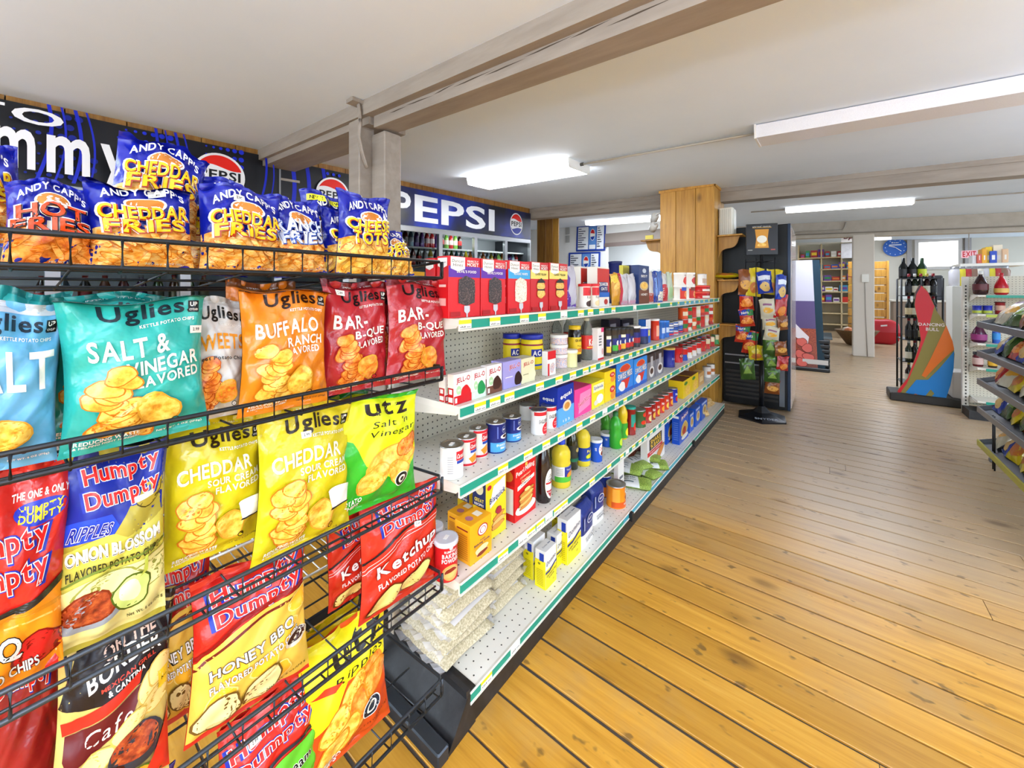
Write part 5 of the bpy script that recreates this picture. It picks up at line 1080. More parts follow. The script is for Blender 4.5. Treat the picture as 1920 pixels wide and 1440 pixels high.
carton('second', 'white flavouring box with pink top', 1121, 1132, 615, '#eae6e4', [('R', 0.55, 0.86, 1, 1, '#c83a6a'), ('R', 0, 0, 1, 0.06, '#c8202a')] + [('R', 0.15, 0.45 + i * 0.09, 0.6, 0.49 + i * 0.09, '#5a5a5e') for i in range(4)] + [('E', 0.75, 0.25, 0.14, 0.1, '#d8a8a8')], (), 0.02, 0.035)
for i, (a, c, col, b2) in enumerate(((1132, 1143, '#e6c04a', '#f0ead6'), (1144, 1153, '#4aa83a', '#3a3a30'), (1154, 1160, '#c8242a', '#24246a'), (1161, 1168, '#e8a22a', '#f0e6c8'), (1169, 1176, '#c8242a', '#28207a'), (1177, 1183, '#b8281c', '#2a2a2c'))):
    can('second', 'black capped spice jar', a, c, 615 - i * 0.3, '#3a3026', [('R', 0.05, 0.12, 0.95, 0.72, '#1c2470'), ('R', 0.05, 0.12, 0.95, 0.34, col), ('R', 0.05, 0.6, 0.95, 0.72, b2), ('E', 0.5, 0.42, 0.14, 0.10, WT)], 0.03, plastic='#121212', cat='jar', name='spice_jar', n=16)
can('second', 'white lidded pepper jar', 1184, 1193, 611, '#2a2228', [('R', 0, 0.2, 1, 0.7, '#a8222a'), ('R', 0, 0.45, 1, 0.7, '#1c2470')], 0.03, plastic='#e9e9e6', cat='jar', name='spice_jar', n=16)
can('second', 'navy tub with white lid', 1194, 1210, 612, '#18204a', [('R', 0, 0.45, 1, 0.9, '#1c34b0')], 0.04, plastic='#e4e4e2', cat='tub', name='plastic_tub', n=18)
for i, (a, c, lab) in enumerate(((1142, 1163, 'left'), (1166, 1188, 'right'))): carton('second', '', a, c, 598, '#1c1a26', [('R', 0.1, 0.3, 0.6, 0.8, '#8a8a94')], (), 0.24, 0.06, lab='dark box behind the spice jars, %s of two' % lab)
carton('second', 'blue and white salt box', 1211, 1220, 599, '#2a62b8', [('R', 0, 0.6, 1, 1, '#e6e6ea'), ('R', 0.2, 0.3, 0.8, 0.55, '#e0d060')], (), 0.05, 0.05)
can('second', 'red seasoning bottle with white cap', 1221, 1232, 598, '#c8321c', [('R', 0.2, 0.2, 0.8, 0.7, '#e8a88a')], 0.04, plastic='#f0eeea', cat='bottle', name='seasoning_bottle', n=16)
for i, (a, c) in enumerate(((1233, 1240), (1241, 1248))): can('second', 'blue seasoning shaker', a, c, 601, '#2462b4', [('R', 0.2, 0.3, 0.8, 0.6, '#c8d8ec')], 0.04, plastic='#3a78c8', cat='jar', name='seasoning_shaker', n=14)
X = GX - 0.04
for col_ in range(3):
    a = 1249 + col_ * 9; z_ = 0
    for k in range(3):
        h_ = 0.034
        can('second', '', a, a + 8, 600, ('#2a56a8', '#c8d4e4', '#1f3f8c')[(k + col_) % 3], [('R', 0, 0.2, 1, 0.6, ('#d83a3a', '#2a56a8', '#e6e6e6')[k])], 0.04, H=h_, zadd=z_, lab='flat fish tin, %s column of three, %s tin' % (ORD[col_ + 1], ('lowest', 'middle', 'highest')[k]), cat='tin', name='fish_tin', n=14); z_ += h_ + 0.001
cols = ['#c83226', '#e8e2d6', '#d8501c', '#2f7a3a', '#c02a20', '#e6d9b8', '#b8281e']
for i in range(7):
    a = 1277 + i * 8.1
    can('second', 'tinned vegetables can with bright label', a, a + 7.6, 606 - i * 0.3, cols[i], [('R', 0, 0.3, 1, 0.65, cols[(i + 3) % 7]), ('E', 0.5, 0.3, 0.15, 0.18, cols[(i + 2) % 7])], 0.03, H=0.108, n=14)
    can('second', '', a - 0.3, a + 7.3, 606, cols[(i + 2) % 7], [('R', 0, 0.3, 1, 0.65, cols[(i + 5) % 7])], 0.03, H=0.10, zadd=0.110, lab='upper tinned vegetables can, %s of seven in the row' % ordn(i + 1), n=14)
# ---------------------------------------------------------------- third shelf
CAR = [('R', 0.36, 0.58, 0.84, 0.86, '#c8202c'), T_('Carnation', 0.60, 0.71, 0.42, 0.14, WT, shear=0.2), ('R', 0.38, 0.48, 0.82, 0.57, '#26409c')] + [('R', 0.08, 0.2 + i * 0.07, 0.26, 0.225 + i * 0.07, '#a8a8aa') for i in range(8)]
PIE = CAR[:3] + [('P', [(0.30, 0.30), (0.62, 0.46), (0.72, 0.22), (0.45, 0.12)], '#dd8a28'), ('R', 0, 0.88, 1, 0.97, '#c8202c'), ('R', 0, 0.04, 1, 0.12, '#c8202c')]
can('third', 'white evaporated milk can with red logo', 825, 869, 822 + 10, '#e9e7e3', CAR, 0.03, sticker=True, turn=0.0)
can('third', 'white milk can with pie slice picture', 856, 893, 808 + 9, '#ece6dc', PIE, 0.06, sticker=True, turn=-0.05)
can('third', 'white milk can with pie slice picture', 880, 914, 793 + 8, '#ece6dc', PIE, 0.075, sticker=True, turn=-0.05)
EVA = [('R', 0, 0.0, 1, 0.36, '#4a9ad0'), T_('EVAPORATED', 0.55, 0.27, 0.6, 0.08, WT), T_('MILK', 0.55, 0.17, 0.3, 0.07, WT), ('E', 0.62, 0.54, 0.22, 0.08, WT), ('E', 0.62, 0.55, 0.13, 0.05, '#3a1c14'), ('E', 0.56, 0.78, 0.1, 0.11, '#8a96b8'), ('E', 0.56, 0.78, 0.085, 0.09, '#16236c'), T_('BEST', 0.56, 0.78, 0.13, 0.06, WT), ('R', 0.26, 0.5, 0.31, 0.9, '#5a6ab0')]
can('third', 'blue evaporated milk can', 911, 948, 781 + 8, '#16236c', EVA, 0.05, sticker=True, turn=-0.1)
can('third', 'blue evaporated milk can', 942, 977, 772 + 7, '#16236c', EVA, 0.07, sticker=True, turn=-0.1)
EAG = [('R', 0, 0.80, 1, 0.96, '#c8242c'), T_('EAGLE BRAND', 0.58, 0.58, 0.66, 0.16, '#1a1a1a', rot=0.10, shear=0.2), ('E', 0.68, 0.22, 0.28, 0.28, '#d0222a'), T_('Sweetened', 0.68, 0.30, 0.34, 0.07, WT, wgt=0), T_('Condensed Milk', 0.68, 0.20, 0.40, 0.06, WT, wgt=0), ('E', 0.8, 0.75, 0.05, 0.08, '#e0982a')]
can('third', '', 974, 1006, 757, '#e9e7e3', EAG, 0.17, lab='short condensed milk can at the back left of its trio', turn=0.5)
can('third', 'short white condensed milk can with red corner', 994, 1026, 767, '#e9e7e3', EAG, 0.028, R=0.034, turn=-0.25)
can('third', 'short white condensed milk can with red corner', 1014, 1044, 759, '#e9e7e3', EAG, 0.035, R=0.034, turn=-0.25)
carton('third', 'tall blue sweetener box', 1046, 1076, 722, '#16309c', [('R', 0, 0, 1, 0.45, '#5aa4dc'), T_('equal', 0.5, 0.74, 0.7, 0.16, WT, rot=0.12), ('E', 0.55, 0.46, 0.26, 0.14, '#e6d2b0'), ('E', 0.55, 0.46, 0.17, 0.09, '#c88a3a'), T_('1 2 3', 0.5, 0.1, 0.4, 0.06, WT)], [('R', 0, 0, 1, 0.42, '#5aa4dc'), T_('equal', 0.5, 0.66, 0.6, 0.12, WT)], 0.03, 0.10)
carton('third', 'pink sweetener box', 1078, 1109, 726, '#e0418c', [('P', [(0.2, 0.1), (0.9, 0.25), (0.95, 0.85), (0.3, 0.8)], '#ef86b4'), T_("Sweet'N Low", 0.56, 0.5, 0.76, 0.18, '#c8246a', rot=0.22, out=WT)], (), 0.03, 0.13, top='#d8387f')
carton('third', 'yellow sweetener box', 1110, 1133, 715, '#ecdc2a', [('P', [(0.1, 0.62), (0.95, 0.62), (0.95, 0.9), (0.1, 0.9)], '#f6f0c0'), T_('Splenda', 0.52, 0.76, 0.74, 0.16, '#3a5ab0', shear=0.2), ('E', 0.62, 0.3, 0.28, 0.18, '#f0eee6'), ('E', 0.3, 0.2, 0.16, 0.1, '#d8d4c8')], (), 0.03, 0.11, top='#e8e04a')
zz_ = 0
for k, yt in enumerate((719, 695)):
    h_ = hgt('third', yt, GX - 0.03, Yat(1143, GX - 0.03), zz_)
    carton('third', '', 1134, 1154, yt, '#eccb1c', [('E', 0.7, 0.62, 0.24, 0.2, '#c8242a'), T_('TEA', 0.7, 0.62, 0.26, 0.14, WT), ('B', 0.75, 0.25, 0.24, 0.2, 0, 2, '#e08a2a', None)], (), 0.03, 0.13, H=h_ - 0.001, zadd=zz_, lab='yellow tea box, %s of the pair beside the cocoa' % ('lower', 'upper')[k]); zz_ += h_
SWM = [('R', 0, 0, 1, 0.12, '#1c4fa8'), ('B', 0.5, 0.80, 0.30, 0.13, 0, 3, '#c83a24', '#e8b04a'), T_('SWISS MISS', 0.5, 0.58, 0.84, 0.20, WT, out='#1c3c8c', rot=0.04), ('P', [(0.25, 0.44), (0.8, 0.46), (0.6, 0.14), (0.4, 0.16)], '#c83226'), ('B', 0.3, 0.25, 0.2, 0.14, 0, 5, '#e8e6e0', None)]
carton('third', 'sky blue cocoa mix box', 1156, 1187, 678, '#2f7fd0', SWM, (), 0.03, 0.10, top='#1f4f9c', sidec='#23408c')
carton('third', 'sky blue cocoa mix box', 1189, 1213, 670, '#2f86d8', SWM, (), 0.03, 0.10, top='#1f4f9c')
COF = [('R', 0, 0.7, 1, 1, '#3a2a2a'), ('E', 0.55, 0.3, 0.32, 0.22, '#d8d6d2'), ('E', 0.55, 0.32, 0.22, 0.12, '#4a3028'), ('R', 0.4, 0.5, 0.7, 0.9, '#b0aeb0')]
carton('third', 'grey coffee pod box with cup picture', 1214, 1228, 664, '#77747a', COF, (), 0.03, 0.10, top='#3c2c30')
carton('third', 'grey coffee pod box with cup picture', 1229, 1244, 658, '#77747a', COF, (), 0.03, 0.10, top='#3c2c30')
can('third', 'dark blue coffee canister with tan lid', 1245, 1260, 652, '#151f80', [T_('House', 0.5, 0.45, 0.5, 0.14, '#b8c0e0', wgt=0), ('R', 0.1, 0.18, 0.9, 0.2, '#3a48b0')], 0.03, plastic='#c8a24a', cat='canister', name='coffee_canister', n=20)
can('third', 'red coffee jar', 1261, 1275, 651, '#c81e22', [('R', 0.2, 0.3, 0.8, 0.6, '#8a1014'), T_('CAFE', 0.5, 0.45, 0.5, 0.16, WT)], 0.04, plastic='#a81a1c', cat='jar', name='coffee_jar', n=18)
cc = ['#1c48a8', '#e9e4de', '#e4ded8', '#d8d4ce', '#c8241e', '#c02a22', '#b8201c', '#2f8a4a']
for i in range(8):
    a = 1276 + i * 8.7
    can('third', 'small soup can', a, a + 8.0, 648, cc[i], [('R', 0, 0.5, 1, 0.95, '#c8201c' if i < 5 else '#e8d8b0'), ('E', 0.5, 0.4, 0.12, 0.14, '#d8b45a')], 0.03, H=0.105, n=14)
    can('third', '', a + 0.5, a + 8.3, 648, cc[(i + 4) % 8], [('R', 0, 0.5, 1, 0.95, '#c8201c')], 0.115, H=0.105, zadd=0.0, lab='soup can in the back row, %s of eight, third shelf' % ordn(i + 1), n=14)
# ---------------------------------------------------------------- fourth shelf
BKP = [T_('RUMFORD', 0.5, 0.79, 0.44, 0.06, WT), T_('BAKING', 0.5, 0.68, 0.60, 0.11, WT), T_('POWDER', 0.5, 0.55, 0.62, 0.11, WT), ('E', 0.5, 0.24, 0.30, 0.20, '#d8a25a'), ('B', 0.5, 0.28, 0.22, 0.10, 0.1, 3, '#8a2a1c', '#e8c88a'), ('B', 0.5, 0.20, 0.24, 0.07, 0.2, 4, '#e6b46a', None), ('E', 0.5, 0.88, 0.06, 0.04, WT)]
can('fourth', 'red baking powder can with white plastic lid', 815, 858, 1008, '#c41a20', BKP, 0.02, plastic='#c9ccd2', sticker=True, turn=-0.3)
can('fourth', '', 797, 830, 985, '#c41a20', BKP, 0.11, plastic='#c9ccd2', sticker=True, turn=0.4, lab='red baking powder can behind the front baking powder can')
SODA = [('E', 0.56, 0.74, 0.24, 0.15, '#a81e28'), ('E', 0.56, 0.74, 0.20, 0.125, WT), ('E', 0.56, 0.74, 0.14, 0.085, '#a81e28'), ('E', 0.56, 0.74, 0.11, 0.07, WT), T_('PURE', 0.55, 0.50, 0.24, 0.035, '#3a3a5a'), T_('Baking Soda', 0.52, 0.43, 0.72, 0.07, '#1c2a5a', rot=0.02), ('R', 0.12, 0.375, 0.9, 0.382, '#8a6a2a'), ('B', 0.5, 0.26, 0.3, 0.1, 0, 2, '#f2dca0', None), ('B', 0.52, 0.17, 0.26, 0.06, 0.1, 7, '#7a2c1a', '#e0b07a')]
SODS = [('R', 0.15, 0.82, 0.85, 0.86, '#8a2a20')] + [('R', 0.15, 0.10 + i * 0.055, 0.85, 0.125 + i * 0.055, '#c07a1a') for i in range(12)]
SODT = [('E', 0.3, 0.5, 0.12, 0.2, '#a86a7a'), ('R', 0.55, 0.3, 0.8, 0.7, '#efe6d0')]
carton('fourth', 'yellow baking soda box', 882, 922, 975, '#eda51c', SODA, SODS, 0.02, 0.075, sh=SODT)
carton('fourth', '', 866, 902, 960, '#eda51c', SODA, SODS, 0.115, 0.075, sh=SODT, lab='yellow baking soda box behind the front soda box')
BIS = [('P', [(0.20, 0.60), (0.36, 0.86), (0.95, 0.94), (0.95, 0.70), (0.2, 0.52)], '#d8dce4'), T_('Bisquick', 0.56, 0.66, 0.80, 0.12, '#1a2c5c', rot=0.22, shear=0.2), ('E', 0.16, 0.87, 0.10, 0.04, '#b8242c'), ('B', 0.6, 0.32, 0.30, 0.05, 0.2, 2, '#d09040', '#8a4a18'), ('B', 0.6, 0.25, 0.32, 0.05, 0.15, 3, '#e6b66a', '#8a4a18'), ('B', 0.55, 0.18, 0.3, 0.05, 0.1, 4, '#d09040', '#8a4a18'), ('B', 0.6, 0.42, 0.16, 0.06, 0.1, 5, '#a82a3a', '#5a1a4a'), ('R', 0.04, 0.32, 0.28, 0.42, '#e6e22a')]
BISS = [('R', 0, 0.55, 1, 1, '#1c2c5c'), ('E', 0.5, 0.85, 0.32, 0.10, '#d8d2a8'), T_('GREAT', 0.5, 0.66, 0.7, 0.06, '#e6d24a'), T_('RECIPES', 0.5, 0.59, 0.7, 0.04, WT), ('R', 0, 0, 1, 0.4, '#d8d4c8'), ('B', 0.5, 0.3, 0.3, 0.1, 0, 2, '#b86a2a', None)]
carton('fourth', 'yellow pancake mix box with purple crest', 911, 949, 893, '#e6cb24', BIS, BISS, 0.06, 0.065)
carton('fourth', '', 880, 912, 893, '#d8bc24', BIS, BISS, 0.16, 0.065, lab='yellow pancake mix box at the back behind the soda')
PEA = [('R', 0, 0, 1, 1, '#d01a1c'), T_('Pearl Milling', 0.5, 0.80, 0.88, 0.11, WT, rot=0.12, shear=0.1), T_('COMPANY', 0.5, 0.70, 0.5, 0.03, '#f0d0a0', rot=0.10), T_('Original', 0.5, 0.63, 0.4, 0.06, '#f0d8a0', rot=0.1), ('P', [(0.12, 0.50), (0.92, 0.60), (0.92, 0.66), (0.12, 0.57)], '#efece2'), T_('COMPLETE', 0.52, 0.585, 0.5, 0.03, '#3a3a4a', rot=0.1), ('E', 0.5, 0.16, 0.48, 0.10, '#efe8dc')]
PEA += [('B', 0.52, 0.20 + i * 0.055, 0.34, 0.045, 0.15, i, '#e8b460' if i % 2 else '#c9853a', '#8a4a18') for i in range(5)] + [('E', 0.56, 0.46, 0.14, 0.03, '#f0dc8a'), ('E', 0.5, 0.90, 0.06, 0.03, '#e6b84a')]
carton('fourth', 'red pancake mix box with pancake stack', 965, 1004, 858, '#cc1c1e', PEA, [('R', 0, 0.6, 1, 1, '#b8161a'), ('E', 0.5, 0.75, 0.4, 0.10, '#c87a2a'), ('R', 0.08, 0.12, 0.92, 0.55, '#dcd8d2'), ('R', 0, 0, 1, 0.1, '#cc1c1e')], 0.055, 0.075)
SYP = [(0.92, 0), (1, 0.02), (1.0, 0.50), (0.85, 0.64), (0.50, 0.78), (0.34, 0.86), (0.33, 0.93)]
lathe_item('fourth', 'brown syrup bottle with oval label', 1005, 1033, 815, SYP, [('cap', [(0.40, 0.92), (0.42, 0.93), (0.42, 1.0), (0.01, 1.0)], M('#2a1a14', 0.4))], [('E', 0.5, 0.5, 0.30, 0.48, '#e9e4da'), ('E', 0.5, 0.5, 0.28, 0.45, '#f2eee6'), T_('LOG', 0.5, 0.76, 0.22, 0.10, '#2a1a14'), T_('CABIN', 0.5, 0.63, 0.34, 0.10, '#2a1a14'), ('R', 0.24, 0.50, 0.76, 0.56, '#b02428'), ('P', [(0.26, 0.30), (0.74, 0.30), (0.5, 0.06)], '#a8202a'), T_('Original', 0.5, 0.23, 0.3, 0.06, WT)], 0.03, mat=M('#1c0d0a', 0.08, spec=0.8), lz=(0.06, 0.52), name='syrup_bottle')
OIL = M('#ffe640', 0.06, trans=0.35, ior=1.3)
OP = [(0.92, 0), (1, 0.02), (1, 0.12), (0.97, 0.15), (0.97, 0.46), (1.0, 0.50), (0.94, 0.55), (1.0, 0.60), (0.98, 0.72), (0.72, 0.82), (0.38, 0.87), (0.36, 0.91)]
OL = [('R', 0, 0, 1, 1, '#e4e4dc'), ('R', 0.4, 0.36, 1, 1, '#26368a'), ('R', 0, 0, 1, 0.36, '#4fae3a'), T_('Vegetable', 0.68, 0.8, 0.4, 0.16, WT, wgt=0), ('B', 0.7, 0.5, 0.2, 0.2, 0.2, 3, '#d8922a', '#b83a1c')] + [('R', 0.06, 0.46 + i * 0.1, 0.34, 0.5 + i * 0.1, '#9a9a96') for i in range(5)]
lathe_item('fourth', 'yellow cooking oil bottle with blue cap', 1034, 1070, 822, OP, [('cap', [(0.42, 0.89), (0.44, 0.90), (0.42, 0.995), (0.01, 1.0)], M('#1c3ec0', 0.35)), ('label', [(0.985, 0.14), (0.985, 0.46)], M('#e4e4dc', 0.4))], OL, 0.03, mat=OIL, lz=(0.14, 0.46), name='oil_bottle', turn=-0.4)
lathe_item('fourth', 'dark green olive oil bottle', 1062, 1084, 790, [(0.94, 0), (1, 0.02), (1, 0.60), (0.6, 0.74), (0.36, 0.82), (0.34, 0.95)], [('cap', [(0.38, 0.93), (0.38, 1.0), (0.01, 1.0)], M('#15140f', 0.4)), ('label', [(1.01, 0.18), (1.01, 0.52)], M('#2c2e26', 0.4))], [('R', 0, 0.0, 1, 0.2, '#1f6a4a'), ('E', 0.5, 0.7, 0.16, 0.14, '#a89a5a')], 0.09, mat=M('#23240f', 0.08, spec=0.8), lz=(0.18, 0.52), name='oil_bottle')
lathe_item('fourth', 'yellow cooking oil bottle with green cap', 1080, 1107, 795, OP, [('cap', [(0.42, 0.89), (0.44, 0.90), (0.42, 0.995), (0.01, 1.0)], M('#2a6a3a', 0.35)), ('label', [(0.985, 0.14), (0.985, 0.46)], M('#1c3a8a', 0.4))], [('R', 0, 0, 1, 1, '#1c3a8a'), T_('Pure', 0.5, 0.74, 0.4, 0.2, '#f0d84a'), ('B', 0.5, 0.4, 0.28, 0.2, 0.3, 4, '#c9c42a', '#4a8a2a'), ('R', 0, 0, 1, 0.12, '#2a5ab8')], 0.06, mat=OIL, lz=(0.14, 0.46), name='oil_bottle')
lathe_item('fourth', '', 1030, 1048, 800, OP, [('cap', [(0.42, 0.89), (0.42, 1.0), (0.01, 1.0)], M('#2a4a2a', 0.35))], (), 0.18, mat=M('#6a6a1c', 0.08, trans=0.4), lab='greenish oil bottle behind the syrup and oil bottles', name='oil_bottle')
SHO = [('R', 0, 0, 1, 0.9, '#1f4fb0'), ('E', 0.62, 0.56, 0.26, 0.28, '#e9e9ea'), T_('Crisco', 0.62, 0.62, 0.4, 0.16, '#b8242c', shear=0.2), ('B', 0.66, 0.40, 0.16, 0.12, 0.1, 3, '#6a2418', '#e0b070'), T_('TFREE', 0.16, 0.6, 0.12, 0.14, WT)]
can('fourth', 'blue shortening tub with white lid', 1107, 1129, 823, '#1f4fb0', SHO, 0.035, plastic='#d6d9dc', cat='tub', name='shortening_tub', turn=-0.3)
can('fourth', 'blue shortening tub with white lid', 1126, 1149, 811, '#1f4fb0', SHO, 0.075, plastic='#d6d9dc', cat='tub', name='shortening_tub', turn=-0.3)
LP = [(0.85, 0), (1, 0.03), (1, 0.40), (0.86, 0.47), (0.98, 0.56), (0.98, 0.68), (0.66, 0.80), (0.38, 0.86), (0.36, 0.90)]
lathe_item('fourth', 'green lime juice bottle', 1146, 1162, 772, LP, [('cap', [(0.42, 0.89), (0.42, 1.0), (0.01, 1.0)], M('#1c6a34', 0.4))], [('E', 0.5, 0.4, 0.2, 0.3, '#b8d83a')], 0.02, mat=M('#2f9a2a', 0.2), name='juice_bottle', lz=(0.05, 0.4))
lathe_item('fourth', 'green and yellow lemon juice bottle', 1158, 1177, 750, LP, [('cap', [(0.42, 0.89), (0.42, 1.0), (0.01, 1.0)], M('#e0c41c', 0.4)), ('label', [(1.01, 0.04), (1.01, 0.42)], M('#2f9a2a', 0.4))], [('E', 0.5, 0.4, 0.22, 0.3, '#e8d82a')], 0.05, mat=M('#d8b81c', 0.2), name='juice_bottle', lz=(0.05, 0.4))
lathe_item('fourth', '', 1126, 1144, 768, LP, [('cap', [(0.42, 0.89), (0.42, 1.0), (0.01, 1.0)], M('#1c5a2a', 0.4))], (), 0.14, mat=M('#3a8a24', 0.2), lab='green lime juice bottle standing behind the shortening tubs', name='juice_bottle')
can('fourth', 'red sauce jar with teal lid', 1176, 1188, 762, '#8a1c14', [('R', 0.1, 0.3, 0.9, 0.75, '#2a8a78'), ('E', 0.5, 0.3, 0.2, 0.15, '#d83a2a')], 0.04, plastic='#1f9a8a', cat='jar', name='sauce_jar', n=18)
TOM = [('1188', 1205, '#c8321c'), ]
for i, (a, c, col, c2) in enumerate(((1188, 1205, '#3a5a2a', '#d8341c'), (1206, 1214, '#a81c18', '#e0c88a'), (1215, 1222, '#8a1814', '#d8a83a'), (1223, 1230, '#b02018', '#e8b43a'), (1231, 1239, '#c02a18', '#e8a02a'), (1240, 1247, '#c03018', '#f0c04a'), (1248, 1255, '#a82018', '#e89a2a'), (1256, 1266, '#1f2c9c', '#c8281e'))):
    can('fourth', ('blue and red can' if i == 7 else 'tomato can with picture label'), a, c, 752 - i * 2.0, col, [('E', 0.5, 0.28, 0.24, 0.2, c2), ('E', 0.42, 0.72, 0.18, 0.13, c2 if i == 0 else col), T_('Hunts', 0.5, 0.62, 0.5, 0.16, WT)] if i else [('E', 0.5, 0.74, 0.2, 0.14, '#d8341c'), ('E', 0.66, 0.24, 0.2, 0.14, '#e0a04a'), ('E', 0.35, 0.3, 0.16, 0.12, '#d8341c')], 0.04, H=0.112, n=18)
can('fourth', 'small clear packet of silver wrap', 1268, 1280, 742, '#b8bcc0', (), 0.06, H=0.06, n=12, cat='packet', name='wrapped_packet')
for i, (a, c, yt) in enumerate(((1281, 1295, 702), (1296, 1309, 694))):
    carton('fourth', 'yellow pasta dinner box with brown top', a, c, yt, '#e6c21c', [('E', 0.6, 0.35, 0.32, 0.28, 'chip'), ('E', 0.35, 0.8, 0.22, 0.1, '#3a7a2a')], (), 0.03, 0.12, top='#6a3018', H=0.145)
carton('fourth', 'tan cracker meal box', 1310, 1320, 700, '#c89a5a', [('R', 0.2, 0.3, 0.8, 0.7, '#e8cf9a')], (), 0.03, 0.08, H=0.12)
for i in range(2): can('fourth', 'small white can at the far end', 1322 + i * 7.5, 1328.5 + i * 7.5, 700, '#e0dcd6', [('R', 0, 0.3, 1, 0.6, '#b86a3a')], 0.03, H=0.11, n=12)
# ---------------------------------------------------------------- bottom shelf
def pillow(name, W, D, Hh, mat, seed, flap=0.012, clear=None, nu=16, nv=12):
    """soft filled bag lying flat: W along x, D along y"""
    r = random.Random(seed); ph = [r.uniform(0, 6.28) for _ in range(6)]; b = MB()
    def pt(u, v, side):
        a = max(0.0, 1 - abs(2 * u - 1) ** 5); c = max(0.0, 1 - abs(2 * v - 1) ** 5)
        h = Hh / 2 * (a * c) ** 0.42 * (1 + 0.07 * sin(5 * u + ph[0]) * sin(4 * v + ph[1]) + 0.05 * sin(11 * u + ph[2]) + 0.04 * sin(13 * v + ph[3]))
        return ((u - 0.5) * W * (1 + 0.02 * sin(6 * v + ph[4])), (v - 0.5) * D * (1 + 0.02 * sin(6 * u + ph[5])), Hh / 2 + side * (h + 0.0003))
    for side in (1, -1):
        vs = [pt(i / nu, j / nv, side) for j in range(nv + 1) for i in range(nu + 1)]; fs = []
        for j in range(nv):
            for i in range(nu):
                a = j * (nu + 1) + i; q = (a, a + 1, a + nu + 2, a + nu + 1); fs.append(q if side > 0 else q[::-1])
        b.add(vs, fs, mat, True)
    return b, pt
RICE = SPECIAL['rice']; CLEARF = M('#f2f2f6', 0.12, alpha=0.35)
def rice_bag(lab, X, Y, z, W, D, Hh, rz, seed, tx=0.0):
    b, pt = pillow('rice_bag', W, D, Hh, RICE, seed); o = b.build('rice_bag'); tag(o, lab, 'bag', 'bagged rice stacks on the bottom shelf'); o.location = (X, Y, z); o.rotation_euler = (tx, 0.0, pi / 2 + rz)
    n = 14
    for sgn in (-1, 1):                                             # crinkled clear end flaps
        vs = []; b = MB()
        for i in range(n + 1):
            yv = (i / n - 0.5) * D * 0.96; vs += [(sgn * W * 0.485, yv, Hh / 2 + 0.004 * sin(i * 2.1 + seed)), (sgn * (W * 0.5 + 0.018), yv, Hh / 2 + 0.009 * sin(i * 1.7 + seed * 2))]
        b.add(vs, [(2 * i, 2 * i + 2, 2 * i + 3, 2 * i + 1) for i in range(n)], CLEARF); b.build('end_flap', o)
    p = Print(W, D, lambda u, v, off: tuple(c + (off if k == 2 else 0) for k, c in enumerate(pt(u / W, v / D, 1))), 0.02, 0.0006, 0.0002)
    p.draw([('R', 0.12, 0.10, 0.90, 0.92, '#e6e4e6'), T_('RICE', 0.5, 0.62, 0.4, 0.2, '#2a3a7a'), ('E', 0.5, 0.3, 0.1, 0.09, '#2a3a7a')]); p.build('bag_print', o)
    return o
z = SH['bottom']; rr = random.Random(4)
for i in range(6):
    h_ = 0.050; rice_bag('bag of rice, %s from the bottom of the taller front stack' % ordn(i + 1), -1.105 + rr.uniform(-0.012, 0.012), 1.015 + rr.uniform(-0.008, 0.008), z, 0.245, 0.265, h_, rr.uniform(-0.06, 0.06), 300 + i); z += h_ + 0.0012
z = SH['bottom']
for i in range(4):
    h_ = 0.050; rice_bag('bag of rice, %s from the bottom of the lower rear stack' % ordn(i + 1), -1.13 + rr.uniform(-0.01, 0.01), 1.262 + rr.uniform(-0.006, 0.006), z, 0.205, 0.245, h_, rr.uniform(-0.05, 0.05), 320 + i); z += h_ + 0.0012
CNT['bottom'] = 0
def domino(word, c2='#ecdb1c'):
    return [('R', 0, 0, 1, 0.50, c2), ('P', [(0, 0.46), (0.35, 0.46), (1, 0.60), (1, 0.54), (0.38, 0.40), (0, 0.40)], '#26306a'), ('R', 0, 0, 1, 0.40, c2), T_('Domino', 0.5, 0.70, 0.86, 0.12, '#1c2450', rot=0.20, shear=0.3, wgt=0), T_(word, 0.52, 0.36, 0.86, 0.055, '#2a2a30', rot=0.14), T_('SUGAR', 0.52, 0.28, 0.5, 0.05, '#2a2a30', rot=0.14), ('E', 0.7, 0.14, 0.08, 0.03, '#c9b81c')]
DS = [('R', 0, 0, 1, 0.74, '#ecdb1c'), ('R', 0.42, 0.72, 0.84, 0.93, '#1c3aa0'), ('E', 0.4, 0.64, 0.12, 0.03, '#8a8014')] + [('R', 0.18, 0.08 + i * 0.045, 0.8, 0.092 + i * 0.045, '#a89a14') for i in range(10)]
DT = [T_('Domino', 0.4, 0.5, 0.4, 0.16, '#4a5064', shear=0.3, wgt=0), ('R', 0.66, 0.45, 0.9, 0.55, '#8a8e9a')]
carton('bottom', '', 1000, 1022, 1008, '#e9e8e6', domino('GRANULATED'), DS, 0.115, 0.055, sh=DT, lab='white and yellow sugar box behind the front sugar box')
carton('bottom', 'white and yellow sugar box', 1023, 1043, 1027, '#e9e8e6', domino('GRANULATED'), DS, 0.04, 0.055, sh=DT)
carton('bottom', 'white and yellow powdered sugar box', 1044, 1063, 997, '#e9e8e6', domino('POWDERED'), DS, 0.075, 0.055, sh=DT)
carton('bottom', 'white and yellow brown sugar box', 1064, 1089, 966, '#e9e8e6', domino('LIGHT BROWN'), DS, 0.045, 0.055, sh=DT)
carton('bottom', '', 1052, 1070, 950, '#e9e8e6', domino('SUGAR'), DS, 0.17, 0.055, sh=DT, lab='white sugar box at the back behind the brown sugar')
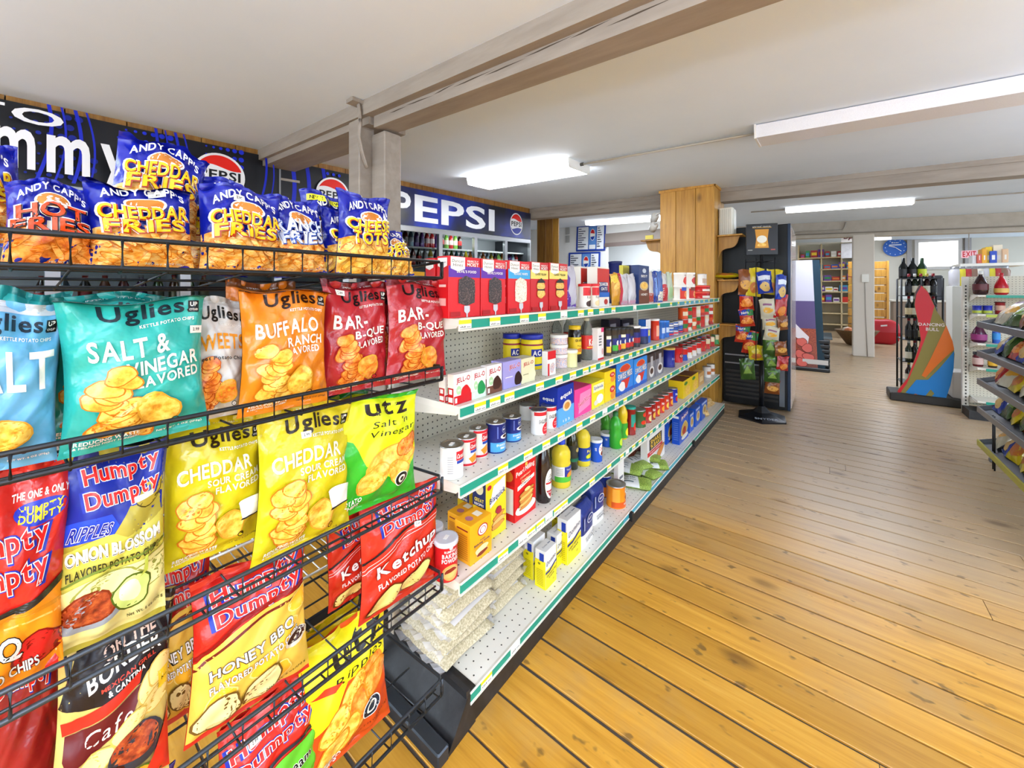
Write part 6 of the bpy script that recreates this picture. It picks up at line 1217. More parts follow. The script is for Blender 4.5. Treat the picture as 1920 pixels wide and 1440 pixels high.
def sugar_sack(lab, pxl, pxr, ytop, dx, seed, rz):
    X = GX - dx; Y, w = span(pxl, pxr, X); w *= 0.95; H = hgt('bottom', ytop, X, Y); D = 0.085
    r = random.Random(seed); n = 20; m = 18; b = MB(); vs = []
    wm, bl = M('#e9e7e4', 0.5), M('#1c2f78', 0.3, bump=0.4, bscale=30)
    for j in range(m + 1):
        v = j / m; k = 1 - 0.10 * sstep(0.86, 1, v); tp = 1 - 0.75 * sstep(0.84, 1.0, v)
        for i in range(n):
            a = 2 * pi * i / n; ex = 0.38; cx, sy = cos(a), sin(a)
            x = w / 2 * k * math.copysign(abs(cx) ** ex, cx) * (1 + 0.025 * sin(7 * v + seed)); y = D / 2 * tp * math.copysign(abs(sy) ** ex, sy) * (1 + 0.03 * sin(6 * v + 2 * a + seed))
            vs.append((x, y + D / 2, v * H))
    fs = [[], []]
    for j in range(m):
        for i in range(n): fs[1 if j / m > 0.33 else 0].append((j * n + i, j * n + (i + 1) % n, (j + 1) * n + (i + 1) % n, (j + 1) * n + i))
    b.add(vs, fs[0], wm, True); b.add(vs, fs[1] + [tuple(range(m * n, m * n + n))], bl, True)
    o = b.build('sugar_sack'); tag(o, lab, 'sack', GROUP['bottom']); o.location = (X, Y, SH['bottom'] + 0.0005); o.rotation_euler = (0, 0, pi / 2 + rz)
    p = Print(w, H, lambda u, v, off: (u - w / 2, -0.003 - off, v), 0, 0.0006, 0.0003)
    p.draw([('E', 0.62, 0.62, 0.24, 0.11, '#c8d0e4'), ('E', 0.62, 0.62, 0.20, 0.09, '#1c2f78'), T_('BEST', 0.62, 0.62, 0.26, 0.05, WT), ('R', 0.12, 0.45, 0.2, 0.75, '#9aa8d0'), T_('GRANULATED', 0.55, 0.22, 0.6, 0.03, '#4a4a52', rot=0.05), T_('SUGAR', 0.55, 0.15, 0.5, 0.06, '#3a3a44', rot=0.05)]); p.build('sack_print', o)
    return o
sugar_sack('blue and white paper sack of sugar in front', 1088, 1117, 945, 0.045, 3, 0.08)
sugar_sack('blue and white paper sack of sugar behind the front sack', 1112, 1134, 908, 0.085, 5, -0.05)
PUM = [('R', 0, 0, 1, 0.30, '#d8581c'), ('R', 0.05, 0.3, 0.35, 0.9, '#f0a43a'), ('R', 0.62, 0.68, 0.92, 0.90, '#ece6d8'), T_('Pumpkin', 0.76, 0.79, 0.24, 0.08, '#a83a1c'), ('B', 0.72, 0.48, 0.14, 0.12, 0, 2, '#a8481c', '#f2c46a'), T_('100% PURE', 0.72, 0.20, 0.36, 0.08, WT)]
can('bottom', 'large orange pumpkin can', 1137, 1173, 906, '#ee8a1c', PUM, 0.03, turn=-0.35)
can('bottom', '', 1118, 1146, 888, '#1f3c9c', [('R', 0, 0, 1, 0.5, '#e8862a'), ('E', 0.7, 0.4, 0.2, 0.2, '#f0c05a')], 0.15, lab='blue and orange pumpkin can behind the large orange can')
carton('bottom', 'slim white box standing among the pea bags', 1159, 1170, 866, '#e9e8e4', [('R', 0.2, 0.4, 0.8, 0.5, '#6a6a70'), ('R', 0.2, 0.1, 0.8, 0.35, '#c8c6bc')], (), 0.13, 0.03)
PEAS = SPECIAL['peas']; rr = random.Random(12)
for i, (px, py, zz, rz, tx) in enumerate(((1200, 913, 0.0, 0.3, 0.06), (1216, 893, 0.002, -0.2, -0.05), (1232, 877, 0.0, 0.5, 0.04), (1180, 893, 0.034, 0.1, 0.08), (1196, 884, 0.038, -0.5, 0.0), (1164, 884, 0.0, 0.6, 0.05), (1214, 872, 0.038, 0.2, -0.1))):
    x, y = ground(px, py, SH['bottom']); x = min(x, GX - 0.07)
    b, pt = pillow('pea_bag', 0.18, 0.125, 0.04, PEAS, 400 + i); o = b.build('pea_bag'); o.location = (x, y, SH['bottom'] + 0.001 + zz); o.rotation_euler = (tx, 0, rz)
    tag(o, 'clear bag of green split peas, %s in the loose pile' % ('nearest', 'second nearest', 'third nearest', 'upper left', 'upper middle', 'rearmost left', 'upper right')[i], 'bag', 'split pea bags on the bottom shelf')
    p = Print(0.18, 0.125, lambda u, v, off: tuple(c + (off if k == 2 else 0) for k, c in enumerate(pt(u / 0.18, v / 0.125, 1))), 0.015, 0.0006, 0.0002)
    p.draw([('P', [(0.0, 0.0), (0.62, 0.0), (0.5, 1.0), (0.0, 1.0)], '#d9dcdc'), T_('Green', 0.26, 0.72, 0.34, 0.16, '#20303a'), T_('Split Peas', 0.26, 0.5, 0.4, 0.14, '#20303a'), ('R', 0.06, 0.2, 0.4, 0.3, '#5a6a70')]); p.build('bag_print', o)
SNB = [('R', 0.1, 0.56, 0.82, 0.92, '#17172a'), T_('SHAKE', 0.46, 0.81, 0.58, 0.14, '#f0c83a'), T_("'N BAKE", 0.46, 0.66, 0.6, 0.14, '#f0c83a'), ('R', 0.0, 0.40, 0.86, 0.54, '#c8202a'), T_('Original Chicken', 0.42, 0.47, 0.6, 0.06, WT), ('B', 0.66, 0.22, 0.30, 0.17, 0.4, 3, '#c8792a', '#8a4a14')]
carton('bottom', 'white breading mix box with black square', 1214, 1246, 810, '#e4e2de', SNB, (), 0.09, 0.05)
carton('bottom', '', 1243, 1262, 800, '#e4e2de', SNB, (), 0.15, 0.05, lab='white breading mix box behind the first breading box')
carton('bottom', '', 1190, 1212, 815, '#8a4a3a', [('R', 0.1, 0.4, 0.6, 0.8, '#c8a08a')], (), 0.22, 0.05, lab='brownish box at the back behind the breading mix')
PRI = [('R', 0, 0.80, 1, 1, '#1a3c9c'), T_('Prince', 0.55, 0.86, 0.7, 0.14, WT, out='#b8242a', rot=0.12), ('B', 0.52, 0.42, 0.34, 0.25, 0.1, 3, '#c8a24a', '#e6d08a'), ('B', 0.5, 0.35, 0.2, 0.14, 0.1, 5, '#a83a24', None), ('E', 0.55, 0.15, 0.36, 0.08, '#e4e0d4')]
PSS = [('R', 0.2, 0.88, 0.9, 0.96, WT)] + [('R', 0.2, 0.15 + i * 0.07, 0.85, 0.18 + i * 0.07, '#5a7ac8') for i in range(9)]
carton('bottom', 'tall blue pasta box', 1274, 1291, 772, '#1f50b8', PRI, PSS, 0.045, 0.06)
carton('bottom', '', 1250, 1266, 778, '#1f50b8', PRI, PSS, 0.13, 0.06, lab='blue pasta box behind the tall blue pasta box')
for i, (a, c, yt) in enumerate(((1293, 1301, 770), (1304, 1313, 766), (1315, 1326, 760))): carton('bottom', 'blue pasta box with oval picture', a, c, yt, '#2459c0', [('E', 0.55, 0.5, 0.34, 0.28, '#e0cf9a'), ('E', 0.55, 0.5, 0.2, 0.16, '#b8863a'), ('R', 0.1, 0.85, 0.9, 0.95, '#c8d4ec')], (), 0.05, 0.06, H=0.17)
for i, (x, y, rz, zz) in enumerate(((-1.02, 4.42, 0.3, 0.0), (-1.05, 4.72, -0.2, 0.0), (-1.03, 4.58, 0.1, 0.062))):
    b, pt = pillow('noodle_bag', 0.24, 0.17, 0.06, SPECIAL['noodle'], 440 + i); o = b.build('noodle_bag'); o.location = (x, y, SH['bottom'] + 0.001 + zz); o.rotation_euler = (0, 0, pi / 2 + rz)
    tag(o, 'clear bag of egg noodles at the far end, %s' % ('nearest of three', 'farthest of three', 'lying on the other two'), 'bag') if False else tag(o, 'clear bag of egg noodles at the far end, ' + ('nearest of three', 'farthest of three', 'lying on the other two')[i], 'bag', 'noodle bags on the bottom shelf')
# ================================================================== BEHIND THE BEAM: KITCHEN CORNER, COOLER, SNACK STAND
def Xat(px, Y):
    t = (px - 960) / FPX; d = Y / (CA + SA * t); return d * (-SA + CA * t)
def box_thing(name, label, cat, x0, x1, y0, y1, z0, z1, mat, bev=0.004, group=None):
    b = MB(); cx, cy = (x0 + x1) / 2, (y0 + y1) / 2; b.bbox(x0 - cx, x1 - cx, y0 - cy, y1 - cy, 0, z1 - z0, mat, bev)
    return tag(b.build(name, None, (cx, cy, z0)), label, cat, group)
# boarding right of the coolers and the dark return with a white letter
b = MB(); b.box(-4.62, -4.30, 5.70, 5.76, 0, 2.75, M('#171414', 0.6)); jo = struct(b.build('wall_return'))
p = Print(0.32, 2.75, lambda u, v, off: (-4.62 + u, 5.70 - off, v), 0, 0.002, 0.001); p.draw([T_('R', 0.60, 0.705, 0.34, 0.05, '#eceae4')]); p.build('letter', jo)
xx = -4.30; rr = random.Random(6); wb = empty('wall_boards', (-4.1, 6.2, 0)); struct(wb, 'brown vertical boarding beside the coolers')
for w_ in (0.20, 0.15, 0.13):
    b = MB(); b.bbox(0, w_ - 0.006, 0, 0.03, 0, 2.9, KNOT if w_ < 0.14 else WALLWOOD, 0.004); o = b.build('board', wb); o.location = (xx + 4.1, 0, 0); xx += w_
# white kitchen wall with serving hatch
KY = 8.6; HX0, HX1, HZ0, HZ1 = Xat(1137, KY), -2.62, 1.15, Zat(456, -3.4, KY)
kw = empty('wall_kitchen', (0, KY, 0)); struct(kw, 'white kitchen wall with serving hatch'); KWM = M('#e4e5e4', 0.6)
for (x0, x1, z0, z1) in ((-6.2, HX0, 0, 3.3), (HX0, HX1, 0, HZ0), (HX0, HX1, HZ1, 3.3), (HX1, -2.2, 0, 3.3)):
    b = MB(); b.box(x0, x1, 0, 0.12, z0, z1, KWM); b.build('wall_section', kw)
b = MB(); b.box(HX0 - 0.02, HX1 + 0.02, -0.03, 0.0, HZ1 - 0.02, HZ1 + 0.26, M('#8a8078', 0.6)); b.box(HX0 - 0.02, HX1 + 0.02, -0.06, -0.03, HZ1 - 0.05, HZ1 + 0.04, M('#6a5c56', 0.5)); b.build('roller_shutter', kw)
b = MB(); b.box(-6.2, -1.9, 11.0, 11.1, 0, 3.4, M('#e2e4e2', 0.6)); struct(b.build('wall_kitchen_rear'))
b = MB(); b.box(-2.2, -2.1, 8.6, 11.0, 0, 3.4, M('#dcdcd6', 0.6)); struct(b.build('wall_kitchen_side'))
box_thing('kitchen_shelf', 'white shelf unit inside the kitchen hatch', 'shelf', HX0 + 0.25, HX1 - 0.3, 9.3, 9.6, 0, 1.62, M('#d4d6d4', 0.5))
rr = random.Random(31)
for i in range(6):
    x = HX0 + 0.45 + i * 0.12; h_ = rr.uniform(0.2, 0.62) if i > 1 else 0.12; c = rr.choice(['#d9dad6', '#e8e6dc', '#c9cdc4', '#d8c8a0'])
    b = MB(); b.lathe([(0.045, 0), (0.06, 0.02), (0.055, h_ * 0.7), (0.03, h_ * 0.9), (0.034, h_)], M(c, 0.4), 14); tag(b.build('kitchen_container', None, (x, 9.42, 1.621)), 'pale kitchen container, %s from left inside the hatch' % ordn(i + 1), 'container', 'containers in the kitchen hatch')
# menu boards and grilles
def menu(label, px0, px1, py0, py1, rot):
    x0, x1 = Xat(px0, KY - 0.04), Xat(px1, KY - 0.04); xc = (x0 + x1) / 2; zt, zb = Zat(py0, xc, KY), Zat(py1, xc, KY); w_, h_ = x1 - x0, zt - zb
    o = empty('menu_board', (x0, KY - 0.03, zb)); o.rotation_euler = (0, rot, 0); tag(o, label, 'menu board', 'blue framed menu boards')
    b = MB(); b.bbox(0, w_, 0, 0.025, 0, h_, M('#1c3c9c', 0.4), 0.012); f = b.build('frame', o)
    p = Print(w_, h_, lambda u, v, off: (u, -off, v), 0, 0.002, 0.001)
    d = [('R', 0.07, 0.07, 0.43, 0.93, '#e6ebf0'), ('R', 0.72, 0.07, 0.95, 0.93, '#e6ebf0'), ('R', 0.45, 0.07, 0.70, 0.93, '#5a8acc'), ('R', 0.47, 0.08, 0.68, 0.24, '#e6ebf0'), ('E', 0.575, 0.62, 0.085, 0.22, WT), ('P', [(0.575 + 0.07 * cos(a), 0.64 + 0.18 * sin(a)) for a in [0.1 + i * 0.28 for i in range(11)]], '#c8242a'), ('P', [(0.575 + 0.07 * cos(a), 0.60 - 0.18 * sin(a)) for a in [0.2 + i * 0.26 for i in range(11)]], '#1c3c9c')]
    for i in range(9):
        d.append(('R', 0.09, 0.84 - i * 0.085, 0.09 + 0.1 + 0.2 * ((i * 37) % 10) / 10, 0.87 - i * 0.085, '#2a3450')); d.append(('R', 0.75, 0.84 - i * 0.085, 0.75 + 0.06 + 0.1 * ((i * 53) % 10) / 10, 0.87 - i * 0.085, '#2a3450'))
    p.draw(d); p.build('menu_print', o); return o
menu('upper blue framed menu board on the white kitchen wall', 1079, 1134, 421, 470, 0.035)
menu('lower blue framed menu board on the white kitchen wall', 1064, 1124, 472, 520, 0.03)
for i, py in enumerate((427, 442)):
    x = Xat(1061, KY); box_thing('vent_grille', '%s small grey grille left of the menu boards' % ('upper', 'lower')[i], 'grille', x, x + 0.11, KY - 0.03, KY - 0.001, Zat(py + 13, x, KY), Zat(py, x, KY), M('#a9aaa8', 0.6, bump=0.4, bscale=200))
# cameras on the left bracket
for i, (dz, dy) in enumerate(((0.10, 0), (0.22, 0.04))):
    b = MB(); b.lathe([(0.02, 0), (0.045, 0.01), (0.05, 0.10), (0.04, 0.12)], M('#dcdcda', 0.35), 16); b.lathe([(0.03, -0.002), (0.001, -0.004)], M('#15151a', 0.15), 16); b.tube([(0.0, 0.0, 0.12), (0.02, 0, 0.16), (0.06, 0, 0.17)], 0.012, M('#dcdcda', 0.35))
    o = b.build('security_camera', None, (PX0 - 0.13, 5.14 + dy, 2.07 + dz)); o.rotation_euler = (1.0, 0.3, 0.4); tag(o, '%s white security camera by the left pillar bracket' % ('lower', 'upper')[i], 'camera', 'security cameras by the pillar')
box_thing('sticker_card', 'small yellow card on the left pillar bracket', 'card', PX0 - 0.20, PX0 - 0.10, 5.08, 5.10, 2.05, 2.10, M('#e0cf5a', 0.5), 0.001)
# ------------------------------------------------------------------ tall black merchandiser seen from its back
CX0, CX1, CY0, CY1, CZ = -0.985, -0.305, 5.46, 6.35, 2.15
oc = empty('upright_cooler', ((CX0 + CX1) / 2, (CY0 + CY1) / 2, 0)); tag(oc, 'tall black upright cooler standing behind the snack stand', 'cooler')
def oloc(b, nm): o = b.build(nm, oc); o.matrix_parent_inverse = Matrix.Translation(-Vector(oc.location)); return o
BLK = noisy_mat('black_cooler_panel', [(0.3, '#07080a'), (0.7, '#0f1012')], 5, 3, 0.4, spec=0.3)
b = MB(); b.bbox(CX0, CX1, CY0, CY1, 0.02, CZ, BLK, 0.006); oloc(b, 'cabinet')
b = MB(); b.bbox(CX1 - 0.025, CX1 + 0.004, CY0 - 0.006, CY0 + 0.02, 0.02, CZ, M('#1c2c44', 0.3, 0.3), 0.003); oloc(b, 'corner_trim')
b = MB(); b.box(CX1 + 0.001, CX1 + 0.012, CY0 + 0.03, CY1 - 0.03, 0.05, CZ - 0.05, M('#c8b8b0', 0.12, spec=0.8)); oloc(b, 'glass_side')
for i in range(7):
    b = MB(); b.box(CX0 + 0.03, CX1 - 0.11, CY0 - 0.012, CY0 - 0.001, 0.10 + i * 0.05, 0.125 + i * 0.05, M('#2a2624', 0.4)); oloc(b, 'louvre')
for z in (0.50, 0.60):
    b = MB(); b.box(CX0 + 0.02, CX1 - 0.06, CY0 - 0.010, CY0 - 0.001, z, z + 0.016, M('#8e9298', 0.3, 0.7)); oloc(b, 'metal_strip')
b = MB(); b.box(CX1 - 0.10, CX1 - 0.05, CY0 - 0.012, CY0 - 0.001, 0.06, 0.56, M('#6a6e74', 0.35, 0.7)); oloc(b, 'service_strip')
# ------------------------------------------------------------------ snack clip stand
SX, SY = ground(1428, 783)
st = empty('snack_stand', (SX, SY, 0)); st.rotation_euler = (0, 0, 0.35); tag(st, 'black pole stand hung with small snack bags before the black cooler', 'stand')
BP = M('#14161b', 0.3)
b = MB(); hexa = [(0.25 * cos(pi / 3 * i + 0.3), 0.25 * sin(pi / 3 * i + 0.3)) for i in range(6)]
vs = [(x, y, 0.0) for x, y in hexa] + [(x, y, 0.018) for x, y in hexa] + [(x * 0.35, y * 0.35, 0.07) for x, y in hexa] + [(x * 0.13, y * 0.13, 0.13) for x, y in hexa]
fs = [tuple(range(5, -1, -1)), tuple(range(18, 24))]
for r_ in range(3): fs += [(r_ * 6 + i, r_ * 6 + (i + 1) % 6, r_ * 6 + 6 + (i + 1) % 6, r_ * 6 + 6 + i) for i in range(6)]
b.add(vs, fs, BP); bo = b.build('base', st)
nn = Vector((0, -0.052, 0.1515)).normalized()
p = Print(0.24, 0.06, lambda u, v, off: (u - 0.12, -0.207 + v * 0.93 - 0.0 - off * 0.3, 0.0225 + v * 0.36 + off), 0, 0.006, 0.001); p.draw([T_('SNYDER', 0.5, 0.5, 0.9, 0.5, '#9aa0aa')]); p.build('base_lettering', bo)
b = MB(); b.tube([(0, 0, 0.12), (0, 0, 1.78)], 0.016, BP); b.build('pole', st)
b = MB(); b.tube([(0, 0, 0.12), (0, 0, 0.62)], 0.023, BP, 10); b.build('sleeve', st)
b = MB(); b.bbox(-0.15, 0.15, -0.008, 0.008, 1.78, 2.12, M('#0e0f11', 0.3), 0.003); sg = b.build('header_sign', st)
p = Print(0.30, 0.34, lambda u, v, off: (u - 0.15, -0.008 - off, 1.78 + v), 0, 0.001, 0.0006)
p.draw([T_('unreal taste.', 0.5, 0.91, 0.60, 0.055, '#dcdcd6', wgt=0), ('R', 0.2, 0.865, 0.8, 0.88, '#c8962a'), ('P', [(0.28, 0.22), (0.72, 0.22), (0.68, 0.5), (0.72, 0.82), (0.28, 0.82), (0.32, 0.5)], '#d0902c'), ('E', 0.5, 0.50, 0.16, 0.12, '#e8e4d4'), ('B', 0.5, 0.32, 0.13, 0.06, 0, 3, 'chip', None), ('R', 0.05, 0.14, 0.2, 0.17, '#9a9a94'), ('R', 0.78, 0.14, 0.92, 0.18, '#b0524a')]); p.build('sign_print', sg)
b = MB()
for a in range(5):
    q = 2 * pi * a / 5 - 0.9; b.tube([(0, 0, 1.70), (0.15 * cos(q), 0.15 * sin(q), 1.71)], 0.006, BP, 6); b.tube([(0.15 * cos(q), 0.15 * sin(q), 1.74), (0.15 * cos(q), 0.15 * sin(q), 0.62)], 0.004, BP, 6)
b.build('clip_strip', st)
SNK = {'peanut': ('#c8321c', [('R', 0, 0.62, 1, 0.92, '#1c3ca0'), ('B', 0.5, 0.32, 0.4, 0.2, 0, 3, 'chipo', None), ('R', 0.55, 0.6, 1, 0.95, '#3a8a3a'), T_('Nuts', 0.4, 0.77, 0.5, 0.14, WT)]), 'cream': ('#d9d2b8', [('B', 0.5, 0.42, 0.3, 0.16, 0, 4, '#e0a83a', None), ('R', 0.2, 0.66, 0.8, 0.76, '#8a5a7a')]),
       'green': ('#3a5c22', [('P', [(0.2, 0.3), (0.5, 0.7), (0.8, 0.3)], '#7a9a3a'), ('R', 0.2, 0.72, 0.8, 0.80, '#5a8a2a')]), 'blue': ('#1c3ca8', [('B', 0.5, 0.3, 0.35, 0.2, 0, 5, '#d8b46a', None), ('R', 0.1, 0.6, 0.9, 0.8, '#dfe4f0')]), 'red': ('#b81f22', [('B', 0.5, 0.3, 0.35, 0.2, 0, 6, '#e08a3a', None)]),
       'yellow': ('#dcc41c', [('B', 0.5, 0.3, 0.35, 0.2, 0, 7, '#b86a2a', None)]), 'brown': ('#8a4a1c', [('B', 0.5, 0.4, 0.35, 0.2, 0, 8, '#d8a04a', None)])}
cache = {}
def snack_mesh(kind, W_, H_, D_, var):
    k = (kind, W_, H_, var)
    if k not in cache:
        col, sp = SNK[kind]; shp = BagShape(W_, H_, D_, 900 + var * 7 + len(kind), 1, 0.8); me = shp.body(col, 12, 14, name='snack_bag')
        pr = Print(W_, H_, lambda u, v, off: shp.pt(u / W_, v / H_, 1, off), 0.02, 0.0006, 0.0003); pr.draw(sp); cache[k] = (me, pr.mb.mesh('bag_print'))
    return cache[k]
def snack(kind, label, loc, rz, W_=0.13, H_=0.17, D_=0.045, var=0, tx=0.0, ty=0.0, group='snack bags on the clip stand'):
    me, pm = snack_mesh(kind, W_, H_, D_, var); o = put('snack_bag', me); put('bag_print', pm, o); o.location = loc
    o.rotation_euler = (Matrix.Rotation(rz, 4, 'Z') @ Matrix.Rotation(tx, 4, 'X') @ Matrix.Rotation(ty, 4, 'Y')).to_euler(); tag(o, label, 'snack bag', group); return o
CN = {'peanut': 'red and blue nut bag', 'cream': 'cream cracker bag', 'green': 'dark green chip bag', 'blue': 'blue snack bag', 'red': 'red snack bag', 'yellow': 'yellow snack bag', 'brown': 'brown nut bag'}
lst = [('brown', 1398, 505, 553), ('yellow', 1412, 502, 555), ('peanut', 1400, 538, 583), ('peanut', 1402, 578, 612), ('peanut', 1391, 608, 642), ('peanut', 1404, 620, 662), ('yellow', 1418, 648, 676), ('green', 1403, 672, 712),
       ('yellow', 1447, 505, 552), ('blue', 1463, 515, 562), ('cream', 1442, 560, 598), ('cream', 1444, 592, 618), ('cream', 1445, 612, 634), ('green', 1445, 630, 668), ('green', 1448, 664, 694), ('green', 1447, 690, 716),
       ('red', 1462, 552, 596), ('brown', 1468, 592, 618), ('brown', 1465, 640, 664), ('red', 1466, 668, 690), ('brown', 1447, 712, 730), ('blue', 1436, 508, 550)]
cn = {}
for i, (k, px, y0, y1) in enumerate(lst):
    off = 0.0 if k in ('cream', 'green') else 0.04
    cn[k] = cn.get(k, 0) + 1; Y = SY - 0.13 + off + 0.015 * (i % 3); X = Xat(px, Y); zt, zb = Zat(y0, X, Y), Zat(y1, X, Y); h_ = max(0.15, round(zt - zb, 2))
    side = 'left' if px < 1425 else 'right'
    snack(k, '%s on the stand\'s %s, %s of its kind down' % (CN[k], side, ordn(cn[k])), (X, Y, zt - h_), 0.35 + (0.5 if px > 1455 else -0.1) + 0.1 * sin(i * 2.3), 0.145, h_, 0.05, i % 2, ty=0.12 * sin(i * 1.7))
o = snack('yellow', 'yellow bag lying on the scroll bracket shelf by the pillar', (PX1 + 0.10, 5.10, 1.548), 0.15, 0.30, 0.20, 0.055, 3, tx=-1.40)
# ------------------------------------------------------------------ leaning poster stand and things behind it
def plane_box(name, label, cat, px0, px1, Y, py0, py1, dep, mat, bev=0.004, group=None, z0=None):
    x0, x1 = Xat(px0, Y), Xat(px1, Y); xc = (x0 + x1) / 2
    return box_thing(name, label, cat, x0, x1, Y, Y + dep, Zat(py1, xc, Y) if z0 is None else z0, Zat(py0, xc, Y), mat, bev, group)
PY = 8.7; x0, x1 = Xat(1491, PY), Xat(1534, PY)
ps = empty('poster_stand', ((x0 + x1) / 2, PY, 0)); tag(ps, 'curved dark poster stand with meat snack picture beside the black cooler', 'display')
b = MB(); hz = 1.92; w_ = x1 - x0; n = 8
for i in range(n):
    q0, q1 = i / n, (i + 1) / n; f = lambda q: 0.18 * (1 - q) ** 1.5
    b.add([(-w_ / 2, -f(q0), hz * q0), (w_ / 2 * (1 - 0.5 * q0), -f(q0), hz * q0), (w_ / 2 * (1 - 0.5 * q1), -f(q1), hz * q1), (-w_ / 2, -f(q1), hz * q1)], [(0, 1, 2, 3)], M('#c9c6d4', 0.4) if q0 > 0.5 else (M('#5a4a78', 0.4) if q0 > 0.36 else MC('meat')), True)
pst = b.build('poster', ps)
p = Print(w_, hz, lambda u, v, off: (u - w_ / 2, -0.18 * max(0.0, 1 - v / hz) ** 1.5 - off, v), 0.15, 0.006, 0.002)
p.draw([('P', [(0, 0.42), (0.0, 0.30), (0.55, 0.22), (0.62, 0.30), (0.3, 0.36)], '#e6dce0')] + [('B', x, y, 0.22, 0.045, r, 7 + i, '#d8655a', '#7a2420') for i, (x, y, r) in enumerate(((0.3, 0.25, 0.5), (0.55, 0.2, 0.6), (0.25, 0.14, 0.3), (0.6, 0.12, 0.9), (0.3, 0.07, 0.4)))]); p.build('poster_print', pst)
b = MB()
for i in range(n):
    q0, q1 = i / n, (i + 1) / n; xa, xb = w_ / 2 * (1 - 0.5 * q0), w_ / 2 * (1 - 0.5 * q1)
    vs = [(xa, -f(q0), hz * q0), (xa + 0.10, -f(q0) + 0.05, hz * q0), (xb + 0.10, -f(q1) + 0.05, hz * q1), (xb, -f(q1), hz * q1)]; vs += [(x - 0.01, y + 0.1, z) for x, y, z in vs]
    b.add(vs, [(0, 1, 2, 3), (1, 5, 6, 2), (4, 7, 6, 5), (0, 3, 7, 4)] + ([(3, 2, 6, 7)] if i == n - 1 else []), M('#123040', 0.3))
b.build('side_panel', ps)
b = MB(); b.bbox(-w_ / 2, w_ / 2 + 0.16, -0.22, 0.25, 0, 0.06, BLACKM, 0.01)
for i in range(6): b.bbox(w_ / 2 + 0.0, w_ / 2 + 0.16, -0.10, 0.2, 0.07 + i * 0.08, 0.13 + i * 0.08, BLACKM, 0.01)
b.build('foot', ps)
b = MB(); b.box(-0.05, 0.30, -0.185, -0.18, 0.12, 0.2, M('#dcd8d4', 0.5)); b.build('card', ps)
b = MB(); x, y = ground(1536, 630); b.bbox(-0.4, 0.4, -1.0, 1.2, 0, 0.012, M('#565f62', 0.9), 0.004); tag(b.build('floor_mat', None, (x - 0.1, y, 0.001)), 'grey floor mat beyond the poster stand', 'mat')
# white post with its outlet
WPX, WPY = ground(1618, 667)
po2 = empty('post', (WPX, WPY, 0)); tag(po2, 'white painted square post with outlet box in the far aisle', 'post')
b = MB(); b.bbox(-0.17, 0.17, -0.17, 0.17, 0, ceil_z(WPX, WPY) - 0.3, M('#cfc6ba', 0.6), 0.012); b.build('shaft', po2)
b = MB(); b.bbox(-0.03, 0.08, -0.20, -0.17, 1.55, 1.72, M('#e6e4dc', 0.5), 0.005); b.tube([(0.02, -0.175, 1.55), (0.03, -0.175, 0.9), (0.06, -0.175, 0.02)], 0.008, M('#9a9288', 0.6), 6); b.build('outlet_box', po2)
b = MB(); pts = [(x, 10.97, ceil_z(x, 11) - 0.20) for x in (-1.2, 0.3)] + [(0.34, 10.97, ceil_z(0.3, 11) - 0.12), (0.36, 10.97, ceil_z(0.3, 11) - 0.03)]; b.tube(pts, 0.018, M('#a9a196', 0.5)); tag(b.build('conduit'), 'conduit bending up to the ceiling above the far post', 'pipe')
b = MB(); b.tube([(x, 10.965, ceil_z(x, 11) - 0.26) for x in (-1.2, 1, 3, 5.5)], 0.012, M('#8a8278', 0.5)); tag(b.build('conduit'), 'long conduit along the far header', 'pipe')
# far room: wall shelving with goods, signs, crates
FY = 17.0
fs_ = empty('wall_shelving', (Xat(1545, FY), FY, 0)); tag(fs_, 'pale wooden wall shelving full of goods in the far room', 'shelving'); fx0, fx1 = Xat(1497, FY), Xat(1612, FY); fc = Vector(fs_.location)
SHZ = [0.25, 0.62, 0.98, 1.34, 1.70, 2.10, 2.50]
PW2 = M('#c9b48a', 0.5)
for z in SHZ:
    b = MB(); b.bbox(fx0 - fc.x, fx1 - fc.x, 0, 0.5, z - 0.04, z, PW2, 0.006); b.build('shelf_board', fs_)
for x in (fx0, Xat(1540, FY), Xat(1578, FY), fx1):
    b = MB(); b.bbox(x - fc.x - 0.02, x - fc.x + 0.02, 0, 0.5, 0, 2.95, PW2, 0.006); b.build('upright', fs_)
b = MB(); b.box(fx0 - fc.x, fx1 - fc.x, 0.5, 0.53, 0, 3.0, M('#d8d2bc', 0.6)); b.build('back_panel', fs_)
rr = random.Random(77); pal = ['#c83226', '#e6c22a', '#2a56b0', '#e8e4da', '#2f8a4a', '#d8782a', '#6a3a8c', '#d8d2c4', '#a82a2a', '#3a8ab0']; k = 0
for si, z in enumerate(SHZ):
    x = fx0 + 0.06; i = 0
    if z in (0.25, 0.62): lim = 3
    else: lim = 40
    while x < fx1 - 0.1 and i < lim:
        w_ = rr.uniform(0.10, 0.22); h_ = rr.uniform(0.12, 0.27); c = rr.choice(pal)
        b = MB(); b.bbox(-w_ / 2, w_ / 2, 0, 0.22, 0, h_, M(c, 0.45), 0.006); b.box(-w_ * 0.4, w_ * 0.4, -0.002, 0, h_ * 0.3, h_ * 0.7, M(rr.choice(pal), 0.45)); i += 1; k += 1
        tag(b.build('packet', None, (x + w_ / 2, FY + 0.06, z + 0.001)), 'small packet, %s from left on %s far wall shelf' % (ordn(i), ('lowest', 'second lowest', 'third lowest', 'middle', 'third highest', 'second highest', 'highest')[si]), 'packet', 'goods on the far wall shelving'); x += w_ + rr.uniform(0.01, 0.04)
SY_ = 15.0
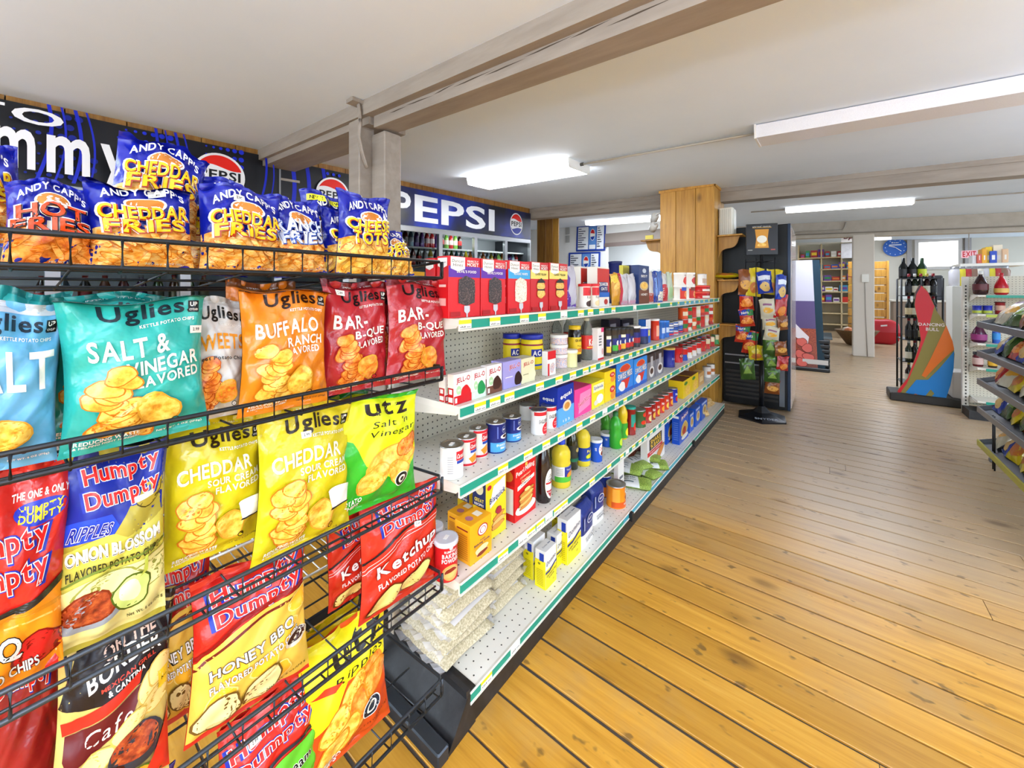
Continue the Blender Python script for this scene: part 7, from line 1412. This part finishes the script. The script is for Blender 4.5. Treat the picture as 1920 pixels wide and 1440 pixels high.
sg2 = plane_box('hanging_sign', 'white sign with dark red script behind the white post', 'sign', 1577, 1604, SY_, 436, 454, 0.03, M('#dcd8d6', 0.5)); xs0, xs1 = Xat(1577, SY_), Xat(1604, SY_); hs = Zat(436, xs0, SY_) - Zat(454, xs0, SY_)
p = Print(xs1 - xs0, hs, lambda u, v, off: (u - (xs1 - xs0) / 2, -0.015 - off, v), 0, 0.003, 0.002); p.draw([T_('Sp', 0.55, 0.5, 0.7, 0.62, '#5a1a2a', shear=0.35, wgt=1)]); p.build('lettering', sg2)
plane_box('map_panel', 'grey panel with faint drawing under the script sign', 'panel', 1577, 1602, 15.2, 456, 484, 0.04, noisy_mat('grey_map', [(0.3, '#a8a6a8'), (0.6, '#c2c0c2')], 6, 4, 0.6))
# tall wooden rack either side of the post
for i, (a, c, lab) in enumerate(((1590, 1602, 'slatted wooden rack peeking out left of the white post'), (1634, 1664, 'slatted wooden rack right of the white post'))):
    Y = 14.6 + 0.01 * i; x0, x1 = Xat(a, Y), Xat(c, Y); o = empty('wood_rack', ((x0 + x1) / 2, Y, 0)); tag(o, lab, 'rack'); zt = Zat(490, x0, Y); n = 10
    for j in range(n):
        b = MB(); b.bbox(x0 - o.location.x, x1 - o.location.x, 0, 0.04, zt * j / n + 0.01, zt * (j + 1) / n - 0.012, WALLWOOD if False else KNOT, 0.006); b.build('slat', o)
    b = MB(); b.bbox(x1 - o.location.x - 0.02, x1 - o.location.x + 0.03, -0.02, 0.5, 0, zt, KNOT, 0.006); b.build('side_board', o)
# basket with gourds and a red bag on the floor
bx, by = ground(1606, 647); b = MB(); n = 24
b.lathe([(0.16, 0), (0.20, 0.02), (0.42, 0.36), (0.44, 0.38), (0.41, 0.38), (0.19, 0.05), (0.0, 0.05)], noisy_mat('wicker', [(0.35, '#4a3620'), (0.6, '#7a5c38')], 40, 2, 0.7, 0.6, (1, 1, 4)), 22); tag(b.build('basket', None, (bx, by, 0)), 'dark wicker basket at the foot of the white post', 'basket')
for i in range(5):
    a = i * 1.3; b = MB(); c = ['#d88a5a', '#e0c8a8', '#e8d8c0', '#d07a48', '#dcc09a'][i]
    b.lathe([(0.001, 0), (0.08, 0.03), (0.11, 0.09), (0.08, 0.16), (0.001, 0.19)], M(c, 0.5), 14); tag(b.build('gourd', None, (bx + 0.2 * cos(a), by + 0.2 * sin(a), 0.26)), '%s gourd, %s in the wicker basket' % (['orange', 'tan', 'cream', 'dark orange', 'beige'][i], ORD[i + 1]), 'gourd', 'gourds in the basket')
x, y = ground(1652, 640); y -= 0.6; b, pt = pillow('charcoal_bag', 0.62, 0.4, 0.62, M('#b01f28', 0.4), 55); b.build; o = b.build('charcoal_bag', None, (x, y, 0)); tag(o, 'red and white sack leaning at the wooden rack', 'sack')
p = Print(0.8, 0.5, lambda u, v, off: tuple(c - (off if k == 1 else 0) for k, c in enumerate(pt(0.3 + u / 2, 0.02 + v * 0.05, 1))), 0, 0.01, 0.004); p.draw([('R', 0.2, 0.1, 0.7, 0.8, '#dcd8d6')]); p.build('sack_print', o)
# back wall: clock, window, counter
BY = YF - 0.02
def clock_obj():
    xc = Xat(1678, BY); zc = Zat(464, xc, BY); r = (1698 - 1657) / 2 / FPX * Dof(xc, BY) * 0.82
    o = empty('wall_clock', (xc, BY, zc)); tag(o, 'round blue wall clock with white hands on back wall', 'clock')
    b = MB(); n = 32; vs = [(r * cos(2 * pi * i / n), -0.05, r * sin(2 * pi * i / n)) for i in range(n)] + [(r * cos(2 * pi * i / n), 0, r * sin(2 * pi * i / n)) for i in range(n)]
    b.add(vs, [tuple(range(n))] + [(i, n + i, n + (i + 1) % n, (i + 1) % n) for i in range(n)], M('#1f62c4', 0.35)); b.build('face', o)
    p = Print(2 * r, 2 * r, lambda u, v, off: (u - r, -0.05 - off, v - r), 0, 0.004, 0.003)
    p.draw([('E', 0.5 + 0.4 * cos(a * pi / 6), 0.5 + 0.4 * sin(a * pi / 6), 0.025, 0.025, '#c8daf0', 8) for a in range(12)] + [('R', 0.25, 0.6, 0.75, 0.66, '#e6eef8'), ('P', [(0.48, 0.5), (0.52, 0.5), (0.76, 0.28), (0.73, 0.26)], WT), ('P', [(0.49, 0.48), (0.49, 0.53), (0.24, 0.6), (0.24, 0.57)], WT), T_('Beer', 0.5, 0.76, 0.3, 0.07, WT)]); p.build('dial', o)
clock_obj()
x0, x1 = Xat(1722, BY), Xat(1796, BY); zt, zb = Zat(455, x0, BY), Zat(501, x0, BY)
wn_ = empty('window_1', ((x0 + x1) / 2, BY, zb)); struct(wn_, 'bright window with white blind in the back wall'); hw = (x1 - x0) / 2; hh = zt - zb
for q in ((-hw - 0.1, -hw, -0.1, hh + 0.1), (hw, hw + 0.1, -0.1, hh + 0.1), (-hw, hw, -0.1, 0), (-hw, hw, hh, hh + 0.1)):
    b = MB(); b.box(q[0], q[1], -0.05, 0, q[2], q[3], M('#cfcac6', 0.5)); b.build('window_frame', wn_)
for i in range(16):
    b = MB(); b.box(-hw, hw, -0.04, -0.028, hh * i / 16 + 0.006, hh * (i + 1) / 16, M('#f4f4f2', 0.6, emit=0.9)); b.build('blind_slat', wn_)
b = MB(); b.box(Xat(1700, BY), Xat(1709, BY), BY - 0.1, BY, 0, 4.2, M('#a8a4a4', 0.6)); struct(b.build('trim_4'))
b = MB(); b.box(Xat(1808, BY), Xat(1820, BY), BY - 0.1, BY, 0, 4.2, M('#a8a4a4', 0.6)); struct(b.build('trim_5'))
cx0, cy0 = ground(1668, 622); b = MB(); b.bbox(0, 3.2, 0, 0.7, 0, 1.02, M('#8a7868', 0.6), 0.01); o = tag(b.build('counter', None, (cx0, 17.2, 0)), 'brown counter along the far back wall', 'counter'); b = MB(); b.bbox(-0.05, 3.25, -0.05, 0.75, 1.02, 1.08, M('#d8d2c6', 0.4), 0.01); b.build('counter_top', o)
for i, (dx, w_, h_, c, nm) in enumerate(((0.15, 0.5, 0.42, '#d8dcdc', 'pale bread bag'), (0.75, 0.35, 0.75, '#3a3c44', 'dark till screen'), (1.3, 0.4, 0.5, '#b03a3a', 'red box'))): box_thing('counter_item', '%s standing on the far brown counter' % nm, 'item', cx0 + dx, cx0 + dx + w_, 17.35, 17.6, 1.081, 1.081 + h_, M(c, 0.5), 0.03)
# ================================================================== RIGHT SIDE
# exit sign
EY = 15.0; x0, x1 = Xat(1803, EY), Xat(1832, EY); zt, zb = Zat(470, x0, EY), Zat(484, x0, EY)
b = MB(); b.bbox(0, x1 - x0, 0, 0.06, 0, zt - zb, M('#f0d8da', 0.4), 0.01); ex_ = tag(b.build('exit_sign', None, (x0, EY, zb)), 'small lit exit sign with red letters hanging at the back', 'sign')
p = Print(x1 - x0, zt - zb, lambda u, v, off: (u, -off, v), 0, 0.003, 0.002); p.draw([('R', 0, 0, 1, 1, '#e6b4bc'), T_('EXIT', 0.5, 0.5, 0.86, 0.74, '#c01a2a')]); p.build('lettering', ex_)
b = MB(); b.tube([((x1 - x0) / 2, 0.03, zt - zb), ((x1 - x0) / 2, 0.03, 3.5 - zb)], 0.01, M('#9a9690', 0.5), 6); b.build('hanger', ex_)
# wine rack with bottles behind the standee
WY = 7.55; wx0, wx1 = Xat(1690, WY), Xat(1768, WY)
wr = empty('wine_rack', ((wx0 + wx1) / 2, WY + 0.2, 0)); tag(wr, 'black wire wine rack with bottles behind the bull standee', 'rack'); cx = (wx0 + wx1) / 2; hw = (wx1 - wx0) / 2
for x in (-hw, 0, hw):
    for y in (-0.2, 0.2): b = MB(); b.tube([(x, y, 0), (x, y, 1.55)], 0.012, BLACKM, 6); b.build('upright', wr)
for z in (0.12, 0.42, 0.72, 1.02, 1.32):
    b = MB(); b.box(-hw, hw, -0.2, 0.2, z - 0.01, z, M('#22252a', 0.4, 0.5)); b.build('shelf', wr)
rr = random.Random(9); k = 0; gm = {}
for c in ('#141a16', '#101214', '#2a1418', '#1c2c1c'):
    b = MB(); b.lathe([(0.036, 0), (0.038, 0.01), (0.038, 0.17), (0.016, 0.22), (0.014, 0.27)], M(c, 0.08, spec=0.8), 14); b.lathe([(0.0155, 0.255), (0.0155, 0.295), (0.001, 0.296)], M(rr.choice(['#b8a24a', '#8a1c24', '#c8c8c4']), 0.35), 14); b.lathe([(0.0386, 0.04), (0.0386, 0.13)], M(rr.choice(['#e4e0d0', '#2a2a2e', '#d8c8a0']), 0.5), 14, cap=False); gm[c] = b.mesh('wine_bottle')
for zi, z in enumerate((0.12, 0.42, 0.72, 1.02, 1.32)):
    for i in range(5):
        x = -hw + 0.08 + i * (2 * hw - 0.16) / 4; o = put('wine_bottle', rr.choice(list(gm.values())), None, (cx + x, WY + 0.06, z + 0.001)); k += 1
        tag(o, 'dark wine bottle, %s from left on %s rack shelf' % (ordn(i + 1), ('lowest', 'second', 'middle', 'fourth', 'top')[zi]), 'bottle', 'bottles in the black wine rack')
for i, (px, py) in enumerate(((1698, 482), (1716, 482), (1734, 482))):
    x = Xat(px, WY); h_ = Zat(py, x, WY) - 1.555
    b = MB(); b.lathe([(0.045, 0), (0.047, 0.01), (0.047, h_ * 0.55), (0.02, h_ * 0.75), (0.018, h_ * 0.98), (0.001, h_)], M(('#16181a', '#141618', '#28402c')[i], 0.1), 16); b.lathe([(0.0476, h_ * 0.1), (0.0476, h_ * 0.45)], M(('#2a2a2c', '#2c2a2a', '#c8d82a')[i], 0.4), 16, cap=False); tag(b.build('wine_bottle', None, (x, WY + 0.2, 1.557)), '%s tall bottle standing on top of the wine rack' % ('left', 'middle', 'right')[i], 'bottle')
b = MB(); b.box(-hw, hw, -0.2, 0.2, 1.545, 1.556, M('#22252a', 0.4, 0.5)); b.build('shelf', wr)
# bull standee: cut board on a foot
BY_ = 6.95
def S(pts): return [(Xat(px, BY_), Zat(py, Xat(px, BY_), BY_)) for px, py in pts]
out = S([(1679, 752), (1684, 731), (1702, 709), (1716, 672), (1727, 638), (1722, 605), (1715, 572), (1716, 548), (1724, 534), (1736, 541), (1745, 557), (1756, 583), (1774, 610), (1786, 640), (1790, 664), (1788, 690), (1782, 722), (1774, 746), (1744, 757), (1712, 757)])
bx0, bz0 = out[0][0], 0.0
sd = empty('standee', (Xat(1735, BY_), BY_, 0)); tag(sd, 'tall cardboard bull standee in red, olive, orange and blue', 'standee'); ox = sd.location.x
b = MB(); b.prism([(x - ox, max(z, 0.004)) for x, z in out], 1, 0.0, 0.02, M('#8a7c34', 0.5)); bd = b.build('board', sd)
pp = Print(1, 1, lambda u, v, off: (u - ox, -off, max(v, 0.004)), 0, 0.0015, 0.001)
zones = [([(1679, 752), (1684, 731), (1702, 709), (1716, 672), (1727, 638), (1722, 605), (1715, 572), (1720, 540), (1727, 535), (1740, 548), (1752, 574), (1740, 620), (1722, 668), (1700, 720)], '#cf2430'),
         ([(1716, 548), (1724, 534), (1728, 535), (1718, 552), (1715, 572)], '#4a2230'),
         ([(1774, 610), (1786, 640), (1789, 655), (1770, 672), (1752, 690), (1735, 708), (1728, 704), (1745, 672), (1760, 640)], '#e0701c'),
         ([(1789, 658), (1788, 690), (1782, 722), (1774, 746), (1756, 756), (1745, 745), (1752, 738), (1745, 730), (1735, 742), (1716, 742), (1698, 736), (1718, 712), (1740, 712), (1762, 690)], '#1f7cc4'),
         ([(1702, 744), (1716, 738), (1735, 745), (1726, 752)], '#e0701c')]
for pts, c in zones: pp.poly(S(pts), c)
xa, za = S([(1757, 609)])[0]; xb, zb_ = S([(1751, 617)])[0]
wd = Xat(1771, BY_) - Xat(1722, BY_); pp.text('DANCING', Xat(1746, BY_), za, wd, 0.038, '#e8dcd8'); pp.text('BULL', Xat(1748, BY_), zb_ - 0.004, wd * 0.5, 0.040, '#e8dcd8'); pp.build('board_print', sd)
b = MB(); b.bbox(-0.32, 0.34, -0.04, 0.35, 0.0, 0.10, M('#2a2622', 0.5), 0.01); b.build('foot', sd)
b = MB(); b.bbox(0.23, 0.36, 0.02, 0.32, 0.10, 0.42, M('#b9b4b0', 0.3), 0.01); b.build('side_box', sd)
# end-cap shelving facing the aisle
EY = 6.72; ex0, ex1 = Xat(1803, EY), 2.6
ec = empty('endcap_shelving', (ex0, EY, 0)); tag(ec, 'putty pegboard shelving end on the right with syrup bottles', 'shelving')
b = MB(); b.bbox(0, 0.05, -0.03, 0.02, 0, Zat(519, ex0, EY), PUTTY, 0.004); up = b.build('upright', ec)
b = MB()
for i in range(36): b.box(0.02, 0.032, -0.0315, -0.030, 0.1 + i * 0.038, 0.12 + i * 0.038, M('#3a3833', 0.6))
b.build('slot_strip', up)
PEG2 = dots_mat('pegboard_facing', '#cfc9b6', '#4a463c', 0.0254, 0.13, (0, 2), 0.5)
b = MB(); b.box(0.05, ex1 - ex0, 0.0, 0.015, 0.1, Zat(519, ex0, EY), PEG2); b.build('pegboard_panel', ec)
b = MB(); b.box(0.0, ex1 - ex0, -0.30, 0.0, 0, 0.09, BASEB); b.build('base', ec)
EZ = []
for py in (553, 589, 644, 690, 752):
    z = Zat(py, ex0 + 0.2, EY - 0.2); EZ.append(z)
    b = MB(); b.box(0.06, ex1 - ex0, -0.30, -0.001, z - 0.02, z, PUTTY); sh_ = b.build('shelf', ec)
    b = MB(); b.box(0.12, ex1 - ex0, -0.306, -0.30, z - 0.03, z - 0.002, TEAL if py != 589 else M('#a9b83a', 0.4)); b.build('price_strip', sh_)
    b = MB(); b.prism([(-0.30, z - 0.02), (-0.001, z - 0.02), (-0.001, z - 0.09)], 0, 0.052, 0.06, PUTTY); b.build('shelf_bracket', sh_)
SYR = [(0.7, 0), (0.95, 0.06), (1.0, 0.25), (0.95, 0.42), (0.55, 0.68), (0.28, 0.80), (0.26, 0.88)]
def round_thing(name, label, cat, px0, px1, z, py_top, Y, prof, mat, capm, labm, lz=(0.2, 0.5)):
    xc = Xat((px0 + px1) / 2, Y); R = (px1 - px0) / FPX * Dof(xc, Y) / 2 / sqrt(1 + ((px0 + px1) / 2 - 960) ** 2 / FPX ** 2); H = Zat(py_top, xc, Y) - z
    b = MB(); b.lathe([(r * R, q * H) for r, q in prof], mat, 20); o = tag(b.build(name, None, (xc, Y, z + 0.001)), label, cat, 'goods on the end-cap shelving')
    b = MB(); b.lathe([(prof[-1][0] * R * 1.2, prof[-1][1] * H * 0.97), (prof[-1][0] * R * 1.2, H), (0.001, H)], capm, 16); b.build('cap', o)
    b = MB(); r_ = max([r for r, q in prof if lz[0] - 0.15 <= q <= lz[1] + 0.15] or [1.0]) * R + 0.002; b.lathe([(r_, lz[0] * H), (r_, lz[1] * H)], labm, 20, cap=False); b.build('label', o); return o
YQ = EY - 0.17
round_thing('syrup_bottle', 'round dark syrup bottle on the upper end-cap shelf', 'bottle', 1823, 1854, EZ[0], 508, YQ, SYR, M('#2a0f12', 0.08, spec=0.8), M('#d8d8d4', 0.4), M('#5a2026', 0.4), (0.2, 0.45))
round_thing('syrup_bottle', 'round red syrup bottle beside the dark one', 'bottle', 1863, 1892, EZ[0], 512, YQ, SYR, M('#b01c26', 0.1), M('#b01c26', 0.4), M('#e0b85a', 0.4), (0.1, 0.3))
TIN = [(0.98, 0), (1, 0.02), (1, 0.96), (0.96, 0.97)]
round_thing('jam_tin', 'blue and lime tin, left of two on second end-cap shelf', 'tin', 1823, 1841, EZ[1], 573, YQ, TIN, M('#1f2c9c', 0.35), M('#24329c', 0.4), M('#a9b43a', 0.4), (0.05, 0.4))
round_thing('jam_tin', 'blue and lime tin, right of two on second end-cap shelf', 'tin', 1842, 1861, EZ[1], 573, YQ, TIN, M('#1f2c9c', 0.35), M('#24329c', 0.4), M('#a9b43a', 0.4), (0.05, 0.4))
round_thing('tomato_jar', 'red jar with dark lid on second end-cap shelf', 'jar', 1865, 1885, EZ[1], 566, YQ, TIN, M('#8a1c1c', 0.3), M('#2a1a1a', 0.4), M('#c8a08a', 0.4), (0.3, 0.7))
round_thing('syrup_bottle', 'purple syrup bottle with teal cap, middle end-cap shelf', 'bottle', 1820, 1851, EZ[2], 603, YQ, SYR, M('#4a1434', 0.1), M('#4ab09a', 0.4), M('#8a2a6a', 0.4), (0.12, 0.4))
round_thing('jam_jar', 'dark lidded jam jar on the fourth end-cap shelf', 'jar', 1823, 1844, EZ[3], 660, YQ, [(0.9, 0), (1, 0.04), (1, 0.7), (0.8, 0.8), (0.8, 0.84)], M('#5a1620', 0.15), M('#1c1c1e', 0.4), M('#c8a8a0', 0.4), (0.15, 0.6))
round_thing('jam_jar', 'amber jar with yellow label on fourth end-cap shelf', 'jar', 1852, 1870, EZ[3], 672, YQ, TIN, M('#3a200c', 0.2), M('#c89a2a', 0.4), M('#d8a82a', 0.4), (0.2, 0.7))
round_thing('salt_jar', 'blue jar on middle end-cap shelf behind the chip trays', 'jar', 1860, 1876, EZ[2], 620, YQ, TIN, M('#2456b0', 0.3), M('#e6e4e0', 0.4), M('#2f8ad0', 0.4), (0.3, 0.8))
# goods displayed high behind the end-cap
HY = 9.0
o = plane_box('display_board', 'white topped display shelf behind the end-cap', 'shelf', 1800, 1925, HY, 493, 499, 0.5, M('#e0ddd4', 0.5))
for i, (a, c, t, col) in enumerate(((1845, 1855, 466, '#e0a02a'), (1853, 1866, 462, '#e8c22a'), (1860, 1874, 470, '#2a4ab0'), (1868, 1886, 458, '#e6d8c0'), (1884, 1896, 466, '#d8b08a'), (1828, 1836, 478, '#dcdcdc'), (1836, 1845, 476, '#c85a4a'))):
    x0, x1 = Xat(a, HY), Xat(c, HY); zb = Zat(493, Xat(1860, HY), HY) ; b = MB(); b.bbox(0, x1 - x0, 0, 0.2, 0, Zat(t, x0, HY) - zb, M(col, 0.4), 0.006); b.box(0.02, x1 - x0 - 0.02, -0.003, 0, 0.05, 0.12, M('#e9e4da', 0.4)); tag(b.build('cereal_box', None, (x0, HY + 0.1 + 0.03 * (i % 2), zb + 0.002)), '%s box on the high display behind the end-cap' % ('orange', 'tall yellow', 'dark blue', 'tall cream', 'tan', 'small white', 'small red')[i], 'box', 'boxes on the high display')
for i in range(9):
    x = Xat(1792 + i * 11, 8.2); c = ['#c8c4c8', '#d8c83a', '#b03a3a', '#8a6a5a', '#e0d8c8'][i % 5]; z = 1.45
    b = MB(); b.lathe([(0.06, 0), (0.07, 0.02), (0.07, 0.2), (0.05, 0.24)], M(c, 0.3), 12); b.lathe([(0.055, 0.235), (0.055, 0.27), (0.001, 0.27)], M('#9a9a9c', 0.3, 0.6), 12); tag(b.build('jar', None, (x, 8.2, z)), 'jar on the rear shelf, %s from left behind the end-cap' % ordn(i + 1), 'jar', 'jars behind the end-cap')
box_thing('rear_shelf', 'white rear shelf carrying jars behind the end-cap', 'shelf', Xat(1780, 8.2), Xat(1925, 8.2) + 0.3, 8.05, 8.4, 0.0, 1.449, M('#d8d6ce', 0.5))
# sloping chip trays on the right
TX, TY0, TY1 = 1.0, 3.1, 4.95
tr = empty('chip_tray_rack', (TX + 0.2, 4.1, 0)); tag(tr, 'grey metal rack with five sloping trays of snacks at right edge', 'rack'); tl = Vector(tr.location)
GREYM = M('#7d8086', 0.35, 0.7)
TZ = [1.125, 0.886, 0.655, 0.425, 0.15]
for k, z in enumerate(TZ):
    e = empty('tray', (0, 0, 0), 0, tr); e.matrix_parent_inverse = Matrix.Translation(-tl)
    b = MB(); b.prism([(TX, z - 0.028), (TX + 0.40, z + 0.115), (TX + 0.40, z + 0.12), (TX, z - 0.02)], 1, TY0, TY1, M('#55585e', 0.4, 0.5)); b.build('tray_deck', e)
    b = MB(); b.bbox(TX - 0.012, TX, TY0, TY1, z - 0.035, z + 0.015, GREYM if k < 4 else M('#b9b23a', 0.4), 0.003); b.build('front_lip', e)
    b = MB(); b.prism([(TX, z - 0.03), (TX + 0.40, z + 0.11), (TX + 0.40, z + 0.15), (TX, z + 0.012)], 1, TY1 - 0.004, TY1, GREYM); b.build('end_plate', e)
    n = 11; kinds = list(SNK); rr = random.Random(60 + k)
    for i in range(n):
        yv = TY1 - 0.13 - i * 0.165
        if yv < TY0 + 0.1: break
        kd = rr.choice(kinds if k < 4 else ['blue', 'yellow', 'blue', 'cream']); kd = 'cream' if k == 0 and i < 2 else kd
        snack(kd, '%s, %s from far end of the %s right-hand tray' % (CN[kd], ordn(i + 1), ('top', 'second', 'third', 'fourth', 'lowest')[k]), (TX + 0.06, yv, z + 0.012), -pi / 2 + rr.uniform(-0.25, 0.25), 0.20, 0.27, 0.085, i % 3, tx=-0.72 + rr.uniform(-0.1, 0.1), group='snack bags on the right-hand trays')
for y in (TY0 + 0.02, TY1 - 0.02):
    b = MB(); b.bbox(TX + 0.40, TX + 0.44, y - 0.02, y + 0.02, 0, 1.5, GREYM, 0.004); o = b.build('upright', tr); o.matrix_parent_inverse = Matrix.Translation(-tl)
    b = MB(); b.bbox(TX + 0.05, TX + 0.42, y - 0.02, y + 0.02, 0, 0.03, GREYM, 0.004); o = b.build('foot', tr); o.matrix_parent_inverse = Matrix.Translation(-tl)
b = MB()
for y in (4.70, 4.74): b.tube([(TX + 0.03, y, 0.0), (TX + 0.03, y, 0.42)], 0.005, BLACKM, 6)
o = b.build('wire_leg', tr); o.matrix_parent_inverse = Matrix.Translation(-tl)
# low wire shelf on the floor behind the chip rack
lw = empty('low_wire_shelf', (-2.0, 0.74, 0)); tag(lw, 'low white wire shelf standing behind the black chip rack', 'shelf'); CHR = M('#d6d8da', 0.3, 0.6)
for z in (0.16, 0.42):
    b = MB(); b.tube([(-0.25, -0.45, z), (0.25, -0.45, z), (0.25, 0.45, z), (-0.25, 0.45, z)], 0.006, CHR, 6, True); s_ = b.build('shelf_frame', lw)
    for i in range(17):
        b = MB(); y = -0.42 + i * 0.0525; b.tube([(-0.25, y, z), (0.25, y, z)], 0.003, CHR, 6); b.build('shelf_wire', s_)
for x in (-0.25, 0.25):
    for y in (-0.45, 0.45): b = MB(); b.tube([(x, y, 0), (x, y, 0.6)], 0.009, CHR, 8); b.build('leg', lw)
